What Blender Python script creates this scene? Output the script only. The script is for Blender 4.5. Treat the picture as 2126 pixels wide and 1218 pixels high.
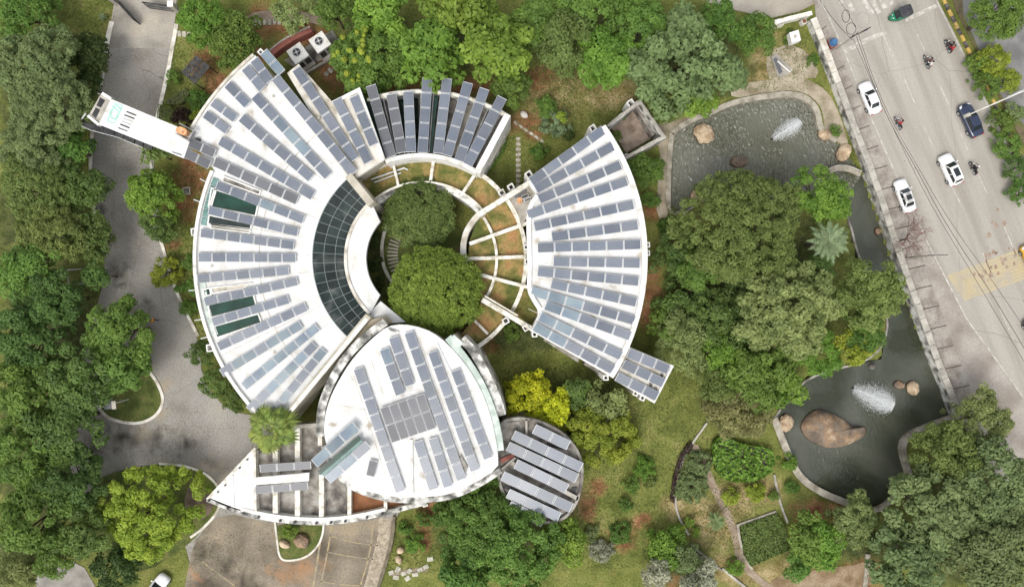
import bpy, bmesh, math, random
import numpy as np
from mathutils import Vector, Matrix
from mathutils.geometry import tessellate_polygon

scene = bpy.context.scene
for o in list(bpy.data.objects):
    bpy.data.objects.remove(o)

# ------------------------------------------------------------------ camera
CAM_H = 90.0                     # height of the drone above the ground
PPM = 16.0                       # photograph pixels per metre on the ground
camd = bpy.data.cameras.new('camera')
cam = bpy.data.objects.new('camera', camd)
scene.collection.objects.link(cam)
cam.location = (0, 0, CAM_H)
camd.sensor_width = 36.0
camd.lens = 36.0 * CAM_H / (2126 / PPM)
camd.clip_end = 3000
scene.camera = cam

# ------------------------------------------------------------------ sky and sun (bright overcast)
SUN_EL, SUN_AZ = 58.0, 205.0     # azimuth clockwise from the top of the picture
world = bpy.data.worlds.new('World')
scene.world = world
world.use_nodes = True
wn = world.node_tree
wn.nodes.clear()
sky = wn.nodes.new('ShaderNodeTexSky')
sky.sky_type = 'NISHITA'
sky.sun_disc = False
sky.sun_elevation = math.radians(SUN_EL)
sky.sun_rotation = math.radians(SUN_AZ)
sky.air_density = 1.0
sky.dust_density = 3.0
hs = wn.nodes.new('ShaderNodeHueSaturation')
hs.inputs['Saturation'].default_value = 0.22
bg = wn.nodes.new('ShaderNodeBackground')
bg.inputs['Strength'].default_value = 0.15
wo = wn.nodes.new('ShaderNodeOutputWorld')
wn.links.new(sky.outputs[0], hs.inputs['Color'])
wn.links.new(hs.outputs[0], bg.inputs['Color'])
wn.links.new(bg.outputs[0], wo.inputs['Surface'])

sund = bpy.data.lights.new('sun', 'SUN')
sund.energy = 0.9
sund.angle = math.radians(28)
sund.color = (1.0, 0.96, 0.90)
sun = bpy.data.objects.new('sun', sund)
scene.collection.objects.link(sun)
az, el = math.radians(SUN_AZ), math.radians(SUN_EL)
sdir = Vector((math.sin(az) * math.cos(el), math.cos(az) * math.cos(el), math.sin(el)))
sun.rotation_euler = sdir.to_track_quat('Z', 'Y').to_euler()
sun.location = sdir * 200

scene.view_settings.view_transform = 'Standard'
scene.view_settings.look = 'None'
scene.view_settings.exposure = 0.70
scene.view_settings.gamma = 1.0
scene.view_settings.use_curve_mapping = False
scene.render.engine = 'CYCLES'
scene.cycles.max_bounces = 5
scene.cycles.diffuse_bounces = 3
scene.cycles.glossy_bounces = 2
scene.cycles.transmission_bounces = 3
scene.cycles.transparent_max_bounces = 6
scene.cycles.caustics_reflective = False
scene.cycles.caustics_refractive = False

RND = random.Random(7)

# ------------------------------------------------------------------ helpers
def W(px, py, z=0.0):
    """a point of the photograph that lies z metres above the ground -> metres"""
    s = (CAM_H - z) / CAM_H / PPM
    return Vector(((px - 1063.0) * s, (609.0 - py) * s, z))

def mscale(z):
    return (CAM_H - z) / CAM_H / PPM

COL = scene.collection
def link(o):
    COL.objects.link(o)
    return o

def tag(o, label=None, cat=None, group=None, kind=None):
    if label: o['label'] = label
    if cat: o['category'] = cat
    if group: o['group'] = group
    if kind: o['kind'] = kind
    return o

def thing(name, label, cat, loc=(0, 0, 0), group=None):
    o = bpy.data.objects.new(name, None)
    o.empty_display_size = 0.3
    o.location = loc
    link(o)
    return tag(o, label, cat, group)

def attach(o, parent):
    """parent keeping world placement (parents carry only a location and z rotation)"""
    if parent is not None:
        o.parent = parent
        m = Matrix.Identity(4)
        p = parent
        chain = []
        while p is not None:
            chain.append(p); p = p.parent
        for q in reversed(chain):
            m = m @ (q.matrix_parent_inverse if q.parent else Matrix.Identity(4)) @ q.matrix_basis
        o.matrix_parent_inverse = m.inverted()
    return o

class MB:
    def __init__(self):
        self.v, self.f, self.m = [], [], []
    def face(self, pts, m=0):
        i = len(self.v)
        self.v += [tuple(p) for p in pts]
        self.f.append(tuple(range(i, i + len(pts)))); self.m.append(m)
    def box(self, c, s, rz=0.0, m=0, taper=1.0):
        hx, hy, hz = s[0] / 2, s[1] / 2, s[2] / 2
        ca, sa = math.cos(rz), math.sin(rz)
        i = len(self.v)
        for z, k in ((-hz, 1.0), (hz, taper)):
            for x, y in ((-hx, -hy), (hx, -hy), (hx, hy), (-hx, hy)):
                x2, y2 = x * k, y * k
                self.v.append((c[0] + x2 * ca - y2 * sa, c[1] + x2 * sa + y2 * ca, c[2] + z))
        for q in ((3, 2, 1, 0), (4, 5, 6, 7), (0, 1, 5, 4), (1, 2, 6, 5), (2, 3, 7, 6), (3, 0, 4, 7)):
            self.f.append(tuple(i + k for k in q)); self.m.append(m)
    def prism(self, pts, ztop, zbot, m=0, mside=None, bottom=True):
        """pts: world xy outline; a vertical prism"""
        if mside is None: mside = m
        a = sum(pts[k][0] * pts[(k + 1) % len(pts)][1] - pts[(k + 1) % len(pts)][0] * pts[k][1] for k in range(len(pts)))
        if a < 0: pts = list(reversed(pts))
        n = len(pts); i = len(self.v)
        for p in pts: self.v.append((p[0], p[1], ztop if not callable(ztop) else ztop(p)))
        for p in pts: self.v.append((p[0], p[1], zbot))
        tris = tessellate_polygon([[Vector((p[0], p[1], 0)) for p in pts]])
        for t in tris:
            A, B, C = (Vector((pts[k][0], pts[k][1])) for k in t)
            cr = (B - A).cross(C - A)
            t2 = t if cr > 0 else (t[0], t[2], t[1])
            self.f.append(tuple(i + k for k in t2)); self.m.append(m)
            if bottom:
                self.f.append((i + n + t2[2], i + n + t2[1], i + n + t2[0])); self.m.append(mside)
        for k in range(n):
            l = (k + 1) % n
            self.f.append((i + n + k, i + n + l, i + l, i + k)); self.m.append(mside)
    def strip(self, pts, width, ztop, zbot, m=0, closed=False, side=0.0):
        """a wall of given width that follows a world xy polyline (side shifts it left/right)"""
        n = len(pts)
        P = [Vector((p[0], p[1])) for p in pts]
        L, R = [], []
        for k in range(n):
            if closed:
                d0 = (P[k] - P[k - 1]).normalized(); d1 = (P[(k + 1) % n] - P[k]).normalized()
            else:
                d0 = (P[k] - P[k - 1]).normalized() if k else (P[1] - P[0]).normalized()
                d1 = (P[k + 1] - P[k]).normalized() if k < n - 1 else d0
            t = (d0 + d1)
            if t.length < 1e-5: t = d1
            t.normalize()
            nn = Vector((-t.y, t.x))
            k2 = 1.0 / max(0.45, nn.dot(Vector((-d1.y, d1.x))))
            L.append(P[k] + nn * (width / 2 + side) * k2)
            R.append(P[k] - nn * (width / 2 - side) * k2)
        i = len(self.v)
        zt = (lambda k: ztop[k]) if isinstance(ztop, (list, tuple)) else (lambda k: ztop)
        zb = (lambda k: zbot[k]) if isinstance(zbot, (list, tuple)) else (lambda k: zbot)
        for k in range(n):
            self.v += [(L[k].x, L[k].y, zt(k)), (R[k].x, R[k].y, zt(k)), (R[k].x, R[k].y, zb(k)), (L[k].x, L[k].y, zb(k))]
        rng = range(n) if closed else range(n - 1)
        for k in rng:
            a, b = i + 4 * k, i + 4 * ((k + 1) % n)
            for q in range(4):
                r = (q + 1) % 4
                self.f.append((a + r, b + r, b + q, a + q)[::-1]); self.m.append(m)
        if not closed:
            self.f.append((i, i + 3, i + 2, i + 1)); self.m.append(m)
            e = i + 4 * (n - 1)
            self.f.append((e, e + 1, e + 2, e + 3)); self.m.append(m)
    def tube(self, pts, radii, seg=6, m=0, cap=True):
        P = [Vector(p) for p in pts]
        if not isinstance(radii, (list, tuple)): radii = [radii] * len(P)
        rings = []
        up = None
        for k in range(len(P)):
            d = (P[min(k + 1, len(P) - 1)] - P[max(k - 1, 0)])
            d = d.normalized() if d.length > 1e-6 else Vector((0, 0, 1))
            if up is None:
                up = d.orthogonal().normalized()
            up = (up - d * up.dot(d))
            up = up.normalized() if up.length > 1e-6 else d.orthogonal().normalized()
            b = d.cross(up)
            i = len(self.v)
            for s in range(seg):
                a = 2 * math.pi * s / seg
                q = P[k] + (up * math.cos(a) + b * math.sin(a)) * radii[k]
                self.v.append(tuple(q))
            rings.append(i)
        for k in range(len(P) - 1):
            for s in range(seg):
                t = (s + 1) % seg
                self.f.append((rings[k] + s, rings[k] + t, rings[k + 1] + t, rings[k + 1] + s)); self.m.append(m)
        if cap:
            self.f.append(tuple(rings[0] + s for s in reversed(range(seg)))); self.m.append(m)
            self.f.append(tuple(rings[-1] + s for s in range(seg))); self.m.append(m)
    def cyl(self, c, r, h, seg=12, m=0, r2=None):
        self.tube([(c[0], c[1], c[2]), (c[0], c[1], c[2] + h)], [r, r if r2 is None else r2], seg, m)
    def build(self, name, mats, parent=None, smooth=False, label=None, cat=None, group=None, kind=None):
        me = bpy.data.meshes.new(name)
        me.from_pydata(self.v, [], self.f)
        if not isinstance(mats, (list, tuple)): mats = [mats]
        for q in mats: me.materials.append(q)
        if len(mats) > 1:
            me.polygons.foreach_set('material_index', self.m)
        if smooth:
            me.polygons.foreach_set('use_smooth', [True] * len(me.polygons))
        me.update()
        o = link(bpy.data.objects.new(name, me))
        attach(o, parent)
        return tag(o, label, cat, group, kind)

def arc(cx, cy, r, a0, a1, n=24):
    return [(cx + r * math.cos(math.radians(a0 + (a1 - a0) * k / n)), cy - r * math.sin(math.radians(a0 + (a1 - a0) * k / n))) for k in range(n + 1)]

def WP(pts, z):
    return [(W(p[0], p[1], z).x, W(p[0], p[1], z).y) for p in pts]

def smooth_line(pts, it=2, closed=False):
    for _ in range(it):
        out = []
        n = len(pts)
        if not closed: out.append(pts[0])
        for k in range(n if closed else n - 1):
            a, b = pts[k], pts[(k + 1) % n]
            out.append((a[0] * .75 + b[0] * .25, a[1] * .75 + b[1] * .25))
            out.append((a[0] * .25 + b[0] * .75, a[1] * .25 + b[1] * .75))
        if not closed: out.append(pts[-1])
        pts = out
    return pts

def slab(name, pts, ztop, zbot, mats, parent=None, label=None, cat=None, group=None, kind=None, zpx=None):
    b = MB(); b.prism(WP(pts, ztop if zpx is None else zpx), ztop, zbot, 0, 1 if isinstance(mats, (list, tuple)) and len(mats) > 1 else 0)
    return b.build(name, mats, parent, label=label, cat=cat, group=group, kind=kind)

def band(name, pts, wpx, ztop, zbot, mat, parent=None, closed=False, label=None, cat=None, group=None, kind=None, side=0.0):
    b = MB(); b.strip(WP(pts, ztop), wpx * mscale(ztop), ztop, zbot, closed=closed, side=side)
    return b.build(name, mat, parent, label=label, cat=cat, group=group, kind=kind)

# ------------------------------------------------------------------ materials
MATS = {}
def mat(name, cols, scale=1.0, rough=0.8, fine=0.12, fscale=12.0, bump=0.0, bscale=20.0, spec=0.3, metal=0.0,
        objvar=0.0, coat=0.0, detail=6.0, distort=0.0, stretch=None, rot=0.0, trans=0.0, alpha=None):
    """procedural surface: colour ramp over a large noise, fine grain over it, small bump"""
    m = bpy.data.materials.new(name); m.use_nodes = True
    nt = m.node_tree; N = nt.nodes; L = nt.links
    p = N['Principled BSDF']
    p.inputs['Roughness'].default_value = rough
    p.inputs['Specular IOR Level'].default_value = spec
    p.inputs['Metallic'].default_value = metal
    if coat: p.inputs['Coat Weight'].default_value = coat; p.inputs['Coat Roughness'].default_value = 0.08
    if trans: p.inputs['Transmission Weight'].default_value = trans
    geo = N.new('ShaderNodeNewGeometry')
    src = geo.outputs['Position']
    if stretch:
        mp = N.new('ShaderNodeMapping'); mp.inputs['Scale'].default_value = stretch; mp.vector_type = 'TEXTURE' if rot else 'POINT'; mp.inputs['Rotation'].default_value = (0, 0, rot)
        L.new(src, mp.inputs['Vector']); src = mp.outputs[0]
    n1 = N.new('ShaderNodeTexNoise'); n1.inputs['Scale'].default_value = scale; n1.inputs['Detail'].default_value = detail
    n1.inputs['Distortion'].default_value = distort
    L.new(src, n1.inputs['Vector'])
    r = N.new('ShaderNodeValToRGB')
    if not isinstance(cols[0], (list, tuple)) or len(cols[0]) == 3:
        cols = [(0.35 + 0.3 * k / max(1, len(cols) - 1), c) for k, c in enumerate(cols)] if isinstance(cols[0], (list, tuple)) else [(0.5, cols)]
    el = r.color_ramp.elements
    while len(el) < len(cols): el.new(0.5)
    while len(el) > len(cols): el.remove(el[-1])
    for e, (ps, c) in zip(el, cols):
        e.position = ps; e.color = (c[0], c[1], c[2], 1)
    L.new(n1.outputs['Fac'], r.inputs[0])
    colout = r.outputs[0]
    if fine:
        n2 = N.new('ShaderNodeTexNoise'); n2.inputs['Scale'].default_value = fscale; n2.inputs['Detail'].default_value = 4
        L.new(geo.outputs['Position'], n2.inputs['Vector'])
        mr = N.new('ShaderNodeMapRange'); mr.inputs['From Min'].default_value = 0.25; mr.inputs['From Max'].default_value = 0.75
        mr.inputs['To Min'].default_value = 1 - fine; mr.inputs['To Max'].default_value = 1 + fine
        L.new(n2.outputs['Fac'], mr.inputs[0])
        mx = N.new('ShaderNodeMix'); mx.data_type = 'RGBA'; mx.blend_type = 'MULTIPLY'; mx.inputs[0].default_value = 1
        L.new(colout, mx.inputs[6]); L.new(mr.outputs[0], mx.inputs[7]); colout = mx.outputs[2]
    if objvar:
        oi = N.new('ShaderNodeObjectInfo')
        mr = N.new('ShaderNodeMapRange'); mr.inputs['To Min'].default_value = 1 - objvar; mr.inputs['To Max'].default_value = 1 + objvar
        L.new(oi.outputs['Random'], mr.inputs[0])
        mx = N.new('ShaderNodeMix'); mx.data_type = 'RGBA'; mx.blend_type = 'MULTIPLY'; mx.inputs[0].default_value = 1
        L.new(colout, mx.inputs[6]); L.new(mr.outputs[0], mx.inputs[7]); colout = mx.outputs[2]
    L.new(colout, p.inputs['Base Color'])
    if bump:
        n3 = N.new('ShaderNodeTexNoise'); n3.inputs['Scale'].default_value = bscale; n3.inputs['Detail'].default_value = 4
        L.new(geo.outputs['Position'], n3.inputs['Vector'])
        b = N.new('ShaderNodeBump'); b.inputs['Strength'].default_value = bump; b.inputs['Distance'].default_value = 0.05
        L.new(n3.outputs['Fac'], b.inputs['Height']); L.new(b.outputs[0], p.inputs['Normal'])
    MATS[name] = m
    return m

white_roof = mat('white_roof_coating', [(0.24, (0.36, 0.33, 0.27)), (0.31, (0.58, 0.565, 0.52)), (0.45, (0.65, 0.645, 0.62)), (0.6, (0.70, 0.70, 0.69))], scale=0.6, rough=0.7, fine=0.07, fscale=4, detail=14, distort=.3)
cream_roof = mat('weathered_cream_roof', [(0.3, (0.33, 0.29, 0.22)), (0.45, (0.54, 0.50, 0.42)), (0.6, (0.68, 0.65, 0.58))], scale=0.7, rough=0.8, fine=0.08, fscale=5, detail=8)
white_paint = mat('white_wall_paint', [(0.3, (0.5, 0.48, 0.42)), (0.42, (0.68, 0.66, 0.61)), (0.6, (0.76, 0.75, 0.72))], scale=0.9, rough=0.7, fine=0.06, fscale=7)
beam_white = mat('beam_paint', [(0.32, (0.42, 0.38, 0.30)), (0.5, (0.70, 0.67, 0.58)), (0.65, (0.80, 0.78, 0.72))], scale=1.3, rough=0.8, fine=0.1, fscale=8)
wall_beige = mat('beige_plaster', [(0.35, (0.34, 0.31, 0.24)), (0.6, (0.52, 0.48, 0.39))], scale=0.6, rough=0.9, stretch=(1, 1, .25))
stained = mat('stained_plaster', [(0.36, (0.10, 0.10, 0.09)), (0.47, (0.33, 0.32, 0.29)), (0.58, (0.66, 0.65, 0.60))], scale=0.9, rough=0.9, fine=0.2, fscale=7, detail=10)
greenish = mat('green_tinted_gutter', [(0.4, (0.40, 0.47, 0.41)), (0.6, (0.60, 0.66, 0.60))], scale=0.8, rough=0.7)
concrete = mat('weathered_concrete', [(0.34, (0.11, 0.10, 0.09)), (0.5, (0.24, 0.22, 0.19)), (0.66, (0.40, 0.38, 0.34))], scale=0.8, rough=0.95, fine=0.2, fscale=6, detail=10)
concrete_light = mat('light_concrete', [(0.36, (0.30, 0.28, 0.24)), (0.6, (0.46, 0.43, 0.37))], scale=0.7, rough=0.95, fine=0.15, fscale=6)
dark_glass = mat('dark_green_glass', [(0.40, (0.012, 0.021, 0.018)), (0.56, (0.024, 0.036, 0.031)), (0.68, (0.10, 0.105, 0.098))], scale=0.4, rough=0.12, spec=0.5, fine=0.2, fscale=3, objvar=0.35)
green_glass = mat('green_glass', [(0.4, (0.005, 0.030, 0.019)), (0.65, (0.012, 0.058, 0.037))], scale=0.6, rough=0.12, spec=0.5, fine=0.15)
teal_glass = mat('pale_teal_glass', [(0.4, (0.10, 0.20, 0.18)), (0.65, (0.20, 0.32, 0.29))], scale=0.8, rough=0.15, spec=0.5)
alu = mat('aluminium', (0.42, 0.425, 0.43), rough=0.5, metal=0.3, fine=0.05)
steel_white = mat('white_steel', (0.58, 0.59, 0.59), rough=0.5, fine=0.06)
dark_metal = mat('dark_metal', [(0.02, 0.02, 0.022), (0.05, 0.05, 0.05)], rough=0.5, fine=0.2)
grey_metal = mat('grey_metal', [(0.22, 0.22, 0.22), (0.36, 0.36, 0.35)], rough=0.5, metal=0.3)
panel_glass = mat('solar_cells', [(0.35, (0.122, 0.142, 0.178)), (0.65, (0.165, 0.180, 0.206))], scale=0.25, rough=0.24, spec=0.5, fine=0.12, fscale=7, objvar=0.17)
panel_blue = mat('solar_cells_blue', [(0.35, (0.13, 0.17, 0.215)), (0.6, (0.20, 0.25, 0.275))], scale=0.35, rough=0.16, spec=0.5, fine=0.08, fscale=9, objvar=0.2)
panel_dark = mat('solar_cells_dark', [(0.35, (0.105, 0.107, 0.118)), (0.65, (0.135, 0.137, 0.145))], scale=0.25, rough=0.3, spec=0.4, fine=0.10, fscale=9, objvar=0.15)
asphalt = mat('driveway_asphalt', [(0.28, (0.20, 0.18, 0.15)), (0.42, (0.27, 0.25, 0.22)), (0.55, (0.315, 0.298, 0.265)), (0.68, (0.36, 0.33, 0.28))], scale=0.16, rough=0.95, fine=0.22, fscale=5, bump=0.12, bscale=14, detail=12)
road_conc = mat('road_concrete', [(0.34, (0.30, 0.272, 0.23)), (0.5, (0.355, 0.328, 0.285)), (0.66, (0.40, 0.37, 0.32))], scale=0.9, rough=0.9, fine=0.10, fscale=5, detail=7, stretch=(22, 1.6, 1), rot=math.radians(112.5))
paver_mat = mat('footpath_slab', [(0.36, (0.22, 0.19, 0.16)), (0.5, (0.31, 0.275, 0.24)), (0.65, (0.39, 0.355, 0.31))], scale=0.5, rough=0.95, fine=0.2, fscale=5, objvar=0.10)
joint_mat = mat('dark_joint', (0.10, 0.08, 0.065), rough=1.0, fine=0.3)
paint_white = mat('road_paint_white', [(0.40, (0.37, 0.34, 0.295)), (0.52, (0.47, 0.44, 0.39)), (0.68, (0.60, 0.575, 0.52))], scale=1.6, rough=0.8, fine=0.12)
paint_yellow = mat('road_paint_yellow', [(0.36, (0.385, 0.34, 0.26)), (0.52, (0.44, 0.37, 0.235)), (0.72, (0.47, 0.385, 0.21))], scale=.8, rough=0.8, fine=0.15)
paint_faint = mat('faint_yellow_paint', [(0.40, (0.26, 0.225, 0.17)), (0.62, (0.40, 0.32, 0.17))], scale=1.5, rough=0.9, fine=0.2)
red_dirt = mat('red_brown_stain', [(0.4, (0.34, 0.27, 0.21)), (0.6, (0.26, 0.17, 0.12))], scale=1.3, rough=1, fine=0.3)
kerb_white = mat('kerb_paint', [(0.34, (0.40, 0.36, 0.28)), (0.5, (0.66, 0.62, 0.53)), (0.7, (0.80, 0.78, 0.72))], scale=0.8, rough=0.8, fine=0.12, objvar=0.08)
stone_bank = mat('pond_stone', [(0.35, (0.22, 0.195, 0.15)), (0.5, (0.36, 0.325, 0.26)), (0.65, (0.45, 0.41, 0.34))], scale=0.9, rough=0.95, fine=0.18, fscale=6)
sand = mat('sandy_path', [(0.34, (0.22, 0.185, 0.12)), (0.5, (0.34, 0.29, 0.21)), (0.66, (0.43, 0.37, 0.28))], scale=0.6, rough=1, fine=0.2, fscale=5)
dirt_path = mat('earth_path', [(0.35, (0.22, 0.165, 0.115)), (0.6, (0.33, 0.26, 0.19))], scale=0.8, rough=1, fine=0.2, fscale=5)
red_soil = mat('red_soil', [(0.35, (0.16, 0.075, 0.035)), (0.6, (0.30, 0.15, 0.075))], scale=0.9, rough=1, fine=0.25, fscale=5, bump=.3)
rust_floor = mat('rust_brown_floor', [(0.35, (0.17, 0.07, 0.03)), (0.6, (0.29, 0.13, 0.06))], scale=0.6, rough=0.9, fine=0.15)
rock_mat = mat('boulder', [(0.33, (0.12, 0.095, 0.072)), (0.46, (0.20, 0.155, 0.115)), (0.57, (0.27, 0.175, 0.105)), (0.7, (0.42, 0.33, 0.24))], scale=0.6, rough=0.9, fine=0.22, fscale=4, bump=0.6, bscale=3, detail=8)
rock_pale = mat('pale_boulder', [(0.35, (0.34, 0.24, 0.15)), (0.6, (0.56, 0.44, 0.30))], scale=0.9, rough=0.9, fine=0.18, fscale=4, bump=0.4, bscale=4)
stone_slab = mat('stepping_stone', [(0.35, (0.36, 0.34, 0.27)), (0.6, (0.50, 0.48, 0.40))], scale=2, rough=0.95, fine=0.12, objvar=0.12)
bark = mat('bark', [(0.35, (0.07, 0.05, 0.035)), (0.6, (0.16, 0.12, 0.085))], scale=2, rough=1, fine=0.3)
car_white = mat('white_car_paint', (0.78, 0.78, 0.77), rough=0.25, spec=0.5, fine=0.0, coat=0.8)
car_blue = mat('navy_car_paint', (0.012, 0.022, 0.055), rough=0.25, spec=0.5, fine=0.0, coat=1.0)
car_yellow = mat('yellow_car_paint', (0.6, 0.33, 0.02), rough=0.3, fine=0.0, coat=0.6)
car_green = mat('green_paint', (0.012, 0.16, 0.08), rough=0.35, fine=0.08, coat=0.3)
canvas_black = mat('black_canvas', [(0.035, 0.035, 0.04), (0.07, 0.07, 0.075)], scale=2, rough=0.6, fine=0.15)
glass_car = mat('car_glass', (0.02, 0.025, 0.028), rough=0.06, spec=0.6, fine=0.0)
tyre_mat = mat('tyre_rubber', (0.018, 0.018, 0.018), rough=0.9, fine=0.1)
lamp_red = mat('tail_lamp', (0.35, 0.01, 0.01), rough=0.2, fine=0)
lamp_clear = mat('head_lamp', (0.7, 0.72, 0.72), rough=0.1, fine=0)
skin = mat('skin', (0.22, 0.12, 0.075), rough=0.6, fine=0.05)
hair_mat = mat('hair', (0.012, 0.010, 0.009), rough=0.6, fine=0.1)
brick_red = mat('red_painted_wall', [(0.35, (0.20, 0.065, 0.05)), (0.6, (0.32, 0.12, 0.095))], scale=1.0, rough=0.9, fine=0.15)
orange_plastic = mat('orange_plastic', [(0.4, (0.55, 0.27, 0.12)), (0.6, (0.68, 0.38, 0.2))], scale=1.5, rough=0.5)
blue_plastic = mat('blue_plastic', (0.06, 0.17, 0.32), rough=0.5, fine=0.15)
thatch = mat('dark_roof_sheet', [(0.35, (0.03, 0.03, 0.03)), (0.6, (0.075, 0.073, 0.07))], scale=2, rough=0.8, fine=0.2, objvar=0.15)
sign_green = mat('sign_teal', [(0.35, (0.30, 0.52, 0.45)), (0.6, (0.40, 0.62, 0.54))], scale=1.5, rough=0.6)
bright_green_plastic = mat('green_panel', (0.02, 0.26, 0.14), rough=0.4, fine=0.1)

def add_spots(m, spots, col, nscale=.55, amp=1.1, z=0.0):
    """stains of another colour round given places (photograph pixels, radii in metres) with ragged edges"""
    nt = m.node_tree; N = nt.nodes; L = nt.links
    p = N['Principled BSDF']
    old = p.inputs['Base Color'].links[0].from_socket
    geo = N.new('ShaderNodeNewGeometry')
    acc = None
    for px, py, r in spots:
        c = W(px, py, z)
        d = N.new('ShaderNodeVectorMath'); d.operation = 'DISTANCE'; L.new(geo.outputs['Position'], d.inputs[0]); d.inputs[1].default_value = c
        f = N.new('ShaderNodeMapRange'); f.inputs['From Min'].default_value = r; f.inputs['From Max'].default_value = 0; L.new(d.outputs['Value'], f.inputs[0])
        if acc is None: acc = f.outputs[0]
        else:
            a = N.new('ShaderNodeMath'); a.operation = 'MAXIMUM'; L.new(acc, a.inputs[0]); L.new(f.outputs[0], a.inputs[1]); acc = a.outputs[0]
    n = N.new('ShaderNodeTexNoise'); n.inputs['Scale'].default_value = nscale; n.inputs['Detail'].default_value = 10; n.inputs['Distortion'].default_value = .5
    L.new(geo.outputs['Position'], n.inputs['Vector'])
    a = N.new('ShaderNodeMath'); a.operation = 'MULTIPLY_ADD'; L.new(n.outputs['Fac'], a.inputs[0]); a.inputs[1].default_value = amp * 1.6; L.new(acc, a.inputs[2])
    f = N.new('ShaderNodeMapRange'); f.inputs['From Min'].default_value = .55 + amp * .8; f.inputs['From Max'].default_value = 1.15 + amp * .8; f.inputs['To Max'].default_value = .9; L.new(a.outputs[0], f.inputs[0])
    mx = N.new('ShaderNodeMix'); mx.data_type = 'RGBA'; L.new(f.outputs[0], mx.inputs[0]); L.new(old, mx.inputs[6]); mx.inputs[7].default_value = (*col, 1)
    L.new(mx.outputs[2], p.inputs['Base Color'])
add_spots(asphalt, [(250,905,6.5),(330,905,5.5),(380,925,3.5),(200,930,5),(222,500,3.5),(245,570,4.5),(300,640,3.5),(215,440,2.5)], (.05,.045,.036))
add_spots(asphalt, [(330,860,3.5),(345,800,3),(300,890,3),(440,960,4),(460,1000,4)], (.36,.30,.22))
add_spots(road_conc, [(2045,900,14),(1980,760,8),(1940,640,6)], (.40,.34,.28), .3)
add_spots(white_roof, [(547,184,1.6),(518,232,1.5),(478,276,1.5),(600,152,1.5),(590,150,1.3),(445,300,1.6),(560,545,1.0),(620,470,.9),(655,735,.9)], (.42,.37,.29), .9, z=8.0)
add_spots(white_roof, [(768,884,1.5),(846,800,1.8),(835,812,1.5),(932,905,1.5),(725,995,1.5),(690,880,1.3),(880,985,1.3),(905,925,1.6)], (.33,.28,.20), 1.0, z=9.0)
add_spots(white_roof, [(1190,428,1.4),(1213,432,1.2),(1120,590,1.3),(1180,585,1.0),(1212,587,1.0),(1232,657,1.2),(1115,500,1.0),(1330,528,1.0),(1316,642,.9),(1160,478,1.1)], (.42,.36,.26), 1.0, z=8.0)

def add_cracks(m, scale, width, col, moss=None):
    nt = m.node_tree; N = nt.nodes; L = nt.links
    p = N['Principled BSDF']; old = p.inputs['Base Color'].links[0].from_socket
    geo = N.new('ShaderNodeNewGeometry')
    n = N.new('ShaderNodeTexNoise'); n.inputs['Scale'].default_value = scale * 1.5; n.inputs['Detail'].default_value = 6
    L.new(geo.outputs['Position'], n.inputs['Vector'])
    ad = N.new('ShaderNodeMix'); ad.data_type = 'RGBA'; ad.blend_type = 'LINEAR_LIGHT'; ad.inputs[0].default_value = .5 / scale
    L.new(geo.outputs['Position'], ad.inputs[6]); L.new(n.outputs['Color'], ad.inputs[7])
    v = N.new('ShaderNodeTexVoronoi'); v.feature = 'DISTANCE_TO_EDGE'; v.inputs['Scale'].default_value = scale
    L.new(ad.outputs[2], v.inputs['Vector'])
    f = N.new('ShaderNodeMapRange'); f.inputs['From Min'].default_value = width; f.inputs['From Max'].default_value = 0; L.new(v.outputs['Distance'], f.inputs[0])
    mx = N.new('ShaderNodeMix'); mx.data_type = 'RGBA'; L.new(f.outputs[0], mx.inputs[0]); L.new(old, mx.inputs[6]); mx.inputs[7].default_value = (*col, 1)
    L.new(mx.outputs[2], p.inputs['Base Color'])
add_cracks(rock_mat, .9, .012, (.10, .075, .055)); add_cracks(rock_pale, 1.1, .02, (.20, .145, .10))
add_cracks(road_conc, .055, .0016, (.20, .17, .14)); add_cracks(asphalt, .12, .003, (.12, .105, .085))

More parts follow.
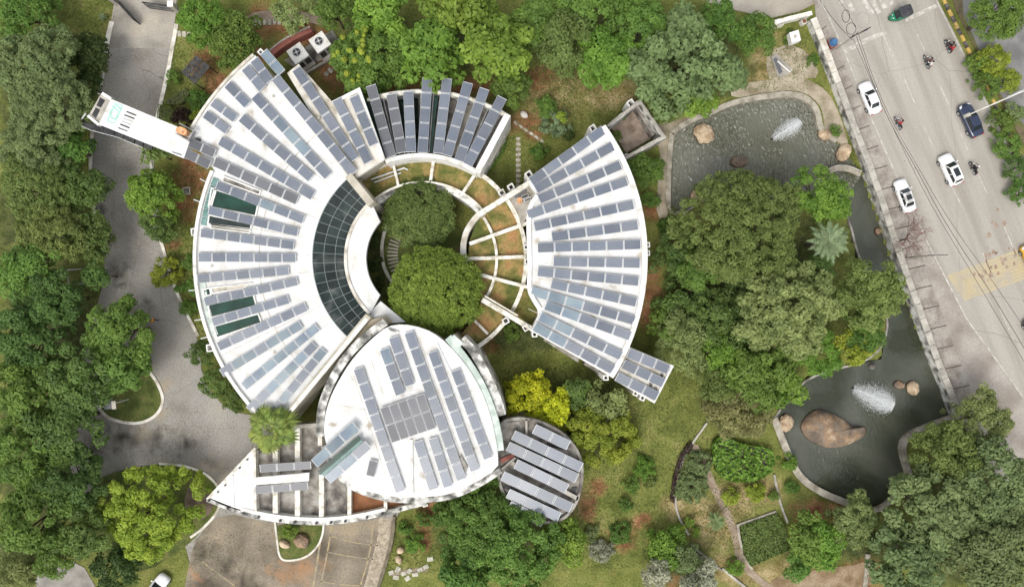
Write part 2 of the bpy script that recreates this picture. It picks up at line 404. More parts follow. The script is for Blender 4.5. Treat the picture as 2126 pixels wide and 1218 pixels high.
# ---- ground: three cover weights are stored on its vertices (soil, dry, litter)
def ground_mat(name, scale=1.0):
    m = bpy.data.materials.new(name); m.use_nodes = True
    nt = m.node_tree; N = nt.nodes; L = nt.links
    p = N['Principled BSDF']; p.inputs['Roughness'].default_value = 1.0; p.inputs['Specular IOR Level'].default_value = 0.1
    geo = N.new('ShaderNodeNewGeometry')
    def noise(sc, det=6, dist=0.0):
        n = N.new('ShaderNodeTexNoise'); n.inputs['Scale'].default_value = sc; n.inputs['Detail'].default_value = det; n.inputs['Distortion'].default_value = dist
        L.new(geo.outputs['Position'], n.inputs['Vector']); return n.outputs['Fac']
    def ramp(fac, stops):
        r = N.new('ShaderNodeValToRGB'); el = r.color_ramp.elements
        while len(el) < len(stops): el.new(0.5)
        for e, (ps, c) in zip(el, stops): e.position = ps; e.color = (*c, 1)
        L.new(fac, r.inputs[0]); return r.outputs[0]
    def mix(f, a, b, mode='MIX'):
        x = N.new('ShaderNodeMix'); x.data_type = 'RGBA'; x.blend_type = mode
        if isinstance(f, float): x.inputs[0].default_value = f
        else: L.new(f, x.inputs[0])
        L.new(a, x.inputs[6]); L.new(b, x.inputs[7]); return x.outputs[2]
    grass = ramp(noise(0.35, 9, .4), [(0.28, (0.085, 0.098, 0.024)), (0.45, (0.140, 0.158, 0.040)), (0.60, (0.185, 0.196, 0.055)), (0.75, (0.24, 0.215, 0.085))])
    soil = ramp(noise(0.6, 8), [(0.32, (0.13, 0.062, 0.030)), (0.5, (0.235, 0.115, 0.056)), (0.68, (0.34, 0.185, 0.095))])
    dry = ramp(noise(0.5, 8), [(0.32, (0.155, 0.125, 0.045)), (0.5, (0.27, 0.215, 0.095)), (0.68, (0.38, 0.30, 0.16))])
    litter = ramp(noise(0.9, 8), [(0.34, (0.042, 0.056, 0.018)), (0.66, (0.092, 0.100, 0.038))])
    at = N.new('ShaderNodeVertexColor'); at.layer_name = 'cover'
    sp = N.new('ShaderNodeSeparateColor'); L.new(at.outputs['Color'], sp.inputs[0])
    def weight(chan, nsc):
        # a noisy edge: (w + noise*0.9 - 0.7) * 4
        a = N.new('ShaderNodeMath'); a.operation = 'MULTIPLY_ADD'
        L.new(noise(nsc, 8, .6), a.inputs[0]); a.inputs[1].default_value = 1.3; L.new(sp.outputs[chan], a.inputs[2])
        b = N.new('ShaderNodeMapRange'); b.inputs['From Min'].default_value = 0.85; b.inputs['From Max'].default_value = 1.35
        L.new(a.outputs[0], b.inputs[0]); return b.outputs[0]
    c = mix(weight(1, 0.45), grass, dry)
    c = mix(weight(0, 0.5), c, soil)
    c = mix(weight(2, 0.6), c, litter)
    f = N.new('ShaderNodeMapRange'); f.inputs['From Min'].default_value = .25; f.inputs['From Max'].default_value = .75; f.inputs['To Min'].default_value = .62; f.inputs['To Max'].default_value = 1.38
    L.new(noise(4.0, 5), f.inputs[0])
    c = mix(1.0, c, f.outputs[0], 'MULTIPLY')
    L.new(c, p.inputs['Base Color'])
    b = N.new('ShaderNodeBump'); b.inputs['Strength'].default_value = 0.6; b.inputs['Distance'].default_value = 0.12
    L.new(noise(5.0, 6), b.inputs['Height']); L.new(b.outputs[0], p.inputs['Normal'])
    return m
ground_material = ground_mat('garden_ground')

def water_mat(name, c0, c1, bump, dist, wsc, rough, stretch, rot):
    m = bpy.data.materials.new(name); m.use_nodes = True
    nt = m.node_tree; N = nt.nodes; L = nt.links
    p = N['Principled BSDF']
    p.inputs['Roughness'].default_value = rough
    p.inputs['Specular IOR Level'].default_value = 0.8
    p.inputs['IOR'].default_value = 1.4
    geo = N.new('ShaderNodeNewGeometry')
    n = N.new('ShaderNodeTexNoise'); n.inputs['Scale'].default_value = 0.09; n.inputs['Detail'].default_value = 7; n.inputs['Distortion'].default_value = .6
    L.new(geo.outputs['Position'], n.inputs['Vector'])
    r = N.new('ShaderNodeValToRGB'); e = r.color_ramp.elements
    e[0].position = .38; e[0].color = (*c0, 1); e[1].position = .62; e[1].color = (*c1, 1)
    L.new(n.outputs['Fac'], r.inputs[0]); L.new(r.outputs[0], p.inputs['Base Color'])
    mp = N.new('ShaderNodeMapping'); mp.inputs['Scale'].default_value = stretch; mp.inputs['Rotation'].default_value = (0, 0, rot)
    L.new(geo.outputs['Position'], mp.inputs[0])
    w = N.new('ShaderNodeTexNoise'); w.inputs['Scale'].default_value = wsc; w.inputs['Detail'].default_value = 2.5; w.inputs['Distortion'].default_value = 1.0
    L.new(mp.outputs[0], w.inputs['Vector'])
    # gusts: the ripples come and go over the surface
    g = N.new('ShaderNodeTexNoise'); g.inputs['Scale'].default_value = .12; g.inputs['Detail'].default_value = 3
    L.new(geo.outputs['Position'], g.inputs['Vector'])
    gm = N.new('ShaderNodeMapRange'); gm.inputs['From Min'].default_value = .35; gm.inputs['From Max'].default_value = .65; gm.inputs['To Min'].default_value = bump * .35; gm.inputs['To Max'].default_value = bump
    L.new(g.outputs['Fac'], gm.inputs[0])
    b = N.new('ShaderNodeBump'); b.inputs['Distance'].default_value = dist
    L.new(gm.outputs[0], b.inputs['Strength'])
    L.new(w.outputs['Fac'], b.inputs['Height']); L.new(b.outputs[0], p.inputs['Normal'])
    return m
water_rippled = water_mat('rippled_pond_water', (.098, .100, .064), (.165, .165, .128), 1.0, .75, 1.5, .10, (1.6, .8, 1), .6)
water_calm = water_mat('calm_pond_water', (.026, .031, .014), (.092, .097, .074), .40, .2, 2.2, .06, (1.2, .9, 1), .3)  # murky tones; the greyer one also puts some sky reflection into the colour

def leaf_mat(name, dark, light, trans=0.36, rough=0.55):
    m = bpy.data.materials.new(name); m.use_nodes = True
    nt = m.node_tree; N = nt.nodes; L = nt.links
    N.remove(N['Principled BSDF'])
    out = N['Material Output']
    at = N.new('ShaderNodeAttribute'); at.attribute_name = 'tint'
    oi = N.new('ShaderNodeObjectInfo')
    r = N.new('ShaderNodeValToRGB'); e = r.color_ramp.elements
    e[0].position = 0.1; e[0].color = (*dark, 1); e[1].position = 0.9; e[1].color = (*light, 1)
    L.new(at.outputs['Fac'], r.inputs[0])
    h = N.new('ShaderNodeHueSaturation')
    mr = N.new('ShaderNodeMapRange'); mr.inputs['To Min'].default_value = 0.485; mr.inputs['To Max'].default_value = 0.515
    L.new(oi.outputs['Random'], mr.inputs[0]); L.new(mr.outputs[0], h.inputs['Hue'])
    mv = N.new('ShaderNodeMapRange'); mv.inputs['To Min'].default_value = 0.88; mv.inputs['To Max'].default_value = 1.14
    mh = N.new('ShaderNodeMath'); mh.operation = 'FRACT'
    mm = N.new('ShaderNodeMath'); mm.operation = 'MULTIPLY'; mm.inputs[1].default_value = 7.31
    L.new(oi.outputs['Random'], mm.inputs[0]); L.new(mm.outputs[0], mh.inputs[0]); L.new(mh.outputs[0], mv.inputs[0]); L.new(mv.outputs[0], h.inputs['Value'])
    L.new(r.outputs[0], h.inputs['Color'])
    p = N.new('ShaderNodeBsdfPrincipled'); p.inputs['Roughness'].default_value = rough; p.inputs['Specular IOR Level'].default_value = 0.25
    L.new(h.outputs[0], p.inputs['Base Color'])
    t = N.new('ShaderNodeBsdfTranslucent'); L.new(h.outputs[0], t.inputs['Color'])
    mx = N.new('ShaderNodeMixShader'); mx.inputs[0].default_value = trans
    L.new(p.outputs[0], mx.inputs[1]); L.new(t.outputs[0], mx.inputs[2]); L.new(mx.outputs[0], out.inputs['Surface'])
    return m

LEAF = {
    'forest':  leaf_mat('forest_leaf', (0.074, 0.125, 0.032), (0.168, 0.259, 0.061)),
    'grey':    leaf_mat('grey_leaf', (0.128, 0.174, 0.066), (0.254, 0.334, 0.129)),
    'mid':     leaf_mat('mid_leaf', (0.090, 0.161, 0.032), (0.192, 0.312, 0.058)),
    'bright':  leaf_mat('bright_leaf', (0.107, 0.198, 0.029), (0.247, 0.386, 0.058)),
    'olive':   leaf_mat('olive_leaf', (0.111, 0.153, 0.037), (0.240, 0.312, 0.086)),
    'pale':    leaf_mat('pale_leaf', (0.148, 0.194, 0.062), (0.351, 0.420, 0.147)),
    'lime':    leaf_mat('lime_leaf', (0.162, 0.236, 0.022), (0.409, 0.473, 0.064)),
    'yellow':  leaf_mat('yellow_leaf', (0.200, 0.260, 0.012), (0.660, 0.700, 0.035)),
    'dark':    leaf_mat('dark_leaf', (0.040, 0.071, 0.018), (0.110, 0.162, 0.041)),
    'purple':  leaf_mat('purple_leaf', (0.026, 0.014, 0.012), (0.090, 0.048, 0.038)),
    'silver':  leaf_mat('silver_leaf', (0.120, 0.170, 0.080), (0.320, 0.410, 0.215)),
    'white':   leaf_mat('pale_flower_leaf', (0.160, 0.180, 0.110), (0.560, 0.560, 0.400)),
    'brown':   leaf_mat('brownish_leaf', (0.125, 0.125, 0.045), (0.330, 0.315, 0.125)),
    'dome':    leaf_mat('dome_leaf', (0.100, 0.172, 0.025), (0.285, 0.415, 0.068)),
    'domedark': leaf_mat('dome_dark_leaf', (0.095, 0.142, 0.032), (0.225, 0.300, 0.084)),
    'palm':    leaf_mat('palm_leaf', (0.085, 0.130, 0.022), (0.310, 0.390, 0.085)),
    'red':     leaf_mat('red_twig', (0.158, 0.066, 0.046), (0.288, 0.144, 0.106)),
}

# ================================================================== THE SETTING
POND = [(1395,276),(1435,248),(1480,232),(1518,213),(1581,201),(1651,193),(1683,209),(1699,232),(1703,268),(1738,291),(1770,335),(1790,365),(1850,540),(1925,740),(1983,866),(1930,885),(1872,912),(1880,960),(1890,985),(1884,1010),(1840,1050),(1815,1062),(1760,1045),(1700,1020),(1660,990),(1640,950),(1620,900),(1608,868),(1640,820),(1690,775),(1830,745),(1850,640),(1785,545),(1765,460),(1745,420),(1690,425),(1560,400),(1500,400),(1460,415),(1423,441),(1389,447),(1387,394),(1391,315)]
POND_S = smooth_line(POND, 1, True)

def inside_mask(X, Y, poly):
    ins = np.zeros(X.shape, bool)
    n = len(poly)
    for k in range(n):
        x1, y1 = poly[k]; x2, y2 = poly[(k + 1) % n]
        if y1 == y2: continue
        c = ((y1 > Y) != (y2 > Y)) & (X < (x2 - x1) * (Y - y1) / (y2 - y1) + x1)
        ins ^= c
    return ins

def make_ground():
    fx = np.arange(-72, 72.01, 0.5); fy = np.arange(-44, 44.01, 0.5)
    far = np.array([90, 130, 200, 400, 900])
    xs = np.concatenate([-far[::-1], fx, far]); ys = np.concatenate([-far[::-1], fy, far])
    X, Y = np.meshgrid(xs, ys)
    pw = [(W(*p).x, W(*p).y) for p in POND]
    Z = np.where(inside_mask(X, Y, pw), -1.1, 0.0)
    rr = np.random.RandomState(3)
    Z = Z + np.where(Z == 0, rr.uniform(-0.03, 0.0, Z.shape), 0)
    nx, ny = len(xs), len(ys)
    V = np.stack([X.ravel(), Y.ravel(), Z.ravel()], 1)
    idx = np.arange(nx * ny).reshape(ny, nx)
    F = np.stack([idx[:-1, :-1], idx[:-1, 1:], idx[1:, 1:], idx[1:, :-1]], -1).reshape(-1, 4)
    me = bpy.data.meshes.new('ground')
    me.vertices.add(len(V)); me.vertices.foreach_set('co', V.ravel())
    me.loops.add(F.size); me.loops.foreach_set('vertex_index', F.ravel())
    me.polygons.add(len(F)); me.polygons.foreach_set('loop_start', np.arange(0, F.size, 4)); 
    me.update(calc_edges=True)
    PX = X * PPM + 1063; PY = 609 - Y * PPM
    cov = np.zeros((ny, nx, 3))
    B = []   # px, py, rx, ry, channel (0 soil, 1 dry, 2 litter), weight
    def b(ch, w, *pts):
        for p in pts: B.append((p[0], p[1], p[2], p[3] if len(p) > 3 else p[2], ch, w))
    b(0, .74, (430,140,42), (450,175,40,45), (470,100,36), (560,45,70,45), (520,120,40), (400,360,40,60), (385,420,30,50), (362,508,22,18), (100,85,110,13), (700,150,60,50), (640,70,50,40), (830,190,80,30), (960,180,110,30),
      (1085,255,55,26), (1120,160,45,40), (1110,280,30,20), (1355,610,28,50), (1352,560,20,40), (1420,520,30,30), (1690,1065,60,32), (1750,1050,40,22), (1790,1190,50,50), (900,1060,40,25), (880,1110,20,40), (1345,660,25,35), (1240,1010,20,30), (1220,1050,20,40), (1400,1200,40,25), (1330,1080,30,20), (1010,700,50,40), (1350,430,20,40), (1290,1120,40,30))
    b(1, .82, (1190,170,90,50), (1260,195,80,40), (1130,190,60,60), (1150,240,60,30), (1320,180,60,30), (1610,130,70,60), (1560,175,60,25), (1480,1080,70,70), (1530,1030,60,50), (1590,1020,40,40), (1500,1180,60,40), (1580,1190,90,40), (1470,950,30,20), (1660,1190,60,40), (1400,1050,30,30), (1200,1040,40,40), (2050,700,60,60))
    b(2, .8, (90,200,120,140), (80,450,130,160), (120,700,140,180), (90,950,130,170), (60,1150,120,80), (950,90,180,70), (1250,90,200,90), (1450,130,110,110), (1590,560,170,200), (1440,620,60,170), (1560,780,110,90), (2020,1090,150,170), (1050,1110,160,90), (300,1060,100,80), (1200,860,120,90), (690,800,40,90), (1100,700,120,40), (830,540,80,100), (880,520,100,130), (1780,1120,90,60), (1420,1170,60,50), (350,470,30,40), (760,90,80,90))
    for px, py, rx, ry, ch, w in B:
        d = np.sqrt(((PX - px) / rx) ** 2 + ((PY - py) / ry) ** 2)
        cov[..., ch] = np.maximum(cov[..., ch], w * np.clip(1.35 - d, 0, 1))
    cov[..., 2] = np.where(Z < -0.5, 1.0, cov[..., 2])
    far_out = (np.abs(X) > 72) | (np.abs(Y) > 44)
    col = np.ones((nx * ny, 4)); col[:, :3] = cov.reshape(-1, 3)
    a = me.color_attributes.new('cover', 'FLOAT_COLOR', 'POINT')
    a.data.foreach_set('color', col.ravel())
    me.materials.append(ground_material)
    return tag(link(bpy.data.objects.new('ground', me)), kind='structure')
ground = make_ground()

# water
slab('pond_water', POND[:12] + POND[34:], -0.30, -0.9, water_rippled, kind='structure')
slab('pond_water', POND[11:35], -0.30, -0.9, water_calm, kind='structure')
# the stone rim round the pond, in runs
def pond_run(a, b, wpx, zt=0.22, m=stone_bank):
    n = len(POND)
    pts = [POND[k % n] for k in range(a, b + 1)]
    return band('pond_edge', smooth_line(pts, 2), wpx, zt, -1.2, m, kind='structure')
pond_run(0, 4, 11); pond_run(4, 9, 12); pond_run(14, 19, 13); pond_run(19, 22, 9); pond_run(22, 27, 14); pond_run(27, 39, 4, .05, concrete); pond_run(39, 43, 10)

# sandy paths round the upper pond
def sheet(name, pts, z, m, parent=None, kind='structure', sm=1):
    b = MB(); p = WP(smooth_line(pts, sm, True) if sm else pts, z)
    b.prism(p, z, z - 0.25, bottom=False)
    return b.build(name, m, parent, kind=kind)
sheet('path', [(1515,178),(1600,165),(1670,160),(1720,190),(1745,240),(1765,310),(1745,300),(1712,270),(1708,228),(1688,202),(1652,186),(1580,194),(1520,206)], 0.03, sand)
sheet('path', [(1368,255),(1400,250),(1440,240),(1432,252),(1398,280),(1393,320),(1389,395),(1391,450),(1362,455),(1366,380),(1372,300),(1345,268)], 0.03, sand)
sheet('path', [(1595,108),(1640,90),(1680,110),(1705,160),(1660,165),(1600,172),(1590,140)], 0.025, sand)
sheet('path', [(1440,920),(1452,925),(1490,1010),(1530,1090),(1545,1160),(1580,1200),(1620,1225),(1600,1230),(1560,1200),(1530,1168),(1515,1095),(1475,1015),(1432,935)], 0.03, dirt_path)
sheet('path', [(1600,1195),(1700,1180),(1790,1170),(1812,1150),(1815,1230),(1600,1240)], 0.02, mat('tan_soil', [(.34,(.17,.115,.06)),(.5,(.26,.185,.11)),(.66,(.33,.25,.165))], scale=.6, rough=1, fine=.25, fscale=4))
sheet('path', [(430,100),(560,30),(700,60),(690,40),(560,8),(430,80)], 0.015, dirt_path)

# driveway, forecourt and yard
DRIVE = [(240,-60),(238,0),(228,60),(213,150),(196,250),(188,330),(190,410),(203,480),(222,560),(200,640),(180,720),(165,800),(150,880),(140,980),(180,1030),(330,1100),(400,1130),(380,1300),(770,1300),(790,1200),(810,1130),(816,1075),(870,1030),(700,900),(600,870),(520,862),(470,850),(420,790),(412,700),(385,655),(365,610),(345,545),(338,500),(325,410),(318,330),(325,250),(340,180),(352,110),(366,30),(368,-60)]
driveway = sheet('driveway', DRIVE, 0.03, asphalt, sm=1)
fore_mat = mat('forecourt_paving', [(0.32, (0.11, 0.088, 0.064)), (0.44, (0.185, 0.153, 0.112)), (0.56, (0.25, 0.212, 0.157)), (0.7, (0.32, 0.262, 0.18))], scale=0.22, rough=0.95, fine=0.25, fscale=5, detail=10)
add_spots(fore_mat, [(425,1150,5),(470,1175,5),(520,1215,5),(440,1215,6)], (.055,.046,.034), .5)
add_spots(fore_mat, [(600,1180,5),(640,1175,4.5),(560,1170,3),(400,1200,3)], (.36,.20,.10), .5)
FORE = [(415,1105),(462,1062),(560,1085),(680,1092),(818,1070),(813,1120),(792,1190),(772,1300),(370,1300),(395,1150)]
forecourt = sheet('forecourt', FORE, 0.04, fore_mat, sm=1)
sheet('yard', [(60,1300),(75,1180),(130,1155),(190,1185),(215,1300)], 0.03, mat('yard_concrete', [(.35,(.20,.185,.16)),(.6,(.31,.29,.255))], scale=.5, rough=.95, fine=.2))
upper_mat = mat('worn_concrete_drive', [(0.34, (0.26, 0.235, 0.195)), (0.5, (0.36, 0.33, 0.28)), (0.66, (0.45, 0.40, 0.33))], scale=0.3, rough=0.95, fine=0.18, fscale=6, detail=10)
sheet('driveway_apron', [(242,-60),(240,0),(226,80),(222,100),(352,100),(365,30),(367,-60)], 0.036, upper_mat, sm=0)

# faint yellow lines on the forecourt
for k, (pts, w) in enumerate([([(668,1095),(664,1130),(650,1218),(645,1260)], 4), ([(688,1090),(683,1130),(665,1218)], 3), ([(775,1085),(768,1150),(745,1225)], 3),
                              ([(682,1110),(730,1125),(785,1132)], 2), ([(678,1145),(730,1155),(775,1160)], 2), ([(660,1205),(700,1212),(750,1215)], 2), ([(420,1165),(460,1195),(500,1225)], 2)]):
    band('bay_line', smooth_line(pts, 1), w, 0.052, 0.042, paint_faint, parent=forecourt)

# grass islands with white kerbs
grass_mat = mat('lawn', [(0.33, (0.055, 0.072, 0.018)), (0.5, (0.095, 0.118, 0.030)), (0.66, (0.155, 0.150, 0.050))], scale=0.5, rough=1, fine=0.35, fscale=5, bump=.5, bscale=7, detail=9)
def island(pts, kerbpts, wpx=6, soil=grass_mat, closed=False):
    o = sheet('grass_island', pts, 0.13, soil, sm=1)
    b = MB(); b.strip(WP(smooth_line(kerbpts, 2, closed), 0.16), wpx * mscale(.16), 0.17, -0.1, closed=closed)
    b.build('kerb', kerb_white, o)
    return o
island([(205,845),(200,800),(215,750),(265,740),(305,765),(330,800),(340,835),(325,860),(290,877),(250,873),(220,862)], [(198,800),(203,845),(222,866),(255,877),(292,879),(325,863),(341,832),(328,795),(305,765)], 6)
isl = island([(185,1000),(250,975),(330,962),(370,963),(415,975),(448,1000),(458,1030),(452,1062),(420,1100),(385,1135),(300,1190),(220,1180),(180,1100)], [(330,962),(370,964),(415,976),(447,999),(459,1028),(453,1062),(420,1098),(395,1115)], 5)
sheet('soil_patch', [(392,1000),(420,1000),(440,1020),(445,1045),(430,1075),(400,1080),(380,1050)], 0.15, mat('brown_soil', [(0.35,(.10,.075,.055)),(.6,(.19,.14,.105))], scale=.9, rough=1, fine=.2), parent=None)
island([(572,1085),(576,1120),(581,1160),(605,1163),(635,1155),(660,1132),(670,1105),(671,1082)], [(570,1080),(575,1120),(580,1161),(605,1164),(637,1156),(661,1133),(671,1105),(672,1080)], 4)

# driveway kerbs
def kerb(pts, wpx=8, h=0.15, m=kerb_white):
    """painted kerb in stones about 2.5 m long, each a piece of its own"""
    par = thing_kerb(pts)
    P = [W(p[0], p[1], h) for p in smooth_line(pts, 2)]
    acc, cur = [P[0]], 0
    for a, c in zip(P[:-1], P[1:]):
        acc.append(c); cur += (c - a).length
        if cur > 2.4:
            b = MB(); b.strip([(q.x, q.y) for q in acc], wpx * mscale(h), h + RND.uniform(-.012, .012), -0.1); b.build('kerb_stone', m, par)
            d = (acc[-1] - acc[-2]).normalized() * 0.03
            acc, cur = [c + d], 0
    if len(acc) > 1 and cur > .3:
        b = MB(); b.strip([(q.x, q.y) for q in acc], wpx * mscale(h), h, -0.1); b.build('kerb_stone', m, par)
    return par
def thing_kerb(pts):
    b = MB(); b.strip(WP(pts, 0.03), 0.25, 0.035, -0.1)
    return b.build('kerb', joint_mat, kind='structure')
kerb([(232,45),(222,85),(212,150),(203,195)], 10)
kerb([(192,262),(188,300),(187,345),(189,400),(199,460),(203,482)], 7)
kerb([(366,50),(358,95),(350,140),(340,185),(326,245)], 8)
kerb([(312,335),(318,370),(320,400)], 5); kerb([(333,497),(340,520),(350,560),(372,620),(392,660),(411,697)], 6)
b_ = band('kerb', smooth_line([(818,1072),(815,1120),(795,1190),(775,1250)], 2), 6, 0.45, -0.1, mat('dark_kerb', [(.35,(.10,.085,.06)),(.6,(.2,.17,.12))], scale=1, rough=1), kind='structure')
band('forecourt_margin', smooth_line([(800,1075),(797,1120),(778,1185),(760,1250)], 2), 26, 0.052, 0.04, mat('pebble_margin', [(.35,(.26,.22,.16)),(.6,(.42,.36,.27))], scale=1.5, rough=1, fine=.3, fscale=4), kind='structure')

# ---- the public road on the right
RL = [(1650,-90),(1700,10),(1745,108),(1800,240),(1857,367),(1930,520),(2010,670),(2126,830),(2260,1015)]
RR = [(1905,-90),(1952,10),(1990,85),(2030,170),(2075,262),(2120,350),(2200,510),(2420,940)]
road = sheet('road', RL + RR[::-1], 0.03, road_conc, sm=0)
sheet('side_road', [(1435,-90),(1445,-20),(1470,5),(1530,22),(1600,38),(1660,24),(1692,8),(1655,-90)], 0.024, mat('side_road_concrete', [(.35,(.27,.235,.19)),(.5,(.37,.33,.275)),(.65,(.44,.40,.34))], scale=.25, rough=.95, fine=.15, fscale=5, detail=9), sm=0)
slip = sheet('slip_road', [(1995,-90),(2000,30),(2040,120),(2080,200),(2126,260),(2260,420),(2500,700),(2500,-90)], 0.02, mat('grey_asphalt', [(.35,(.15,.145,.14)),(.6,(.23,.225,.215))], scale=.4, rough=.95, fine=.2), sm=0)
# footpath between the boundary wall and the road
WALL = [(1688,38),(1715,105),(1740,172),(1770,255),(1800,330),(1832,420),(1856,495),(1884,575),(1915,660),(1945,745),(1970,805),(1993,868)]
foot = sheet('footpath', [(1655,-90),(1692,10)] + [(p[0] + 6, p[1]) for p in WALL] + [(2010,915),(2080,1000),(2220,1010)] + RL[::-1][1:], 0.06, mat('footpath_base', [(.34,(.25,.215,.18)),(.5,(.335,.298,.26)),(.65,(.40,.365,.32))], scale=.25, rough=.95, fine=.15, fscale=5, detail=9), sm=0)
def along(pts, y):
    for a, b in zip(pts[:-1], pts[1:]):
        if a[1] <= y <= b[1]:
            t = (y - a[1]) / (b[1] - a[1]); return a[0] + (b[0] - a[0]) * t
    return pts[-1][0]
y = 62.0
while y < 845:
    y2 = y + 40
    if not (78 < y < 118):
        wl = 9; ww = min(along(RL, y) - along(WALL, y) - 17, 33)
        if ww > 8:
            xa, xb = along(WALL, y) + wl, along(WALL, y2) + wl
            for (f0, f1) in ((0, .48), (.52, 1)):
                q = [(xa + ww * f0, y + 1 - 8 * f0), (xa + ww * f1, y + 1 - 8 * f1), (xb + ww * f1, y2 - 1 - 8 * f1), (xb + ww * f0, y2 - 1 - 8 * f0)]
                slab('paving_slab', q, 0.075 + RND.uniform(0, .012), 0.05, paver_mat, parent=foot, zpx=.075)
            q = [(xa - 1, y - 1.2), (xa + ww, y - 9.2), (xa + ww, y - 7.2), (xa - 1, y + .8)]
            slab('slab_joint', q, 0.070, 0.05, joint_mat, parent=foot)
    y = y2 + 1.4
# painted markings
def mark(pts, wpx, m=paint_white, z=0.036):
    return band('lane_marking', pts, wpx, z, 0.02, m, parent=road)
mark([(1693,-40),(1706,5),(1722,38),(1750,100),(1803,232),(1860,362),(1930,512),(2006,660),(2126,826),(2200,930)], 2.6, z=.066)
mark([(1930,-30),(1946,5),(2000,112),(2060,240),(2110,342),(2160,450)], 2.6)
for a, b2 in (((1833,72),(1855,118)), ((1878,165),(1899,214)), ((1918,262),(1940,310)), ((1868,0),(1886,32)), ((1905,72),(1925,118)), ((1950,175),(1972,222)), ((1994,275),(2012,318)), ((2030,360),(2050,402)), ((2085,470),(2110,530)), ((1975,385),(1998,430)), ((2040,525),(2062,575)), ((2075,640),(2105,705))):
    mark([a, b2], 1.7)
mark([(1752,108),(1790,88),(1840,66)], 9); mark([(1880,42),(1945,12)], 8)
for x0, y0, x1, y1 in ((1795,-30,1826,28), (1772,-30,1812,30), (1816,-30,1838,18), (1744,-30,1772,25), (1838,-30,1852,10), (1728,-30,1748,8), (1858,-40,1868,0)):
    mark([(x0, y0), (x1, y1)], 9)
# yellow rumble patch and red-brown stains
for k in range(9):
    t0, t1 = k / 9 + .006, (k + 1) / 9 - .012
    q0, q1, r0, r1 = (1966, 572), (2003, 625), (2200, 485), (2224, 545)
    lp = lambda a, b, t: (a[0] + (b[0] - a[0]) * t, a[1] + (b[1] - a[1]) * t)
    sheet('rumble_strip', [lp(q0, q1, t0), lp(r0, r1, t0), lp(r0, r1, t1), lp(q0, q1, t1)], 0.036, paint_yellow, parent=road, kind=None, sm=0)
for k in range(34):
    px, py = RND.choice([(2040,545),(2055,560),(2090,545),(2100,520),(2065,525),(2080,480),(2070,455),(2045,570)])
    px += RND.gauss(0, 12); py += RND.gauss(0, 12)
    r = RND.uniform(1.5, 5)
    sheet('dirt_spot', [(px + r * math.cos(a) * RND.uniform(.6, 1.2), py + 1.5 * r * math.sin(a) * RND.uniform(.6, 1.2)) for a in (0, 1, 2, 3, 4, 5)], 0.042, red_dirt, parent=road, kind=None, sm=1)
# right-hand kerb, painted in yellow and black stones
kr = thing_kerb([(1962,5),(2002,85),(2042,165),(2088,262),(2140,360)])
KP = [(1955,-10),(2002,85),(2042,165),(2088,262),(2140,360),(2200,480)]
yy = -5.0; k = 0
while yy < 430:
    xa, xb = along(KP, yy), along(KP, yy + 13)
    b = MB(); b.strip(WP([(xa, yy), (xb, yy + 12.6)], .15), .38, 0.17, -0.1)
    b.build('kerb_stone', (mat('kerb_yellow', [(.4,(.42,.30,.12)),(.6,(.60,.40,.09))], scale=2, rough=.9) if 'kerb_yellow' not in MATS else MATS['kerb_yellow']) if k % 2 == 0 else (MATS.get('kerb_dark') or mat('kerb_dark', [(.4,(.06,.055,.05)),(.6,(.16,.14,.12))], scale=2, rough=.9)), kr)
    yy += 13; k += 1
sheet('verge', [(1960,-60),(1985,20),(2025,100),(2060,170),(2110,270),(2160,370),(2260,560),(2360,700),(2300,420),(2126,262),(2078,200),(2040,125),(2000,40),(1992,-60)], 0.10, mat('verge_soil', [(.35,(.10,.08,.045)),(.5,(.16,.125,.075)),(.65,(.12,.13,.04))], scale=.6, rough=1, fine=.3), sm=0)

# boundary wall with its coping, stone by stone
bw = thing('boundary_wall', 'long weathered white boundary wall between the ponds and the road footpath', 'wall', W(1850, 480))
WZ = 1.3
b = MB(); b.strip(WP(WALL, WZ), 12 * mscale(WZ), WZ, -1.2); b.build('wall', stained, bw)
Lw = [W(p[0], p[1], WZ) for p in WALL]
for a, c in zip(Lw[:-1], Lw[1:]):
    n = max(1, round((c - a).length / 1.6))
    for q in range(n):
        p0 = a.lerp(c, q / n + .008); p1 = a.lerp(c, (q + 1) / n - .008)
        b = MB(); b.strip([(p0.x, p0.y), (p1.x, p1.y)], 13 * mscale(WZ), WZ + .12 + RND.uniform(-.01, .015), WZ + .003); b.build('coping', concrete_light if p0.y < 27 else cream_roof, bw)
cw = thing('compound_wall', 'short white compound wall at the corner of the road junction', 'wall', W(1640, 45))
b = MB(); b.strip(WP([(1600,50),(1640,38),(1684,28)], 1.3), .36, 1.3, -.2); b.build('wall', white_paint, cw)
b = MB(); b.strip(WP([(1599,50),(1640,38),(1686,27)], 1.4), .52, 1.42, 1.303); b.build('coping', beam_white, cw)

# ================================================================== THE BUILDING
def CC(z):
    k = CAM_H / (CAM_H - z)
    return (1063 - 176 * k, 609 - 67.5 * k)
def ARC(z, r, a0, a1, n=24):
    c = CC(z); return arc(c[0], c[1], r, a0, a1, n)
ZR = 8.0

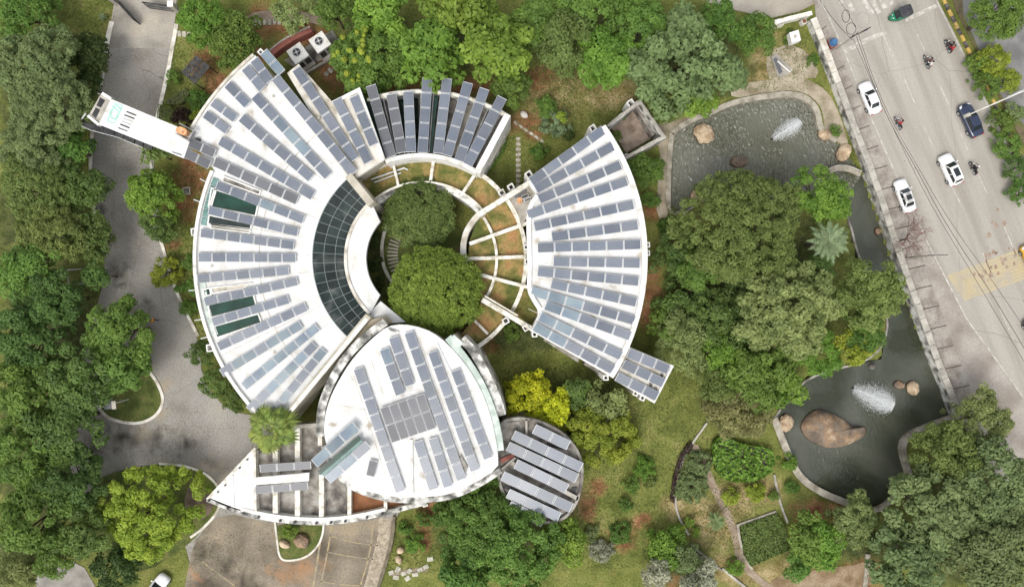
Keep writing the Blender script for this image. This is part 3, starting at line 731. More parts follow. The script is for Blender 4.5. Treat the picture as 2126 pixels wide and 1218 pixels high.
# ---- solar panels
def make_panel_mesh(name, glass):
    b = MB()
    fx, fy = 0.030, 0.022
    z0, z1 = -0.02, 0.02
    O = [(-.5, -.5), (.5, -.5), (.5, .5), (-.5, .5)]
    I = [(-.5 + fx, -.5 + fy), (.5 - fx, -.5 + fy), (.5 - fx, .5 - fy), (-.5 + fx, .5 - fy)]
    b.face([(x, y, z1 - .008) for x, y in I], 0)
    for k in range(4):
        l = (k + 1) % 4
        b.face([(*O[k], z1), (*O[l], z1), (*I[l], z1), (*I[k], z1)], 2 if k in (1, 3) else 1)
        b.face([(*O[k], z0), (*O[l], z0), (*O[l], z1), (*O[k], z1)], 1)
        b.face([(*I[l], z1 - .008), (*I[k], z1 - .008), (*I[k], z1), (*I[l], z1)], 1)
    b.face([(x, y, z0) for x, y in reversed(O)], 2)
    me = bpy.data.meshes.new(name); me.from_pydata(b.v, [], b.f)
    for q in (glass, alu, steel_white): me.materials.append(q)
    me.polygons.foreach_set('material_index', b.m); me.update()
    return me
PM = {'grey': make_panel_mesh('solar_panel', panel_glass), 'blue': make_panel_mesh('solar_panel', panel_blue), 'dark': make_panel_mesh('solar_panel', panel_dark)}

def solar_row(p0, p1, n, wpx, z, zroof, label, group, tilt=4.0, kinds='grey', legs=True, gap=.07, across=1):
    """a rack of n panels from p0 to p1 (photograph pixels at height z)"""
    A, B = W(p0[0], p0[1], z), W(p1[0], p1[1], z)
    d = B - A; L = d.length; d.normalize()
    rz = math.atan2(d.y, d.x)
    wm = wpx * 1.07 * mscale(z)
    mid = (A + B) / 2
    root = thing('solar_panel_row', label, 'solar panels', (mid.x, mid.y, zroof), group)
    R = Matrix.Rotation(rz, 4, 'Z') @ Matrix.Rotation(math.radians(tilt), 4, 'X')
    pl = L / n; pw = wm / across
    for k in range(n):
        for j in range(across):
            kd = kinds if isinstance(kinds, str) else kinds[k % len(kinds)]
            o = link(bpy.data.objects.new('solar_panel', PM[kd]))
            c = A + d * (pl * (k + .5)); 
            off = R @ Vector((0, (j - (across - 1) / 2) * pw, 0))
            sink = RND.uniform(-.012, .012)
            o.matrix_world = Matrix.Translation(c + off + Vector((0, 0, sink))) @ R @ Matrix.Rotation(RND.uniform(-.012, .012), 4, 'Y') @ Matrix.Rotation(RND.uniform(-.012, .012), 4, 'X') @ Matrix.Diagonal((pl - gap, pw - (.03 if across == 1 else .06), 1, 1))
            mw = o.matrix_world.copy()
            attach(o, root)
            o.matrix_basis = mw
    for s in (-.28, .28):
        b = MB()
        off = R @ Vector((0, s * wm, 0))
        b.box((mid.x + off.x, mid.y + off.y, z + off.z - .055), (L + .06, .05, .05), rz)
        b.build('rail', alu, root)
        if legs:
            for t in (.06, .5, .94):
                q = A + d * L * t + off
                lm = MB(); lm.box((q.x, q.y, (z + off.z - .08 + zroof) / 2), (.05, .05, max(.04, z + off.z - .08 - zroof)), rz); lm.build('leg', alu, root)
    return root

ORD = ['', 'first', 'second', 'third', 'fourth', 'fifth', 'sixth', 'seventh', 'eighth', 'ninth', 'tenth', 'eleventh', 'twelfth', 'thirteenth', 'fourteenth', 'fifteenth', 'sixteenth', 'seventeenth', 'eighteenth', 'nineteenth']
NUM = ['', 'one', 'two', 'three', 'four', 'five', 'six', 'seven', 'eight', 'nine', 'ten']
def Z2(p): return (360 + p[0] * .2628, 60 + p[1] * .2628)
def Z3(p): return (660 + p[0] * .2792, 100 + p[1] * .2792)
def Z4(p): return (380 + p[0] * .2627, 340 + p[1] * .2627)
def Z5(p): return (400 + p[0] * .2791, 560 + p[1] * .2791)
def ZE(p): return (490 + p[0] * .2053, 620 + p[1] * .2053)
def ZF(p): return (1040 + p[0] * .2792, 180 + p[1] * .2792)
def ZG(p): return (1040 + p[0] * .2955, 500 + p[1] * .2955)
def ZH(p): return (640 + p[0] * .3284, 660 + p[1] * .3284)
def ZJ(p): return (420 + p[0] * .2939, 860 + p[1] * .2939)
def ZK(p): return (980 + p[0] * .2955, 760 + p[1] * .2955)

# ---------------------------------------------------------------- left fan wing
lw = thing('office_wing', 'large fan-shaped left office wing with white roof and curved glass strip', 'building', W(560, 540))
out_up = ARC(ZR, 542, 129.0, 150.5, 20)
out_lo = ARC(ZR, 464, 156.8, 230.0, 48)
inn = ARC(ZR, 222, 230.0, 129.5, 40)
roof_pts = out_up + [(404, 300), (440, 346)] + out_lo + inn
slab('roof', roof_pts, ZR, ZR - .6, [white_roof, white_paint], lw)
b = MB(); b.prism(WP(ARC(ZR, 536, 129.2, 150.5, 20) + [(410, 302), (446, 350)] + ARC(ZR, 457, 156.8, 229.6, 48) + inn, ZR), ZR - .62, 0, bottom=False); b.build('wall', wall_beige, lw)
b = MB(); b.strip(WP(ARC(ZR + .35, 464, 157.2, 229.4, 48), ZR + .35), .38, ZR + .35, ZR - .3, side=-.1); b.build('parapet', white_paint, lw)
b = MB(); b.strip(WP(ARC(ZR + .3, 542, 129.2, 150.3, 20), ZR + .3), .3, ZR + .3, ZR - .3, side=-.1); b.build('parapet', cream_roof, lw)
c = CC(ZR + .5)
def pol(z, r, a): return arc(CC(z)[0], CC(z)[1], r, a, a, 1)[0]
# right-hand radial walls (seen as plaster bands)
b = MB(); b.strip(WP([pol(ZR + .5, 160, 229.2), pol(ZR + .5, 300, 229.8), pol(ZR + .5, 466, 230.0)], ZR + .5), .75, ZR + .5, 0); b.build('end_wall', wall_beige, lw)
b = MB(); b.strip(WP([pol(ZR + .55, 166, 229.3), pol(ZR + .55, 300, 229.8), pol(ZR + .55, 466, 230.0)], ZR + .55), .45, ZR + .56, ZR + .503, side=.1); b.build('coping', white_paint, lw)
b = MB(); b.strip(WP([pol(ZR + .4, 148, 131.5), pol(ZR + .4, 225, 130.6)], ZR + .4), .9, ZR + .4, 0); b.build('end_wall', wall_beige, lw)
b = MB(); b.strip(WP([pol(ZR + .15, 225, 130.2), pol(ZR + .15, 480, 128.4)], ZR + .15), .30, ZR + .22, ZR - .55); b.build('roof_upstand', concrete_light, lw)
# curved glass strip: 3 bays deep, 17 bays long, sloping towards the courtyard
def glass_z(t): return 7.95 - 1.35 * t
RO, RI = 12.6, 8.95
Cw = Vector((-11.0, 4.22))
def gp(t, a, dz=0.0):
    r = RO + (RI - RO) * t; a = math.radians(a)
    return Vector((Cw.x + r * math.cos(a), Cw.y + r * math.sin(a), glass_z(t) + dz))
NB, NA = 3, 17
A0, A1 = 131.8, 228.4
for i in range(NA):
    for j in range(NB):
        aa, ab = A0 + (A1 - A0) * i / NA + .18, A0 + (A1 - A0) * (i + 1) / NA - .18
        ta, tb = j / NB + .012, (j + 1) / NB - .012
        b = MB()
        am = (aa + ab) / 2
        top = [gp(ta, aa), gp(ta, am), gp(ta, ab), gp(tb, ab), gp(tb, am), gp(tb, aa)]
        dz = RND.uniform(-.01, .01)
        b.face([(p.x, p.y, p.z + dz) for p in (top[0], top[1], top[4], top[5])]); b.face([(p.x, p.y, p.z + dz) for p in (top[1], top[2], top[3], top[4])])
        low = [(p.x, p.y, p.z - .04) for p in top]
        b.face(low)
        b.build('glass_pane', dark_glass, lw)
mull = mat('glazing_bar', (0.26, 0.30, 0.29), rough=.5, fine=.1)
for i in range(NA + 1):
    a = A0 + (A1 - A0) * i / NA
    b = MB(); b.tube([gp(0, a, .01), gp(1, a, .01)], .03, 4); b.build('glazing_bar', mull, lw)
for j in range(NB + 1):
    b = MB(); b.tube([gp(j / NB, A0 + (A1 - A0) * k / 34, .015) for k in range(35)], .05 if j in (0, 3) else .03, 4); b.build('glazing_bar', mull, lw)
# floor and walls below the glass, and the white crescent roof next to it
b = MB(); b.prism([(gp(0, a).x, gp(0, a).y) for a in np.linspace(A0, A1, 30)] + [(gp(1, a).x, gp(1, a).y) for a in np.linspace(A1, A0, 30)], 6.3, 0, bottom=False); b.build('inner_storey', concrete, lw)
ZC = 6.3
slab('crescent_roof', ARC(ZC, 158, 131, 228, 34) + ARC(ZC, 113, 222, 138, 34), ZC + .25, ZC - .3, [white_roof, white_paint], lw, zpx=ZC)
b = MB(); b.strip(WP(ARC(ZC + .3, 155.5, 131.5, 227.5, 34), ZC + .3), .35, ZC + .45, ZC - .2); b.build('gutter', cream_roof, lw)
b = MB(); b.prism(WP(ARC(ZC, 158, 133, 226, 30) + ARC(ZC, 134, 223, 137, 30), ZC), ZC - .32, 0, bottom=False); b.build('courtyard_wall', concrete, lw)
# roof lights between the lower rows of panels
def rooflight(pts, m, parent=lw, z=ZR, depth=.35):
    g = slab('roof_light', pts, z + .06, z + .004, m, parent)
    b = MB(); b.strip(WP(pts, z + .2), .16, z + .2, z + .003, closed=True); b.build('upstand', white_paint, g)
    return g
rooflight([Z4(p) for p in ((322,100),(612,214),(600,245),(306,138))], [concrete, concrete])
rooflight([Z4(p) for p in ((225,192),(592,318),(572,412),(200,335))], [green_glass, white_paint])
rooflight([Z4(p) for p in ((205,405),(540,475),(533,516),(195,474))], [dark_glass, white_paint])
rooflight([Z4(p) for p in ((222,478),(530,520),(525,548),(215,508))], [concrete_light, white_paint])
rooflight([Z4(p) for p in ((155,990),(212,982),(220,1034),(165,1048))], [green_glass, white_paint])
rooflight([Z4(p) for p in ((222,980),(540,942),(470,985),(228,1022))], [cream_roof, white_paint])
rooflight([Z4(p) for p in ((196,1110),(555,1035),(578,1118),(216,1215))], [green_glass, white_paint])
rooflight([Z5(p) for p in ((152,420),(486,326),(510,392),(178,505))], [green_glass, white_paint])
rooflight([Z4(p) for p in ((206,345),(250,195),(262,200),(222,340))], [teal_glass, white_paint])
# glass eaves along the outer edge
for a0, a1 in ((158.5, 171.5), (186.5, 201)):
    n = 6
    for k in range(n):
        aa, ab = a0 + (a1 - a0) * k / n + .1, a0 + (a1 - a0) * (k + 1) / n - .1
        slab('eaves_pane', ARC(ZR + .1, 458, aa, ab, 2) + ARC(ZR + .1, 446, ab, aa, 2), ZR + .1, ZR + .03, teal_glass if a0 < 170 else greenish, lw)
for a in (160.5, 165.8, 188.3, 195.8, 200.5):
    p0, p1 = pol(ZR - .5, 464, a), pol(ZR - .5, 484, a - .3)
    b = MB(); b.tube([W(*p0, ZR - .5), W(*p1, ZR - .5)], .07, 5); b.build('bracket', steel_white, lw)

seam = mat('roof_seam', [(.4, (.40, .36, .28)), (.6, (.58, .55, .48))], scale=1.5, rough=.9)
b = MB(); b.strip(WP(ARC(ZR, 332, 131, 229, 50), ZR), .12, ZR + .006, ZR + .001); b.build('roof_joint', seam, lw)
for a in (141, 150.5, 158.8, 170, 178.5, 187.3, 206.3, 216):
    b = MB(); b.strip(WP([pol(ZR, 228, a), pol(ZR, 455, a)], ZR), .07, ZR + .005, ZR + .001); b.build('roof_joint', seam, lw)
for px, py in ((570, 731), (440, 552), (568, 200), (662, 245)):
    cc = W(px, py, ZR); b = MB(); b.cyl((cc.x, cc.y, ZR), .16, .12, 8); b.build('roof_drain', concrete_light, lw)
# hollow square shafts beside the walls
def shaft(px, py, z, rot, parent, s=.72):
    b = MB(); c = W(px, py, z); h = s / 2
    ca, sa = math.cos(rot), math.sin(rot)
    sq = [(c.x + x * ca - y * sa, c.y + x * sa + y * ca) for x, y in ((-h, -h), (h, -h), (h, h), (-h, h))]
    b.strip(sq, .14, z, 0, closed=True); b.build('shaft', white_paint, parent)
for px, py in ((404, 481), (436, 722)): shaft(px, py, 7.4, 0.1, lw, .75)
shaft(541, 108, 7.6, .8, lw, .5); shaft(430, 332, 6.5, .4, lw, .7)

# north-west roof between the fan and the open block
nw = thing('link_block', 'white-roofed block between the left fan roof and the open north block', 'building', W(690, 270))
NWP = [(596,152),(620,133),(690,212),(746,184),(798,331),(742,368),(726,369)]
slab('roof', NWP, 7.7, 7.2, [cream_roof, white_paint], nw)
b = MB(); b.prism(WP([(602,156),(620,140),(690,218),(742,192),(790,328),(742,362),(728,363)], 7.7), 7.18, 0, bottom=False); b.build('wall', wall_beige, nw)
b = MB(); b.strip(WP([(690,212),(746,184),(798,331)], 7.9), .4, 7.95, 7.4, side=-.1); b.build('parapet', white_paint, nw)

def add_rows(rows, z, zroof, fmt, group, wpx=19.5, tilt=4.0, start=1, kinds=None):
    for k, r in enumerate(rows):
        kd = 'grey'
        if len(r) > 3: kd = r[3]
        solar_row(r[0], r[1], r[2], r[4] if len(r) > 4 else wpx, z, zroof, fmt.format(n=NUM[r[2]], o=ORD[k + start]), group, tilt, kd)

ZP = ZR + .35
mixb = ['grey', 'grey', 'blue', 'blue', 'blue', 'grey', 'grey']
LEFT = [(Z3((265,355)), Z3((418,722)), 3), (Z3((137,378)), Z3((378,852)), 4), (Z2((967,312)), Z2((1437,1035)), 6), (Z2((803,380)), Z2((1425,1145)), 7, 'grey'),
        (Z2((640,525)), Z2((1225,1165)), 7, mixb), (Z2((535,697)), Z2((1092,1180)), 6), ((456,291), (650.6,407), 7), ((444,335), (618,416), 6, 'dark'),
        (Z4((262,167)), Z4((955,443)), 6, ['grey','grey','grey','blue','grey','grey'], 17), (Z4((200,365)), Z4((910,543)), 6, 'grey', 16.5), (Z4((137,545)), Z4((878,645)), 7, 'grey', 17), (Z4((118,738)), Z4((893,743)), 7, 'grey', 17.5),
        (Z4((112,910)), Z4((838,843)), 7, 'grey', 17), (Z4((168,1092)), Z4((907,926)), 7, 'grey', 16.5), (Z5((145,390)), Z5((716,217)), 6, 'grey', 17), (Z5((190,572)), Z5((847,272)), 7, 'grey', 17.5),
        (Z5((212,770)), Z5((808,405)), 7, ['grey','blue','blue','grey','blue','blue','blue'], 17.5), (ZE((75,888)), ZE((825,280)), 7, 'blue', 17.5), (ZE((130,1125)), ZE((800,460)), 7, ['grey','grey','blue','blue','blue','blue','grey'], 17.5), (ZE((370,1150)), ZE((890,515)), 6, ['grey','blue','grey','grey','grey','blue'], 17)]
add_rows(LEFT, ZP, ZR, 'row of {n} solar panels on the left fan roof, {o} long row anticlockwise from north block', 'long panel rows on the left fan roof') if False else None
for k, r in enumerate(LEFT):
    zroof = 7.7 if k < 3 else ZR
    w = r[4] if len(r) > 4 else 19.0
    where = 'on the roof left of the open north block' if k < 2 else 'on the left fan roof'
    lab = f'row of {NUM[r[2]]} solar panels on the left fan, {ORD[min(k + 1, 19)]} long row anticlockwise from north block' if k < 19 else 'last row of solar panels on the left fan, beside the fan palm'
    solar_row(r[0], r[1], r[2], w, zroof + .35, zroof, lab, 'long panel rows on the left fan roof', 4.0, r[3] if len(r) > 3 else 'grey')
SHORT = [(Z2((710,180)), Z2((857,350)), 2, 'blue', 19), (Z2((637,240)), Z2((760,420)), 2, 'grey', 19), (Z2((565,303)), Z2((708,475)), 2, 'grey', 19), (Z2((425,435)), Z2((588,602)), 2, 'grey', 18), (Z2((307,577)), Z2((492,712)), 2, 'grey', 17), (Z2((247,670)), Z2((430,805)), 2, 'grey', 17)]
add_rows(SHORT, ZP, ZR, 'pair of solar panels at the left fan\'s upper rim, {o} from the cooling units', 'panel pairs on the fan rim')
solar_row(Z2((120,895)), Z2((330,985)), 2, 18, ZP + .2, ZR, 'upper pair of dark solar panels where the sign slab meets the fan', 'panel pairs by the sign slab', 3, 'dark')
solar_row(Z2((88,975)), Z2((290,1075)), 2, 19, ZP + .2, ZR, 'lower pair of dark solar panels where the sign slab meets the fan', 'panel pairs by the sign slab', 3, 'dark')

# ---------------------------------------------------------------- open north block
nb = thing('open_block', 'open-topped north block of dark bays under rows of solar panels', 'building', W(900, 270))
ZN = 6.6
slab('deck', ARC(4.6, 334, 63, 107.5, 20) + ARC(4.6, 214, 108.5, 57.5, 16), 4.6, 4.2, [concrete, concrete], nb)
b = MB(); b.strip(WP(ARC(ZN, 346, 58.3, 108.5, 28), ZN), .55, ZN, 0); b.build('outer_wall', stained, nb)
b = MB(); b.strip(WP(ARC(ZN + .06, 346, 58.1, 108.6, 28), ZN + .06), .34, ZN + .1, ZN + .003); b.build('coping', beam_white, nb)
b = MB(); b.strip(WP([pol(ZN + .4, 214, 56.4), pol(ZN + .4, 350, 58.6)], ZN + .4), .75, ZN + .4, 0); b.build('side_wall', white_paint, nb)
slab('side_ledge', [Z3(p) for p in ((1395,655),(1355,630),(1215,850),(1275,875))], 3.2, 0, [concrete_light, stained], nb)
b = MB(); b.strip(WP(ARC(ZN, 214, 57, 110, 20), ZN), .5, ZN, 0); b.build('inner_wall', white_paint, nb)
# green glass bays and ribs between the rows
def bay(a, w, m, r0=222, r1=338, z=4.9):
    slab('bay', [pol(z, r1, a + w), pol(z, r1, a - w), pol(z, r0, a - w * 1.0), pol(z, r0, a + w * 1.0)], z, z - .3, [m, concrete], nb)
for a, w, m in ((106.5, 1.6, green_glass), (97.5, 1.2, green_glass), (100.5, 1.2, dark_glass), (88.5, 1.4, green_glass), (92.5, 1.0, dark_glass), (83, 1, concrete_light), (79, 1.2, concrete), (73, 1.2, concrete_light), (67, 1.4, concrete), (62, 1.4, concrete_light)):
    bay(a, w, m)
slab('bay_glass', [Z3(p) for p in ((838,375),(893,355),(855,690),(850,790),(815,785),(820,700))], 6.0, 5.9, [green_glass, concrete], nb)
slab('bay_glass', [Z3(p) for p in ((340,405),(375,392),(520,820),(495,830))], 6.0, 5.9, [green_glass, concrete], nb)
for a in (107.8, 103.3, 98.8, 94.6, 90, 85.6, 81, 76.2, 71, 65.8, 61):
    b = MB(); b.strip(WP([pol(6.2, 216, a), pol(6.2, 342, a)], 6.2), .14, 6.3, 5.0); b.build('rib', grey_metal, nb)
NORTH = [((393,275),(545,810),5,'dark'), ((545,340),(625,780),4,'dark'), ((672,320),(693,775),4,'grey'), ((815,220),(778,780),5,'grey'), ((962,225),(893,785),5,'grey'), ((1118,255),(960,800),5,'grey'), ((1240,300),(1048,840),5,'blue'), ((1372,365),(1110,870),5,'grey')]
for k, r in enumerate(NORTH):
    solar_row(Z3(r[0]), Z3(r[1]), r[2], 20.0, ZN + .55, ZN, f'row of {NUM[r[2]]} solar panels over the open north block, {ORD[k + 1]} from the left', 'panel rows over the open north block', 3.0, r[3] if r[3] != 'blue' else 'grey', legs=False)

# ---------------------------------------------------------------- courtyard ring with its roof garden
rg = thing('courtyard_ring', 'curved grass-topped ring with white beams around the round courtyard', 'building', W(1000, 480))
ZG_ = 3.4
roofgrass = mat('dry_roof_grass', [(0.34, (0.085, 0.105, 0.025)), (0.45, (0.165, 0.150, 0.045)), (0.54, (0.29, 0.215, 0.080)), (0.66, (0.36, 0.20, 0.085))], scale=0.45, rough=1, fine=.3, fscale=4, bump=.4, bscale=6, detail=10)
gpts = ARC(ZG_, 210, 132, -60, 60) + [(945,705),(960,690),(990,655),(1000,617),(980,585),(972,540),(974,503),(985,470),(995,447)] + ARC(ZG_, 157, 36, 132, 26)
slab('roof_garden', gpts, ZG_, 0, [roofgrass, concrete], rg)
slab('garden_strip', [(1080,596),(1097,600),(1102,618),(1119,645),(1100,678),(1058,650)], ZG_ - .05, 0, [roofgrass, concrete], rg)
b = MB(); b.strip(WP(ARC(ZG_ + .5, 213, 131, -62, 60), ZG_ + .5), .5, ZG_ + .55, 0); b.build('outer_beam', beam_white, rg)
b = MB(); b.strip(WP(ARC(ZG_ + .5, 154, 36, 134, 26), ZG_ + .5), .85, ZG_ + .5, 0); b.build('inner_beam', stained, rg)
b = MB(); b.strip(WP(ARC(ZG_ + .6, 160, 36, 134, 26), ZG_ + .6), .25, ZG_ + .75, ZG_ - .1); b.build('inner_kerb', beam_white, rg)
b = MB(); b.strip(WP(smooth_line([(993,446),(978,463),(966,485),(961,510),(962,535),(968,556),(985,590)], 2), ZG_ + .7), .7, ZG_ + .7, 0); b.build('inner_beam', cream_roof, rg)
b = MB(); b.strip(WP(ARC(ZG_ + .4, 152, 35, -32, 20), ZG_ + .4), .34, ZG_ + .42, ZG_ - .1); b.build('ring_beam', beam_white, rg)
for p0, p1, w in (((815,336),(827,386),.3), ((900,331),(893,381),.35), ((984,365),(957,406),.35), ((1103,460),(975,506),.42), ((1112,532),(970,537),.42), ((1104,598),(980,566),.42), ((1013,693),(982,662),.3)):
    b = MB(); b.strip(WP([p0, p1], ZG_ + .65), w, ZG_ + .68, ZG_ - .15); b.build('spoke_beam', beam_white, rg)
b = MB(); b.strip(WP([(1100,379),(992,446)], 6.2), .6, 6.2, 5.5); b.build('radial_beam', beam_white, rg)
b = MB(); b.strip(WP([(1001,622),(1105,683)], 5.0), .6, 5.0, 4.4); b.build('radial_beam', beam_white, rg)
b = MB(); b.strip(WP([(1006,614),(1075,655)], 4.9), .18, 4.9, 4.5); b.build('thin_beam', beam_white, rg)
b = MB(); b.strip(WP([(770,372),(838,348),(846,352)], 3.9), .16, 3.7, 3.45); b.build('pipe', steel_white, rg)
b = MB(); b.strip(WP([(776,378),(832,358)], 3.9), .12, 3.7, 3.45); b.build('pipe', steel_white, rg)
for px, py in ((1042,400), (1061,388), (1050,666), (1092,680)): shaft(px, py, 5.2, .55, rg, .62)

# courtyard floor: curved kerb, steps and planting bed
cf = sheet('courtyard_lawn', ARC(0, 92, 90, -200, 40), 0.02, mat('courtyard_lawn', [(.35,(.060,.075,.022)),(.55,(.105,.13,.032)),(.7,(.17,.15,.06))], scale=.6, rough=1, fine=.3, fscale=5), sm=0)
b = MB(); b.strip(WP(smooth_line([(806,462),(795,490),(792,520),(795,550),(808,578),(815,585)], 2), .2), .42, .22, 0); b.build('kerb', kerb_white, cf)
for k in range(11):
    t = k / 10
    a = 152 + 60 * t
    p0 = (884 + 80 * math.cos(math.radians(a)), 528 - 80 * math.sin(math.radians(a)) * 1.0)
    p1 = (884 + 58 * math.cos(math.radians(a)), 528 - 58 * math.sin(math.radians(a)) * 1.0)
    b = MB(); b.strip(WP([p0, p1], .1), .22, .12 + .01 * k, 0.0); b.build('step', concrete_light, cf)

# ---------------------------------------------------------------- right fan wing
rw = thing('office_wing', 'fan-shaped right office wing with white roof and curved outer parapet', 'building', W(1220, 520))
inner_r = smooth_line([(1094,376),(1116,408),(1101,424),(1094,446),(1096,500),(1098,560),(1096,596),(1100,616),(1121,646),(1103,684)], 1)
outer_r = ARC(ZR, 472, -31.8, 35.6, 40)
slab('roof', inner_r + outer_r, ZR, ZR - .6, [white_roof, white_paint], rw)
b = MB(); b.prism(WP([((p[0] - 1215) * .975 + 1215, (p[1] - 530) * .975 + 530) for p in inner_r + outer_r], ZR), ZR - .62, 0, bottom=False); b.build('wall', wall_beige, rw)
b = MB(); b.strip(WP(ARC(ZR + .3, 470, -31.8, 35.4, 40), ZR + .3), .62, ZR + .34, ZR - .3); b.build('parapet', white_paint, rw)
b = MB(); b.strip(WP(smooth_line([(1116,406),(1103,422),(1097,446),(1098,500),(1100,560),(1098,596),(1103,614),(1121,642)], 2), ZR + .3), .5, ZR + .34, ZR - .3); b.build('parapet', white_paint, rw)
b = MB(); b.strip(WP([(1103,684),(1190,733),(1274,782)], ZR + .2), .3, ZR + .2, ZR - .4); b.build('parapet', white_paint, rw)
b = MB(); b.strip(WP([(1095,375),(1175,320),(1254,264)], ZR + .2), .25, ZR + .2, ZR - .4); b.build('parapet', white_paint, rw)
for a in (28.5, 20.8, 13.2, 5.5, -2.2, -9.8, -17.5, -25):
    b = MB(); b.strip(WP([pol(ZR, 250, a), pol(ZR, 458, a)], ZR), .07, ZR + .005, ZR + .001); b.build('roof_joint', seam, rw)
slab('service_terrace', [(1052,402),(1094,376),(1114,408),(1100,424),(1094,452),(1082,470),(1075,440)], 4.6, 0, [concrete_light, wall_beige], rw)
for px, py in ((1098,362), (1231,266)): shaft(px, py, 7.0, .6, rw, .62)
for px, py in ((1344,508), (1344,525), (1093,513), (1095,543), (1110,694), (1258,784)): shaft(px, py, 7.0, .05, rw, .5)
slab('ledge', [(1128,706),(1136,698),(1205,738),(1200,752)], 2.5, 0, [concrete, concrete], rw)
slab('ledge', [(1212,756),(1218,748),(1262,772),(1256,784)], 2.5, 0, [concrete, concrete], rw)
RIGHT = [(ZF((220,710)), ZF((765,318)), 5), (ZF((255,765)), ZF((838,438)), 5), (ZF((280,840)), ZF((895,580)), 5), (ZF((195,955)), ZF((942,700)), 6), (ZF((245,1042)), ZF((990,875)), 6), (ZF((375,1118)), ZF((1022,1028)), 5),
         (ZG((255,50)), ZG((985,25)), 6), (ZG((365,145)), ZG((980,158)), 5), (ZG((255,215)), ZG((970,285)), 6), (ZG((350,300)), ZG((955,432)), 5), (ZG((210,350)), ZG((942,560)), 6, ['blue','blue','blue','grey','grey','grey']), (ZG((310,450)), ZG((912,670)), 5, ['blue','blue','grey','grey','grey']), (ZG((270,530)), ZG((848,808)), 5, ['blue','blue','grey','grey','grey']), (ZG((232,598)), ZG((790,908)), 5, ['blue','blue','grey','grey','grey'])]
add_rows(RIGHT, ZP, ZR, 'row of {n} solar panels on the right fan roof, {o} from the top', 'panel rows on the right fan roof', wpx=18.3)

# south annex of the right wing
sa_ = thing('roof_annex', 'small low annex with nine solar panels at the right fan\'s lower end', 'building', W(1335, 778))
SA = [(1306,722),(1396,760),(1358,834),(1277,787)]
slab('roof', SA, 6.8, 6.4, [cream_roof, white_paint], sa_)
b = MB(); b.prism(WP([(1306,727),(1390,762),(1357,828),(1282,785)], 6.8), 6.38, 0, bottom=False); b.build('wall', wall_beige, sa_)
b = MB(); b.strip(WP([(1306,722),(1396,760),(1358,834),(1277,787)], 6.95), .25, 7.0, 6.5); b.build('parapet', white_paint, sa_)
for px, py in ((1375,780), (1362,808), (1352,800)): slab('vent', [(px-4,py-4),(px+3,py-2),(px+1,py+5),(px-5,py+3)], 7.1, 6.8, [dark_metal, white_paint], sa_)
for px, py in ((1320,816), (1334,826)): shaft(px, py, 5.5, -.4, sa_, .5)
ANX = [(ZG((892,785)), ZG((1180,905)), 3), (ZG((858,862)), ZG((1145,1000)), 3), (ZG((812,950)), ZG((1102,1092)), 3)]
add_rows(ANX, 7.15, 6.8, 'row of three solar panels on the small lower annex, {o} from the top', 'panel rows on the annex', wpx=19)

# north annex: roofless walled yard
na = thing('walled_yard', 'roofless weathered concrete yard at the right fan\'s upper end', 'building', W(1315, 268))
b = MB(); b.strip(WP([(1262,262),(1328,210),(1378,284),(1298,328)], 3.6), .45, 3.6, 0); b.build('wall', stained, na)
b = MB(); b.strip(WP([(1262,262),(1328,210),(1378,284),(1298,328)], 3.65), .28, 3.7, 3.603); b.build('coping', concrete_light, na)
slab('inner_ledge', [(1318,222),(1326,216),(1364,278),(1354,282)], 2.2, 0, [concrete, concrete], na)
slab('floor', [(1270,266),(1325,222),(1365,280),(1300,318)], 0.5, 0, [mat('pinkish_soil', [(.35,(.20,.15,.115)),(.6,(.36,.29,.235))], scale=.9, rough=1, fine=.2), concrete], na)
shaft(1310, 214, 3.6, .6, na, .7)
shaft(1300, 325, 3.0, .5, na, .5)

# ---------------------------------------------------------------- the pointed auditorium
au = thing('auditorium', 'pointed eye-shaped hall with white roof and stained gutter rim', 'building', W(860, 860))
ZA = 9.0
AUL = [(836,672),(804,677),(775,700),(748,726),(725,754),(706,785),(690,815),(679,844),(673,875),(673,905),(682,940),(700,975),(724,1002),(756,1018),(800,1028),(837,1032),(890,1031),(936,1025),(985,1003),(1034,972)]
AUR = [(1034,972),(1034,945),(1031,918),(1018,857),(995,801),(972,764),(945,730),(913,699),(880,681)]
apts = smooth_line(AUL + AUR[1:], 1, True)
slab('roof', apts, ZA, ZA - .5, [white_roof, white_paint], au)
b = MB(); b.prism(WP([((p[0] - 855) * .985 + 855, (p[1] - 860) * .985 + 860) for p in apts], ZA), ZA - .52, 0, bottom=False); b.build('wall', wall_beige, au)
b = MB(); b.strip(WP(smooth_line([(800,668),(770,690),(738,718),(714,746),(695,777),(679,810),(668,842),(664,875),(665,905)], 2), ZA - .25), .95, ZA - .25, ZA - 1.3); b.build('gutter', stained, au)
b = MB(); b.strip(WP(smooth_line([(672,925),(700,985),(735,1015),(795,1034),(838,1038),(892,1037),(940,1030),(990,1008),(1040,976)], 2), ZA - .25), .7, ZA - .25, ZA - 1.3); b.build('gutter', stained, au)
b = MB(); b.strip(WP(smooth_line([(1038,935),(1034,900),(1023,855),(1001,800),(975,758),(948,722),(930,700)], 2), ZA - .15), .9, ZA - .15, ZA - 1.2); b.build('green_gutter', greenish, au)
b = MB(); b.strip(WP(smooth_line([(1042,862),(1034,832),(1016,790),(996,752),(978,722),(958,704)], 2), ZA - .6), 1.0, ZA - .6, 0); b.build('outer_ledge', stained, au)
slab('corner_block', [(932,704),(942,694),(962,712),(952,724)], ZA - .2, 0, [greenish, wall_beige], au)
b = MB(); b.strip(WP([(806,682),(828,690)], ZA + .2), .2, ZA + .2, ZA); b.build('upstand', stained, au)
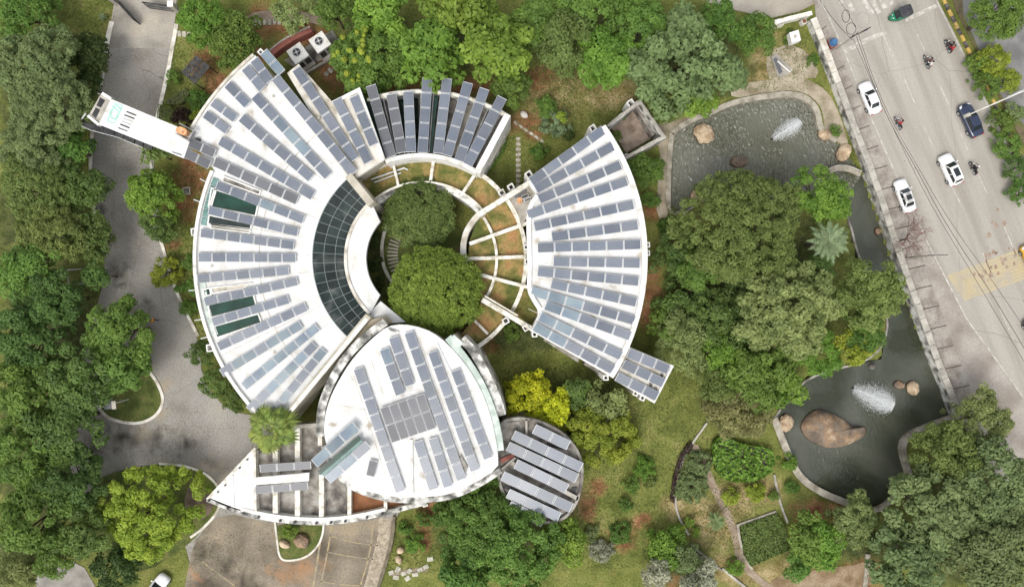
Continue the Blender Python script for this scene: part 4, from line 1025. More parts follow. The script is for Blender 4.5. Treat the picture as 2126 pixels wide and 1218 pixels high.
for p0, p1 in (((735,780),(800,985)), ((770,745),(800,830)), ((905,760),(985,985)), ((700,840),(760,850)), ((870,700),(960,950))):
    b = MB(); b.strip(WP([p0, p1], ZA), .07, ZA + .005, ZA + .001); b.build('roof_joint', seam, au)
b = MB(); b.strip(WP([(854,912),(856,1025)], ZA + .15), .3, ZA + .2, ZA); b.build('upstand', white_paint, au)
b = MB(); b.strip(WP([(908,712),(935,768),(940,775)], ZA + .1), .08, ZA + .1, ZA); b.build('pipe', steel_white, au)
slab('roof_hatch', [ZH(p) for p in ((965,860),(1010,940),(998,975),(950,905))], ZA + .2, ZA, [concrete, concrete], au)
AUD = [(ZH((315,315)), ZH((585,1097)), 8, 'grey', 19.5), (ZH((480,193)), ZH((585,485)), 3, ['blue','grey','grey'], 19.5), (ZH((538,118)), ZH((645,428)), 3, 'grey', 19.5), (ZH((635,88)), ZH((972,1022)), 9, 'grey', 19), (ZH((785,210)), ZH((1057,965)), 8, 'grey', 18.5), (ZH((930,328)), ZH((1140,888)), 6, 'grey', 18.5)]
for k, r in enumerate(AUD):
    solar_row(r[0], r[1], r[2], r[4], ZA + .35, ZA, f'slanting row of {NUM[r[2]]} solar panels on the pointed hall roof, {ORD[k + 1]} from the left', 'panel rows on the pointed hall', 3.0, r[3])
solar_row(ZH((693,775)), ZH((795,1083)), 3, 18.5, ZA + .35, ZA, 'left of two short panel rows at the lower edge of the pointed hall', 'panel rows on the pointed hall', 3.0)
solar_row(ZH((788,755)), ZH((887,1067)), 3, 18.5, ZA + .35, ZA, 'right of two short panel rows at the lower edge of the pointed hall', 'panel rows on the pointed hall', 3.0)
solar_row(ZH((490,680)), ZH((772,584)), 5, 72, ZA + .4, ZA, 'solid block of ten solar panels in the middle of the pointed hall roof', None, 2.0, 'dark', across=2, gap=.05)
solar_row(ZH((415,897)), ZH((391,1000)), 1, 16.5, ZA + .35, ZA, 'single loose grey solar panel on the pointed hall roof', None, 3.0, 'dark')

# ---------------------------------------------------------------- entrance canopy with open bays
ec = thing('entrance_canopy', 'pointed boat-shaped entrance canopy with white beams and concrete bays', 'building', W(640, 990))
ZE_ = 6.2
LOWER = [(430,1036),(500,1064),(560,1077),(620,1084),(680,1085),(740,1078),(800,1064),(885,1043)]
slab('bay_floor', [(520,940),(600,880),(664,878),(672,940),(720,1002),(760,1022),(840,1036),(800,1060),(740,1073),(680,1080),(620,1079),(560,1071),(500,1058),(450,1035)], ZE_ - .9, ZE_ - 1.3, [concrete, concrete], ec)
slab('rust_floor', [(726,1019),(760,1026),(800,1036),(838,1044),(800,1060),(740,1073),(726,1076)], ZE_ - .8, ZE_ - .89, [rust_floor, concrete], ec)
slab('white_roof', [(434,1034),(478,986),(526,934),(527,1064),(500,1060),(460,1047)], ZE_, ZE_ - .5, [white_roof, white_paint], ec)
b = MB(); b.strip(WP(smooth_line(LOWER, 2), ZE_), .55, ZE_, ZE_ - 1.3); b.build('edge_beam', stained, ec)
b = MB(); b.strip(WP([(p[0], p[1] - 7) for p in smooth_line(LOWER[1:-1], 2)], ZE_ + .1), .4, ZE_ + .08, ZE_ - 1.0); b.build('inner_beam', white_paint, ec)
b = MB(); b.strip(WP([(430,1036),(478,985),(530,930)], ZE_ + .1), .3, ZE_ + .12, ZE_ - .9); b.build('edge_beam', beam_white, ec)
b = MB(); b.strip(WP([(482,986),(484,1052)], ZE_ + .1), .25, ZE_ + .1, ZE_); b.build('upstand', white_paint, ec)
for x, y0, y1, w in ((571,905,1065,.6), (617,880,1072,.6), (667,985,1074,.58), (725,1012,1072,.45), (800,1034,1062,.4), (664,885,925,.5)):
    b = MB(); b.strip(WP([(x, y0), (x, y1)], ZE_), w, ZE_ - .05, ZE_ - 1.2); b.build('cross_beam', beam_white, ec)
b = MB(); b.strip(WP([(590,887),(668,881)], ZE_), .45, ZE_ + .05, ZE_ - 1.2); b.build('edge_beam', concrete_light, ec)
b = MB(); b.strip(WP([(528,936),(530,1062)], ZE_ + .15), .3, ZE_ + .15, ZE_ - 1.0); b.build('upstand', beam_white, ec)
for t in np.linspace(.06, .9, 12):
    P = smooth_line(LOWER, 2); q = P[int(t * (len(P) - 1))]
    c = W(q[0], q[1], ZE_); b = MB(); b.cyl((c.x, c.y, ZE_), .16, .22, 8); b.build('bracket', dark_metal, ec)
for px, py in ((470,1008),(455,1022),(500,972),(516,955)):
    c = W(px, py, ZE_); b = MB(); b.cyl((c.x - .1, c.y + .1, ZE_), .1, .22, 6); b.build('bracket', dark_metal, ec)
for px, py in ((455,1035), (560,1060), (680,1070), (800,1050), (640,900)):
    c = W(px, py, ZE_ - 1.3); b = MB(); b.cyl((c.x, c.y, 0), .22, ZE_ - 1.3, 10); b.build('column', white_paint, ec)
shaft(882, 1046, 5.0, .3, ec, .5)
# little ridge roof between two panel rows
rr_ = thing('ridge_skylight', 'white ridge roof strip between two dark panel rows on the canopy', 'skylight', W(585, 990))
slab('roof', [ZJ(p) for p in ((368,445),(755,410),(752,470),(370,498))], ZE_ + 1.0, ZE_ + .7, [white_roof, white_paint], rr_)
for px, py in ((535, 1000), (635, 990)):
    c = W(px, py, ZE_ + .7); b = MB(); b.box((c.x, c.y, ZE_ + .3), (.2, .2, .8)); b.build('post', white_paint, rr_)
solar_row(ZJ((405,382)), ZJ((770,357)), 3, 15.5, ZE_ + .8, ZE_, 'upper row of three dark solar panels on the entrance canopy', 'panel rows on the canopy', 2, 'dark')
solar_row(ZJ((371,535)), ZJ((748,503)), 3, 15, ZE_ + .8, ZE_, 'lower row of three dark solar panels on the entrance canopy', 'panel rows on the canopy', 1, 'dark')
gs = thing('glass_ridge', 'slanting dark green glass roof strip between two tilted panel rows', 'skylight', W(700, 945))
for q, m, z in ((((30,945),(60,920),(300,705),(320,715)), teal_glass, ZA + .55), (((65,985),(330,765),(350,780),(110,1000)), teal_glass, ZA + .6), (((60,965),(320,740),(335,768),(75,990)), green_glass, ZA + .75)):
    slab('glass_pane', [ZH(p) for p in q], z, z - .06, [m, alu], gs)
for q in ((80, 975), (310, 760)):
    c = W(*ZH(q), ZA); b = MB(); b.box((c.x, c.y, ZA + .3), (.15, .15, .6)); b.build('post', alu, gs)
solar_row(ZH((38,920)), ZH((302,678)), 3, 20, ZA + .9, ZA, 'upper of two tilted rows of three blue panels at the hall\'s left edge', 'tilted rows at the hall edge', -3, 'blue')
solar_row(ZH((122,1024)), ZH((380,797)), 3, 19, ZA + .9, ZA, 'lower of two tilted rows of three blue panels at the hall\'s left edge', 'tilted rows at the hall edge', 2, ['blue', 'blue', 'grey'])
# small link roof between the hall and the left wing
lk = thing('link_roof', 'small beige link roof between the left fan and the pointed hall', 'building', W(765, 690))
slab('roof', [(727,718),(768,664),(800,655),(815,668),(775,690),(745,722)], 7.0, 6.6, [mat('tan_roof', [(.35,(.38,.32,.22)),(.6,(.55,.48,.36))], scale=.6, rough=.9), wall_beige], lk)
b = MB(); b.prism(WP([(732,714),(769,669),(798,660),(808,668),(775,685),(747,716)], 7.0), 6.58, 0, bottom=False); b.build('wall', wall_beige, lk)
slab('white_slab', [(762,655),(790,625),(842,668),(800,672)], 6.4, 6.0, [white_roof, white_paint], lk)

# ---------------------------------------------------------------- round building
rb = thing('round_block', 'small round block with seven diagonal panel rows over dark bays', 'building', W(1122, 983))
ZB = 5.6
circ = [(1036,882),(1055,870),(1095,868),(1140,882),(1175,905),(1200,935),(1210,970),(1207,1010),(1195,1050),(1168,1080),(1130,1086),(1090,1076),(1060,1052),(1042,1020),(1034,985),(1034,930)]
circ = smooth_line(circ, 2, True)
slab('deck', circ, ZB - .5, 0, [concrete, wall_beige], rb)
b = MB(); b.strip(WP(circ, ZB), .34, ZB, ZB - .9, closed=True); b.build('rim', concrete, rb)
b = MB(); b.strip(WP([(1062,960),(1200,1035)], ZB), .5, ZB, ZB - .5); b.build('beam', concrete_light, rb)
for p0, p1 in (((1093,870),(1093,905)), ((1040,975),(1070,950))):
    b = MB(); b.strip(WP([p0, p1], ZB), .25, ZB, ZB - .5); b.build('beam', concrete_light, rb)
slab('deck_patch', [ZK(p) for p in ((180,400),(330,385),(380,470),(250,480),(195,470))], ZB - .42, ZB - .5, [concrete, concrete], rb)
for q in (((530,540),(690,600),(660,590),(520,555)), ((700,850),(740,850),(720,900),(690,890)), ((270,600),(640,770),(620,790),(260,620)), ((400,560),(760,730),(745,750),(390,590)), ((230,830),(600,1010),(580,1030),(220,850))):
    slab('dark_bay', [ZK(p) for p in q], ZB - .35, ZB - .5, [dark_metal, dark_metal], rb)
slab('brick_step', [ZK(p) for p in ((195,650),(290,612),(300,635),(210,680))], ZB - .3, ZB - .5, [brick_red, brick_red], rb)
ROUND = [((435,437),(680,557),2), ((288,480),(770,712),4), ((250,560),(738,787),4), ((305,683),(670,860),3), ((212,768),(700,995),4), ((250,890),(615,1060),3), ((260,975),(502,1097),2)]
for k, r in enumerate(ROUND):
    solar_row(ZK(r[0]), ZK(r[1]), r[2], 20.5, ZB + .5, ZB - .5, f'row of {NUM[r[2]]} solar panels on the small round block, {ORD[k + 1]} from the top', 'panel rows on the round block', 5, 'grey')

# ---------------------------------------------------------------- sign slab over the driveway
ts = thing('sign_slab', 'long white slab over the driveway with a green logo and dark slots', 'building', W(290, 262))
ZT = 8.6
def ZS(p): return (140 + p[0] * .1505, 180 + p[1] * .1505)
SL = [ZS(p) for p in ((600,170),(1725,640),(1605,990),(430,520))]
slab('slab', SL, ZT, ZT - .7, [white_roof, white_paint], ts)
slab('end_frame', [ZS(p) for p in ((470,88),(600,170),(430,520),(290,400))], ZT - .15, ZT - .7, [concrete_light, white_paint], ts)
for q in (((450,150),(400,260),(460,290),(520,190)), ((390,290),(335,390),(390,440),(450,320))):
    slab('opening', [ZS(p) for p in q], ZT - .12, ZT - .3, [dark_metal, dark_metal], ts)
b = MB(); b.strip(WP([ZS((475,92)), ZS((600,170))], ZT), .35, ZT + .02, ZT - .6); b.build('end_beam', white_paint, ts)
b = MB(); b.strip(WP([ZS((280,400)), ZS((430,525))], ZT), .3, ZT + .02, ZT - .6); b.build('end_beam', white_paint, ts)
# black louvred screen hanging along the lower edge
E0, E1 = ZS((115,505)), ZS((1180,862))
prev = None
for k, (a, c2) in enumerate((((150,490),(350,530)), ((352,532),(500,592)), ((505,596),(660,650)), ((665,655),(780,705)), ((790,710),(930,762)), ((945,765),(1050,815)), ((1060,830),(1180,862)))):
    w = 70 if k == 0 else 55
    slab('screen_panel', [ZS((a[0], a[1] - (25 if k == 0 else 45))), ZS((c2[0], c2[1] - (12 if k == 0 else 45))), ZS((c2[0] - 20, c2[1] + w - 8 * k)), ZS((a[0] - 15, a[1] + (18 if k == 0 else w - 8 * k)))], ZT - .9, ZT - 1.2, [dark_metal, dark_metal], ts)
b = MB(); b.tube([W(*ZS((110,505)), ZT - .8), W(*ZS((320,600)), ZT - .8), W(*ZS((700,700)), ZT - .8), W(*ZS((1040,845)), ZT - .8)], .035, 5); b.build('screen_rail', steel_white, ts)
b = MB(); b.tube([W(*ZS((110,505)), ZT - .8), W(*ZS((200,440)), ZT - .5), W(*ZS((255,370)), ZT - .4)], .08, 5); b.build('screen_rail', steel_white, ts)
for p0, p1, p2, p3 in (((820,335),(955,390),(945,405),(808,350)), ((790,382),(930,435),(920,450),(778,396)), ((735,508),(862,562),(852,578),(720,524)), ((705,560),(830,608),(820,618),(695,574))):
    slab('slot', [ZS(p) for p in (p0, p1, p2, p3)], ZT + .012, ZT + .002, [dark_metal, dark_metal], ts)
for p0, p1, p2, p3 in (((765,428),(905,480),(900,488),(760,436)), ((750,470),(880,520),(875,528),(745,478))):
    slab('slot', [ZS(p) for p in (p0, p1, p2, p3)], ZT + .012, ZT + .002, [grey_metal, grey_metal], ts)
slab('slot', [ZS(p) for p in ((1450,895),(1580,935),(1572,948),(1445,905))], ZT + .012, ZT + .002, [dark_metal, dark_metal], ts)
slab('vent', [ZS(p) for p in ((1770,700),(1825,715),(1812,745),(1762,725))], ZR + .4, ZR, [dark_metal, dark_metal], ts)
# logo: rounded frame with three slanted letters
lo = [ZS(p) for p in ((675,232),(765,262),(650,505),(545,475))]
lc = smooth_line([lo[0], ((lo[0][0]+lo[1][0])/2, (lo[0][1]+lo[1][1])/2), lo[1], ((lo[2][0]+lo[1][0])/2, (lo[2][1]+lo[1][1])/2), lo[2], ((lo[2][0]+lo[3][0])/2, (lo[2][1]+lo[3][1])/2), lo[3], ((lo[0][0]+lo[3][0])/2, (lo[0][1]+lo[3][1])/2)], 2, True)
logo = MB(); logo.strip(WP(lc, ZT + .01), .16, ZT + .014, ZT + .002, closed=True); logo.build('logo_frame', sign_green, ts)
fc = bpy.data.curves.new('logo_letters', 'FONT'); fc.body = 'CII'; fc.size = 1.55; fc.extrude = .004; fc.align_x = 'CENTER'; fc.align_y = 'CENTER'; fc.shear = .25; fc.offset = .03
fo = bpy.data.objects.new('tmp_text', fc); COL.objects.link(fo)
dg = bpy.context.evaluated_depsgraph_get(); tm = bpy.data.meshes.new_from_object(fo.evaluated_get(dg)); bpy.data.objects.remove(fo)
tm.name = 'logo_letters'; tm.materials.clear(); tm.materials.append(sign_green)
lt = link(bpy.data.objects.new('logo_letters', tm))
pa, pb = W(*ZS((607,470)), ZT), W(*ZS((715,255)), ZT)
cen = W(*ZS((655,368)), ZT)
lt.matrix_world = Matrix.Translation((cen.x, cen.y, ZT + .016)) @ Matrix.Rotation(math.atan2(pb.y - pa.y, pb.x - pa.x), 4, 'Z')
mw = lt.matrix_world.copy(); attach(lt, ts); lt.matrix_basis = mw
for px, py in ((205, 235), (330, 275)):
    c = W(px, py, ZT); b = MB(); b.box((c.x, c.y, ZT / 2 - .4), (.5, .5, ZT - .8), -.36); b.build('pier', white_paint, ts)
tank = thing('water_tank', 'orange water tank in a grey frame at the right end of the sign slab', 'tank', W(*ZS((1580,620)), ZT))
slab('tank_body', smooth_line([ZS(p) for p in ((1520,535),(1660,590),(1620,680),(1480,625))], 1, True), ZT + .9, ZT + .02, orange_plastic, tank)
slab('lid', [ZS(p) for p in ((1580,615),(1605,622),(1597,640),(1575,632))], ZT + .96, ZT + .9, [mat('tank_lid', (.35, .12, .05), rough=.6), orange_plastic], tank)
b = MB(); b.strip(WP([ZS(p) for p in ((1540,505),(1745,610),(1660,740),(1490,640))], ZT + .5), .12, ZT + .5, ZT + .01); b.build('frame', grey_metal, tank)

# ================================================================== VEGETATION
def leaf_mesh(name, pos, nrm, size, tint, mats, aspect=0.5, rs=None, droop=None):
    """one diamond-shaped, slightly folded leaf per point (two triangles each)"""
    n = len(pos)
    rnd = rs.normal(size=(n, 3))
    t = np.cross(nrm, rnd); t /= np.linalg.norm(t, axis=1, keepdims=True) + 1e-9
    bt = np.cross(nrm, t)
    a = size[:, None]; w = a * aspect
    V = np.empty((n, 4, 3))
    fold = nrm * a * .18
    V[:, 0] = pos - t * a; V[:, 1] = pos + bt * w + fold; V[:, 2] = pos + t * a; V[:, 3] = pos - bt * w + fold
    me = bpy.data.meshes.new(name)
    me.vertices.add(n * 4); me.vertices.foreach_set('co', V.ravel())
    F = np.empty((n, 2, 3), np.int32); base = (np.arange(n) * 4)[:, None]
    F[:, 0] = base + np.array([0, 2, 1]); F[:, 1] = base + np.array([0, 3, 2])
    F[:, 0] = base + np.array([0, 1, 2])[None] ; F[:, 1] = base + np.array([0, 2, 3])[None]
    me.loops.add(n * 6); me.loops.foreach_set('vertex_index', F.ravel())
    me.polygons.add(n * 2); me.polygons.foreach_set('loop_start', np.arange(0, n * 6, 3))
    me.update(calc_edges=True)
    at = me.attributes.new('tint', 'FLOAT', 'POINT'); at.data.foreach_set('value', np.repeat(np.clip(tint, 0, 1), 4).astype(np.float32))
    for m in mats: me.materials.append(m)
    return me

STYLE = {   # clump radius m, leaf half-length m, clump count factor, dome flatness, clump jitter, leaf cover, aspect
    'lobed': (0.90, .22, 3.3, .85, .5, 1.0, .55),
    'big':   (1.15, .28, 2.9, .8, .55, 1.00, .60),
    'fine':  (0.70, .18, 3.3, .8, .42, .85, .5),
    'dome':  (0.52, .17, 5.0, .85, .07, .70, .5),
    'puff':  (0.60, .17, 2.7, .75, .6, 1.05, .5),
    'wispy': (0.85, .26, 2.6, .7, .6, 1.3, .28),
    'loose': (0.85, .22, 2.2, .7, .65, .95, .45),
    'small': (0.36, .13, 2.3, .8, .2, .85, .5),
}
TREE_SEED = [100]
def crown_points(R, depth, style, rs):
    rc, lf, cf, flat, jit, cov, asp = STYLE[style]
    k_ = rs.uniform(.82, 1.28) if style not in ('dome', 'small') else 1.0
    rc, lf = rc * k_ * rs.uniform(.9, 1.1), lf * k_
    rc = min(rc, R * .48)
    N = max(5, int(cf * (R / rc) ** 2))
    ph = rs.uniform(0, 6.28, 4); am = rs.uniform(.03, .11, 4) * (.3 if style == 'dome' else 1)
    R = R * 1.06
    def outline(th): return 1 + sum(am[k] * np.sin((k + 2) * th + ph[k]) for k in range(4))
    th = rs.uniform(0, 2 * np.pi, N); u = np.sqrt(rs.uniform(0, 1, N))
    rr = u * (R - rc * .75) * outline(th)
    zz = depth * flat * (1 - (u ** 2.2)) * .75 + rs.normal(0, jit, N) * rc * .9
    # some lower clumps near the rim and inside
    low = rs.uniform(size=N) < (.05 if style == 'dome' else .30)
    zz[low] -= depth * rs.uniform(.15, .5, low.sum())
    C = np.stack([rr * np.cos(th), rr * np.sin(th), zz], 1)
    crad = rc * rs.uniform(.65, 1.2, N)
    ctint = rs.uniform(0.1, .9, N)
    P, Nn, S, T = [], [], [], []
    for k in range(N):
        nl = max(8, int(cov * 7.5 * crad[k] ** 2 / lf ** 2))
        d = rs.normal(size=(nl, 3)); d /= np.linalg.norm(d, axis=1, keepdims=True)
        fl = (d[:, 2] < -.25); d[fl, 2] *= -1
        rad = crad[k] * rs.uniform(.55, 1.0, nl) ** .6
        lump = 1 + .16 * np.sin(d[:, 0] * 5 + k) * np.cos(d[:, 1] * 5 + 2 * k)
        p = C[k] + d * (rad * lump)[:, None] * np.array([1, 1, .78])
        nr = d * .8 + np.array([0, 0, .55]) + rs.normal(size=(nl, 3)) * .45
        nr /= np.linalg.norm(nr, axis=1, keepdims=True)
        P.append(p); Nn.append(nr); S.append(lf * rs.uniform(.6, 1.25, nl))
        T.append(ctint[k] * .6 + rs.uniform(0, .4, nl))
    return np.concatenate(P), np.concatenate(Nn), np.concatenate(S), np.concatenate(T), C, asp

def trunk_mesh(b, base, top_z, R, C, rs, thick=None):
    th = thick or max(.09, R * .055)
    bx, by = base
    lean = rs.uniform(-.25, .25, 2)
    fork = Vector((bx + lean[0], by + lean[1], max(.4, top_z * .55)))
    b.tube([(bx, by, -.2), (bx + lean[0] * .5, by + lean[1] * .5, fork.z * .5), fork], [th * 1.35, th, th * .85], 7)
    pick = rs.choice(len(C), min(6, len(C)), replace=False)
    for k in pick:
        c = Vector((bx + C[k][0] * .8, by + C[k][1] * .8, top_z + C[k][2] - .2))
        mid = fork.lerp(c, .5) + Vector((0, 0, .25))
        b.tube([fork, mid, c], [th * .6, th * .4, th * .12], 5)

def tree(name, label, px, py, rpx, ztop, style, sp, depth=None, cat='tree', group=None, extra=None):
    TREE_SEED[0] += 1
    rs = np.random.RandomState(TREE_SEED[0])
    zc = ztop * .8
    R = rpx * mscale(zc)
    depth = depth or R * .8
    c = W(px, py, zc)
    z0 = max(.15, ztop - depth * .95)           # level of the crown's rim
    P, Nn, S, T, C, asp = crown_points(R, depth, style, rs)
    if P[:, 2].min() + z0 < .03:
        P[:, 2] = np.maximum(P[:, 2], .03 - z0)
    P = P + np.array([c.x, c.y, z0])
    root = thing(name, label, cat, (c.x, c.y, 0), group)
    me = leaf_mesh('crown', P, Nn, S, T, [LEAF[sp]], asp, rs)
    o = link(bpy.data.objects.new('crown' if name.endswith('tree') else 'foliage', me)); attach(o, root)
    b = MB(); trunk_mesh(b, (c.x, c.y), z0, R, C, rs); b.build('trunk' if name.endswith('tree') else 'stem', bark, root, smooth=True)
    if extra: extra(root, c, R, z0, depth, rs)
    return root

def puffs(root, c, R, z0, depth, rs):
    """rounded lime flower heads standing out of the crown"""
    for k in range(26):
        th = rs.uniform(1.6, 5.0); u = rs.uniform(.1, .92)
        p = Vector((c.x + u * R * math.cos(th), c.y + u * R * math.sin(th), z0 + depth * (1 - u * u) * .75 + 1.1))
        n = 60; d = rs.normal(size=(n, 3)); d /= np.linalg.norm(d, axis=1, keepdims=True); d[:, 2] = np.abs(d[:, 2])
        rr = rs.uniform(.24, .42)
        me = leaf_mesh('flower_head', d * rr + np.array(p), d, np.full(n, .13), rs.uniform(.3, 1, n), [LEAF['lime']], .6, rs)
        attach(link(bpy.data.objects.new('flower_head', me)), root)

T = tree
FG = 'trees of the wood on the left'
# wood along the left side
T('leafy_tree', 'green tree in the top left corner above the brown path', 40, 25, 62, 7, 'fine', 'mid', group=FG)
T('leafy_tree', 'dark green tree beside the drive below the brown soil path', 172, 112, 50, 6, 'fine', 'dark', group=FG)
T('leafy_tree', 'topmost large grey-green tree at the left edge', 62, 125, 84, 11, 'fine', 'grey', group=FG)
T('leafy_tree', 'grey-green tree at the left edge level with the sign slab', 88, 215, 88, 11, 'fine', 'grey', group=FG)
T('leafy_tree', 'small dark tree between the grey trees and the sign slab', 175, 175, 38, 5, 'fine', 'dark', group=FG)
T('leafy_tree', 'dark grey-green tree directly below the left end of the sign slab', 60, 300, 66, 9, 'fine', 'grey', group=FG)
T('leafy_tree', 'lime tipped small tree left of the drive below the sign slab', 135, 305, 48, 6.5, 'lobed', 'mid', group=FG)
T('leafy_tree', 'olive tree at the left edge around the third lamp', 60, 385, 74, 9, 'fine', 'olive', group=FG)
T('leafy_tree', 'dark tree at the drive edge by the fourth lamp', 165, 385, 52, 7, 'fine', 'forest', group=FG)
T('leafy_tree', 'yellowish olive tree left of the wooden goal frame', 95, 478, 72, 9, 'fine', 'olive', group=FG)
T('leafy_tree', 'dark tree overhanging the drive above the goal frame', 180, 490, 50, 7, 'fine', 'forest', group=FG)
T('leafy_tree', 'bright green tree at the far left beside the goal frame', 45, 560, 66, 9, 'lobed', 'mid', group=FG)
T('leafy_tree', 'small green tree over the drive beside the goal frame', 197, 572, 32, 6, 'fine', 'forest', group=FG)
T('leafy_tree', 'mid green tree just below the goal frame', 105, 620, 62, 9, 'lobed', 'forest', group=FG)
T('leafy_tree', 'broad tree reaching out over the drive near the walking person', 240, 690, 72, 9.5, 'lobed', 'mid', group=FG)
T('leafy_tree', 'large tree at the left edge left of the walking person', 50, 690, 80, 10, 'lobed', 'forest', group=FG)
T('leafy_tree', 'large dark tree left of the leaf-shaped grass island', 150, 775, 82, 10, 'lobed', 'forest', group=FG)
T('leafy_tree', 'tree over the upper end of the grass island', 255, 762, 54, 8, 'lobed', 'mid', group=FG)
T('leafy_tree', 'green tree at the left edge level with the grass island', 50, 815, 78, 10, 'lobed', 'mid', group=FG)
T('leafy_tree', 'wide tree whose crown meets the dark stain on the drive', 125, 880, 74, 9.5, 'lobed', 'forest', group=FG)
T('leafy_tree', 'tree at the left edge below the dark stain', 48, 945, 78, 10, 'lobed', 'mid', group=FG)
T('leafy_tree', 'dark green tree left of the clumpy lime tree', 130, 1005, 76, 9, 'lobed', 'forest', group=FG)
T('leafy_tree', 'large tree in the lower left corner', 65, 1085, 84, 10, 'lobed', 'mid', group=FG)
T('leafy_tree', 'tree between the lower left corner and the lime tree', 160, 1105, 60, 8, 'lobed', 'forest', group=FG)
T('leafy_tree', 'pale grassy tree in the very lower left corner', 30, 1185, 52, 6, 'wispy', 'pale', group=FG)
T('leafy_tree', 'green tree leaning over the pale yard at the bottom left', 110, 1165, 40, 7, 'fine', 'mid', group=FG)
T('leafy_tree', 'dark low tree at the bottom edge left of the white car', 235, 1190, 50, 5, 'fine', 'dark', group=FG)
T('leafy_tree', 'yellow-green tree of many rounded clumps beside the canopy tip', 292, 1068, 103, 8.5, 'puff', 'lime', depth=4.5)
# along the drive
T('leafy_tree', 'feathery bright green tree beside the drive left of the fan wing', 306, 410, 60, 6, 'fine', 'bright')
T('leafy_tree', 'dark green small tree below the feathery drive-side tree', 325, 472, 34, 5, 'fine', 'forest')
T('round_shrub', 'lime green round bush half over the drive kerb', 338, 565, 34, 2.6, 'small', 'lime', cat='shrub')
T('round_shrub', 'uppermost of three dark round bushes beside the lower left fan', 411, 735, 30, 3.2, 'small', 'forest', cat='shrub')
T('round_shrub', 'middle of three dark round bushes beside the lower left fan', 441, 795, 33, 3.2, 'small', 'forest', cat='shrub')
T('round_shrub', 'lowest of three dark round bushes beside the lower left fan', 480, 830, 28, 3.0, 'small', 'forest', cat='shrub')
T('leafy_tree', 'grey-green young tree just below the middle of the sign slab', 322, 318, 28, 5, 'loose', 'olive')
T('leafy_tree', 'left bright green tree beside the gate', 418, 38, 54, 7, 'fine', 'bright')
T('leafy_tree', 'bright green tree above the dark-roofed shelter', 480, 78, 60, 7, 'fine', 'mid')
T('round_shrub', 'low bush left of the dark-roofed shelter', 355, 160, 17, 1.5, 'small', 'mid', cat='shrub')
T('round_shrub', 'dark purple round bush beside the sign slab', 373, 243, 22, 2.2, 'small', 'purple', cat='shrub')
T('round_shrub', 'lime yellow round bush in the corner by the water tank', 410, 242, 17, 2.2, 'small', 'lime', cat='shrub')
T('round_shrub', 'broad clipped green hedge bush above the purple bush', 408, 205, 26, 2.0, 'small', 'mid', cat='shrub')
for px, py, r, lab in ((395,590,22,'dark bush against the left fan wall below its middle'), (385,640,20,'lower dark bush between drive kerb and left fan wall'), (392,545,18,'small green bush against the left fan wall at mid height'), (372,600,14,'tiny light bush beside the drive kerb')):
    T('round_shrub', lab, px, py, r, 1.6, 'small', 'mid', cat='shrub')
# north side
T('leafy_tree', 'pale flowering tree at the top edge above the cooling units', 610, 18, 46, 6, 'loose', 'pale')
T('leafy_tree', 'green tree at the top edge right of the cooling units', 690, 22, 44, 7, 'fine', 'mid')
T('leafy_tree', 'dark tree dotted with lime flower heads by the north block', 768, 118, 84, 8, 'lobed', 'mid', extra=puffs)
T('leafy_tree', 'green tree at the top edge behind the flower-dotted tree', 790, 25, 66, 9, 'lobed', 'bright')
T('leafy_tree', 'big-leaved bright tree above the left of the north block', 900, 95, 82, 10, 'big', 'bright')
T('leafy_tree', 'big-leaved bright tree at the top edge above the north block', 960, 20, 80, 10.5, 'big', 'bright')
T('leafy_tree', 'largest bright tree above the right of the north block', 1030, 95, 82, 10, 'big', 'bright')
T('leafy_tree', 'darker tree beside the upper right corner of the north block', 1062, 178, 42, 7, 'lobed', 'mid')
T('leafy_tree', 'tree at the top edge left of the path-side shrubs', 1110, 40, 60, 8, 'lobed', 'mid')
T('leafy_tree', 'olive tree in the upper middle', 1175, 78, 66, 8.5, 'lobed', 'olive')
T('leafy_tree', 'tree at the top edge in the upper middle right', 1225, 18, 62, 8.5, 'lobed', 'mid')
T('leafy_tree', 'green tree left of the big grey-leaved tree', 1262, 118, 64, 8.5, 'lobed', 'bright')
T('leafy_tree', 'tree at the top edge above the big grey-leaved tree', 1335, 45, 66, 8.5, 'lobed', 'mid')
T('leafy_tree', 'largest grey-green tree at the upper pond\'s left', 1430, 118, 112, 11.5, 'big', 'grey', depth=5.5)
T('leafy_tree', 'bright green tree overhanging the upper pond bank', 1448, 205, 46, 6, 'lobed', 'bright')
T('leafy_tree', 'yellow-green feathery tree beside the walled yard', 1382, 215, 36, 5, 'wispy', 'olive')
T('leafy_tree', 'dark green tree between the grey tree and the weather box', 1572, 68, 46, 6.5, 'fine', 'mid')
T('leafy_tree', 'small tree at the top edge by the side road', 1500, 38, 46, 7, 'fine', 'mid')
T('round_shrub', 'silver-leaved bush in the lawn right of the north block', 1155, 252, 32, 2.0, 'small', 'silver', cat='shrub')
T('round_shrub', 'green bush above the silver-leaved bush', 1135, 222, 28, 1.9, 'small', 'mid', cat='shrub')
T('round_shrub', 'bright bush touching the silver-leaved bush', 1166, 243, 13, 2.6, 'small', 'lime', cat='shrub')
T('round_shrub', 'low bush at the end of the stepping stones', 1122, 315, 18, 1.2, 'small', 'mid', cat='shrub')
T('round_shrub', 'low bush beside the upper left of the right fan', 1180, 278, 16, 1.4, 'small', 'dark', cat='shrub')
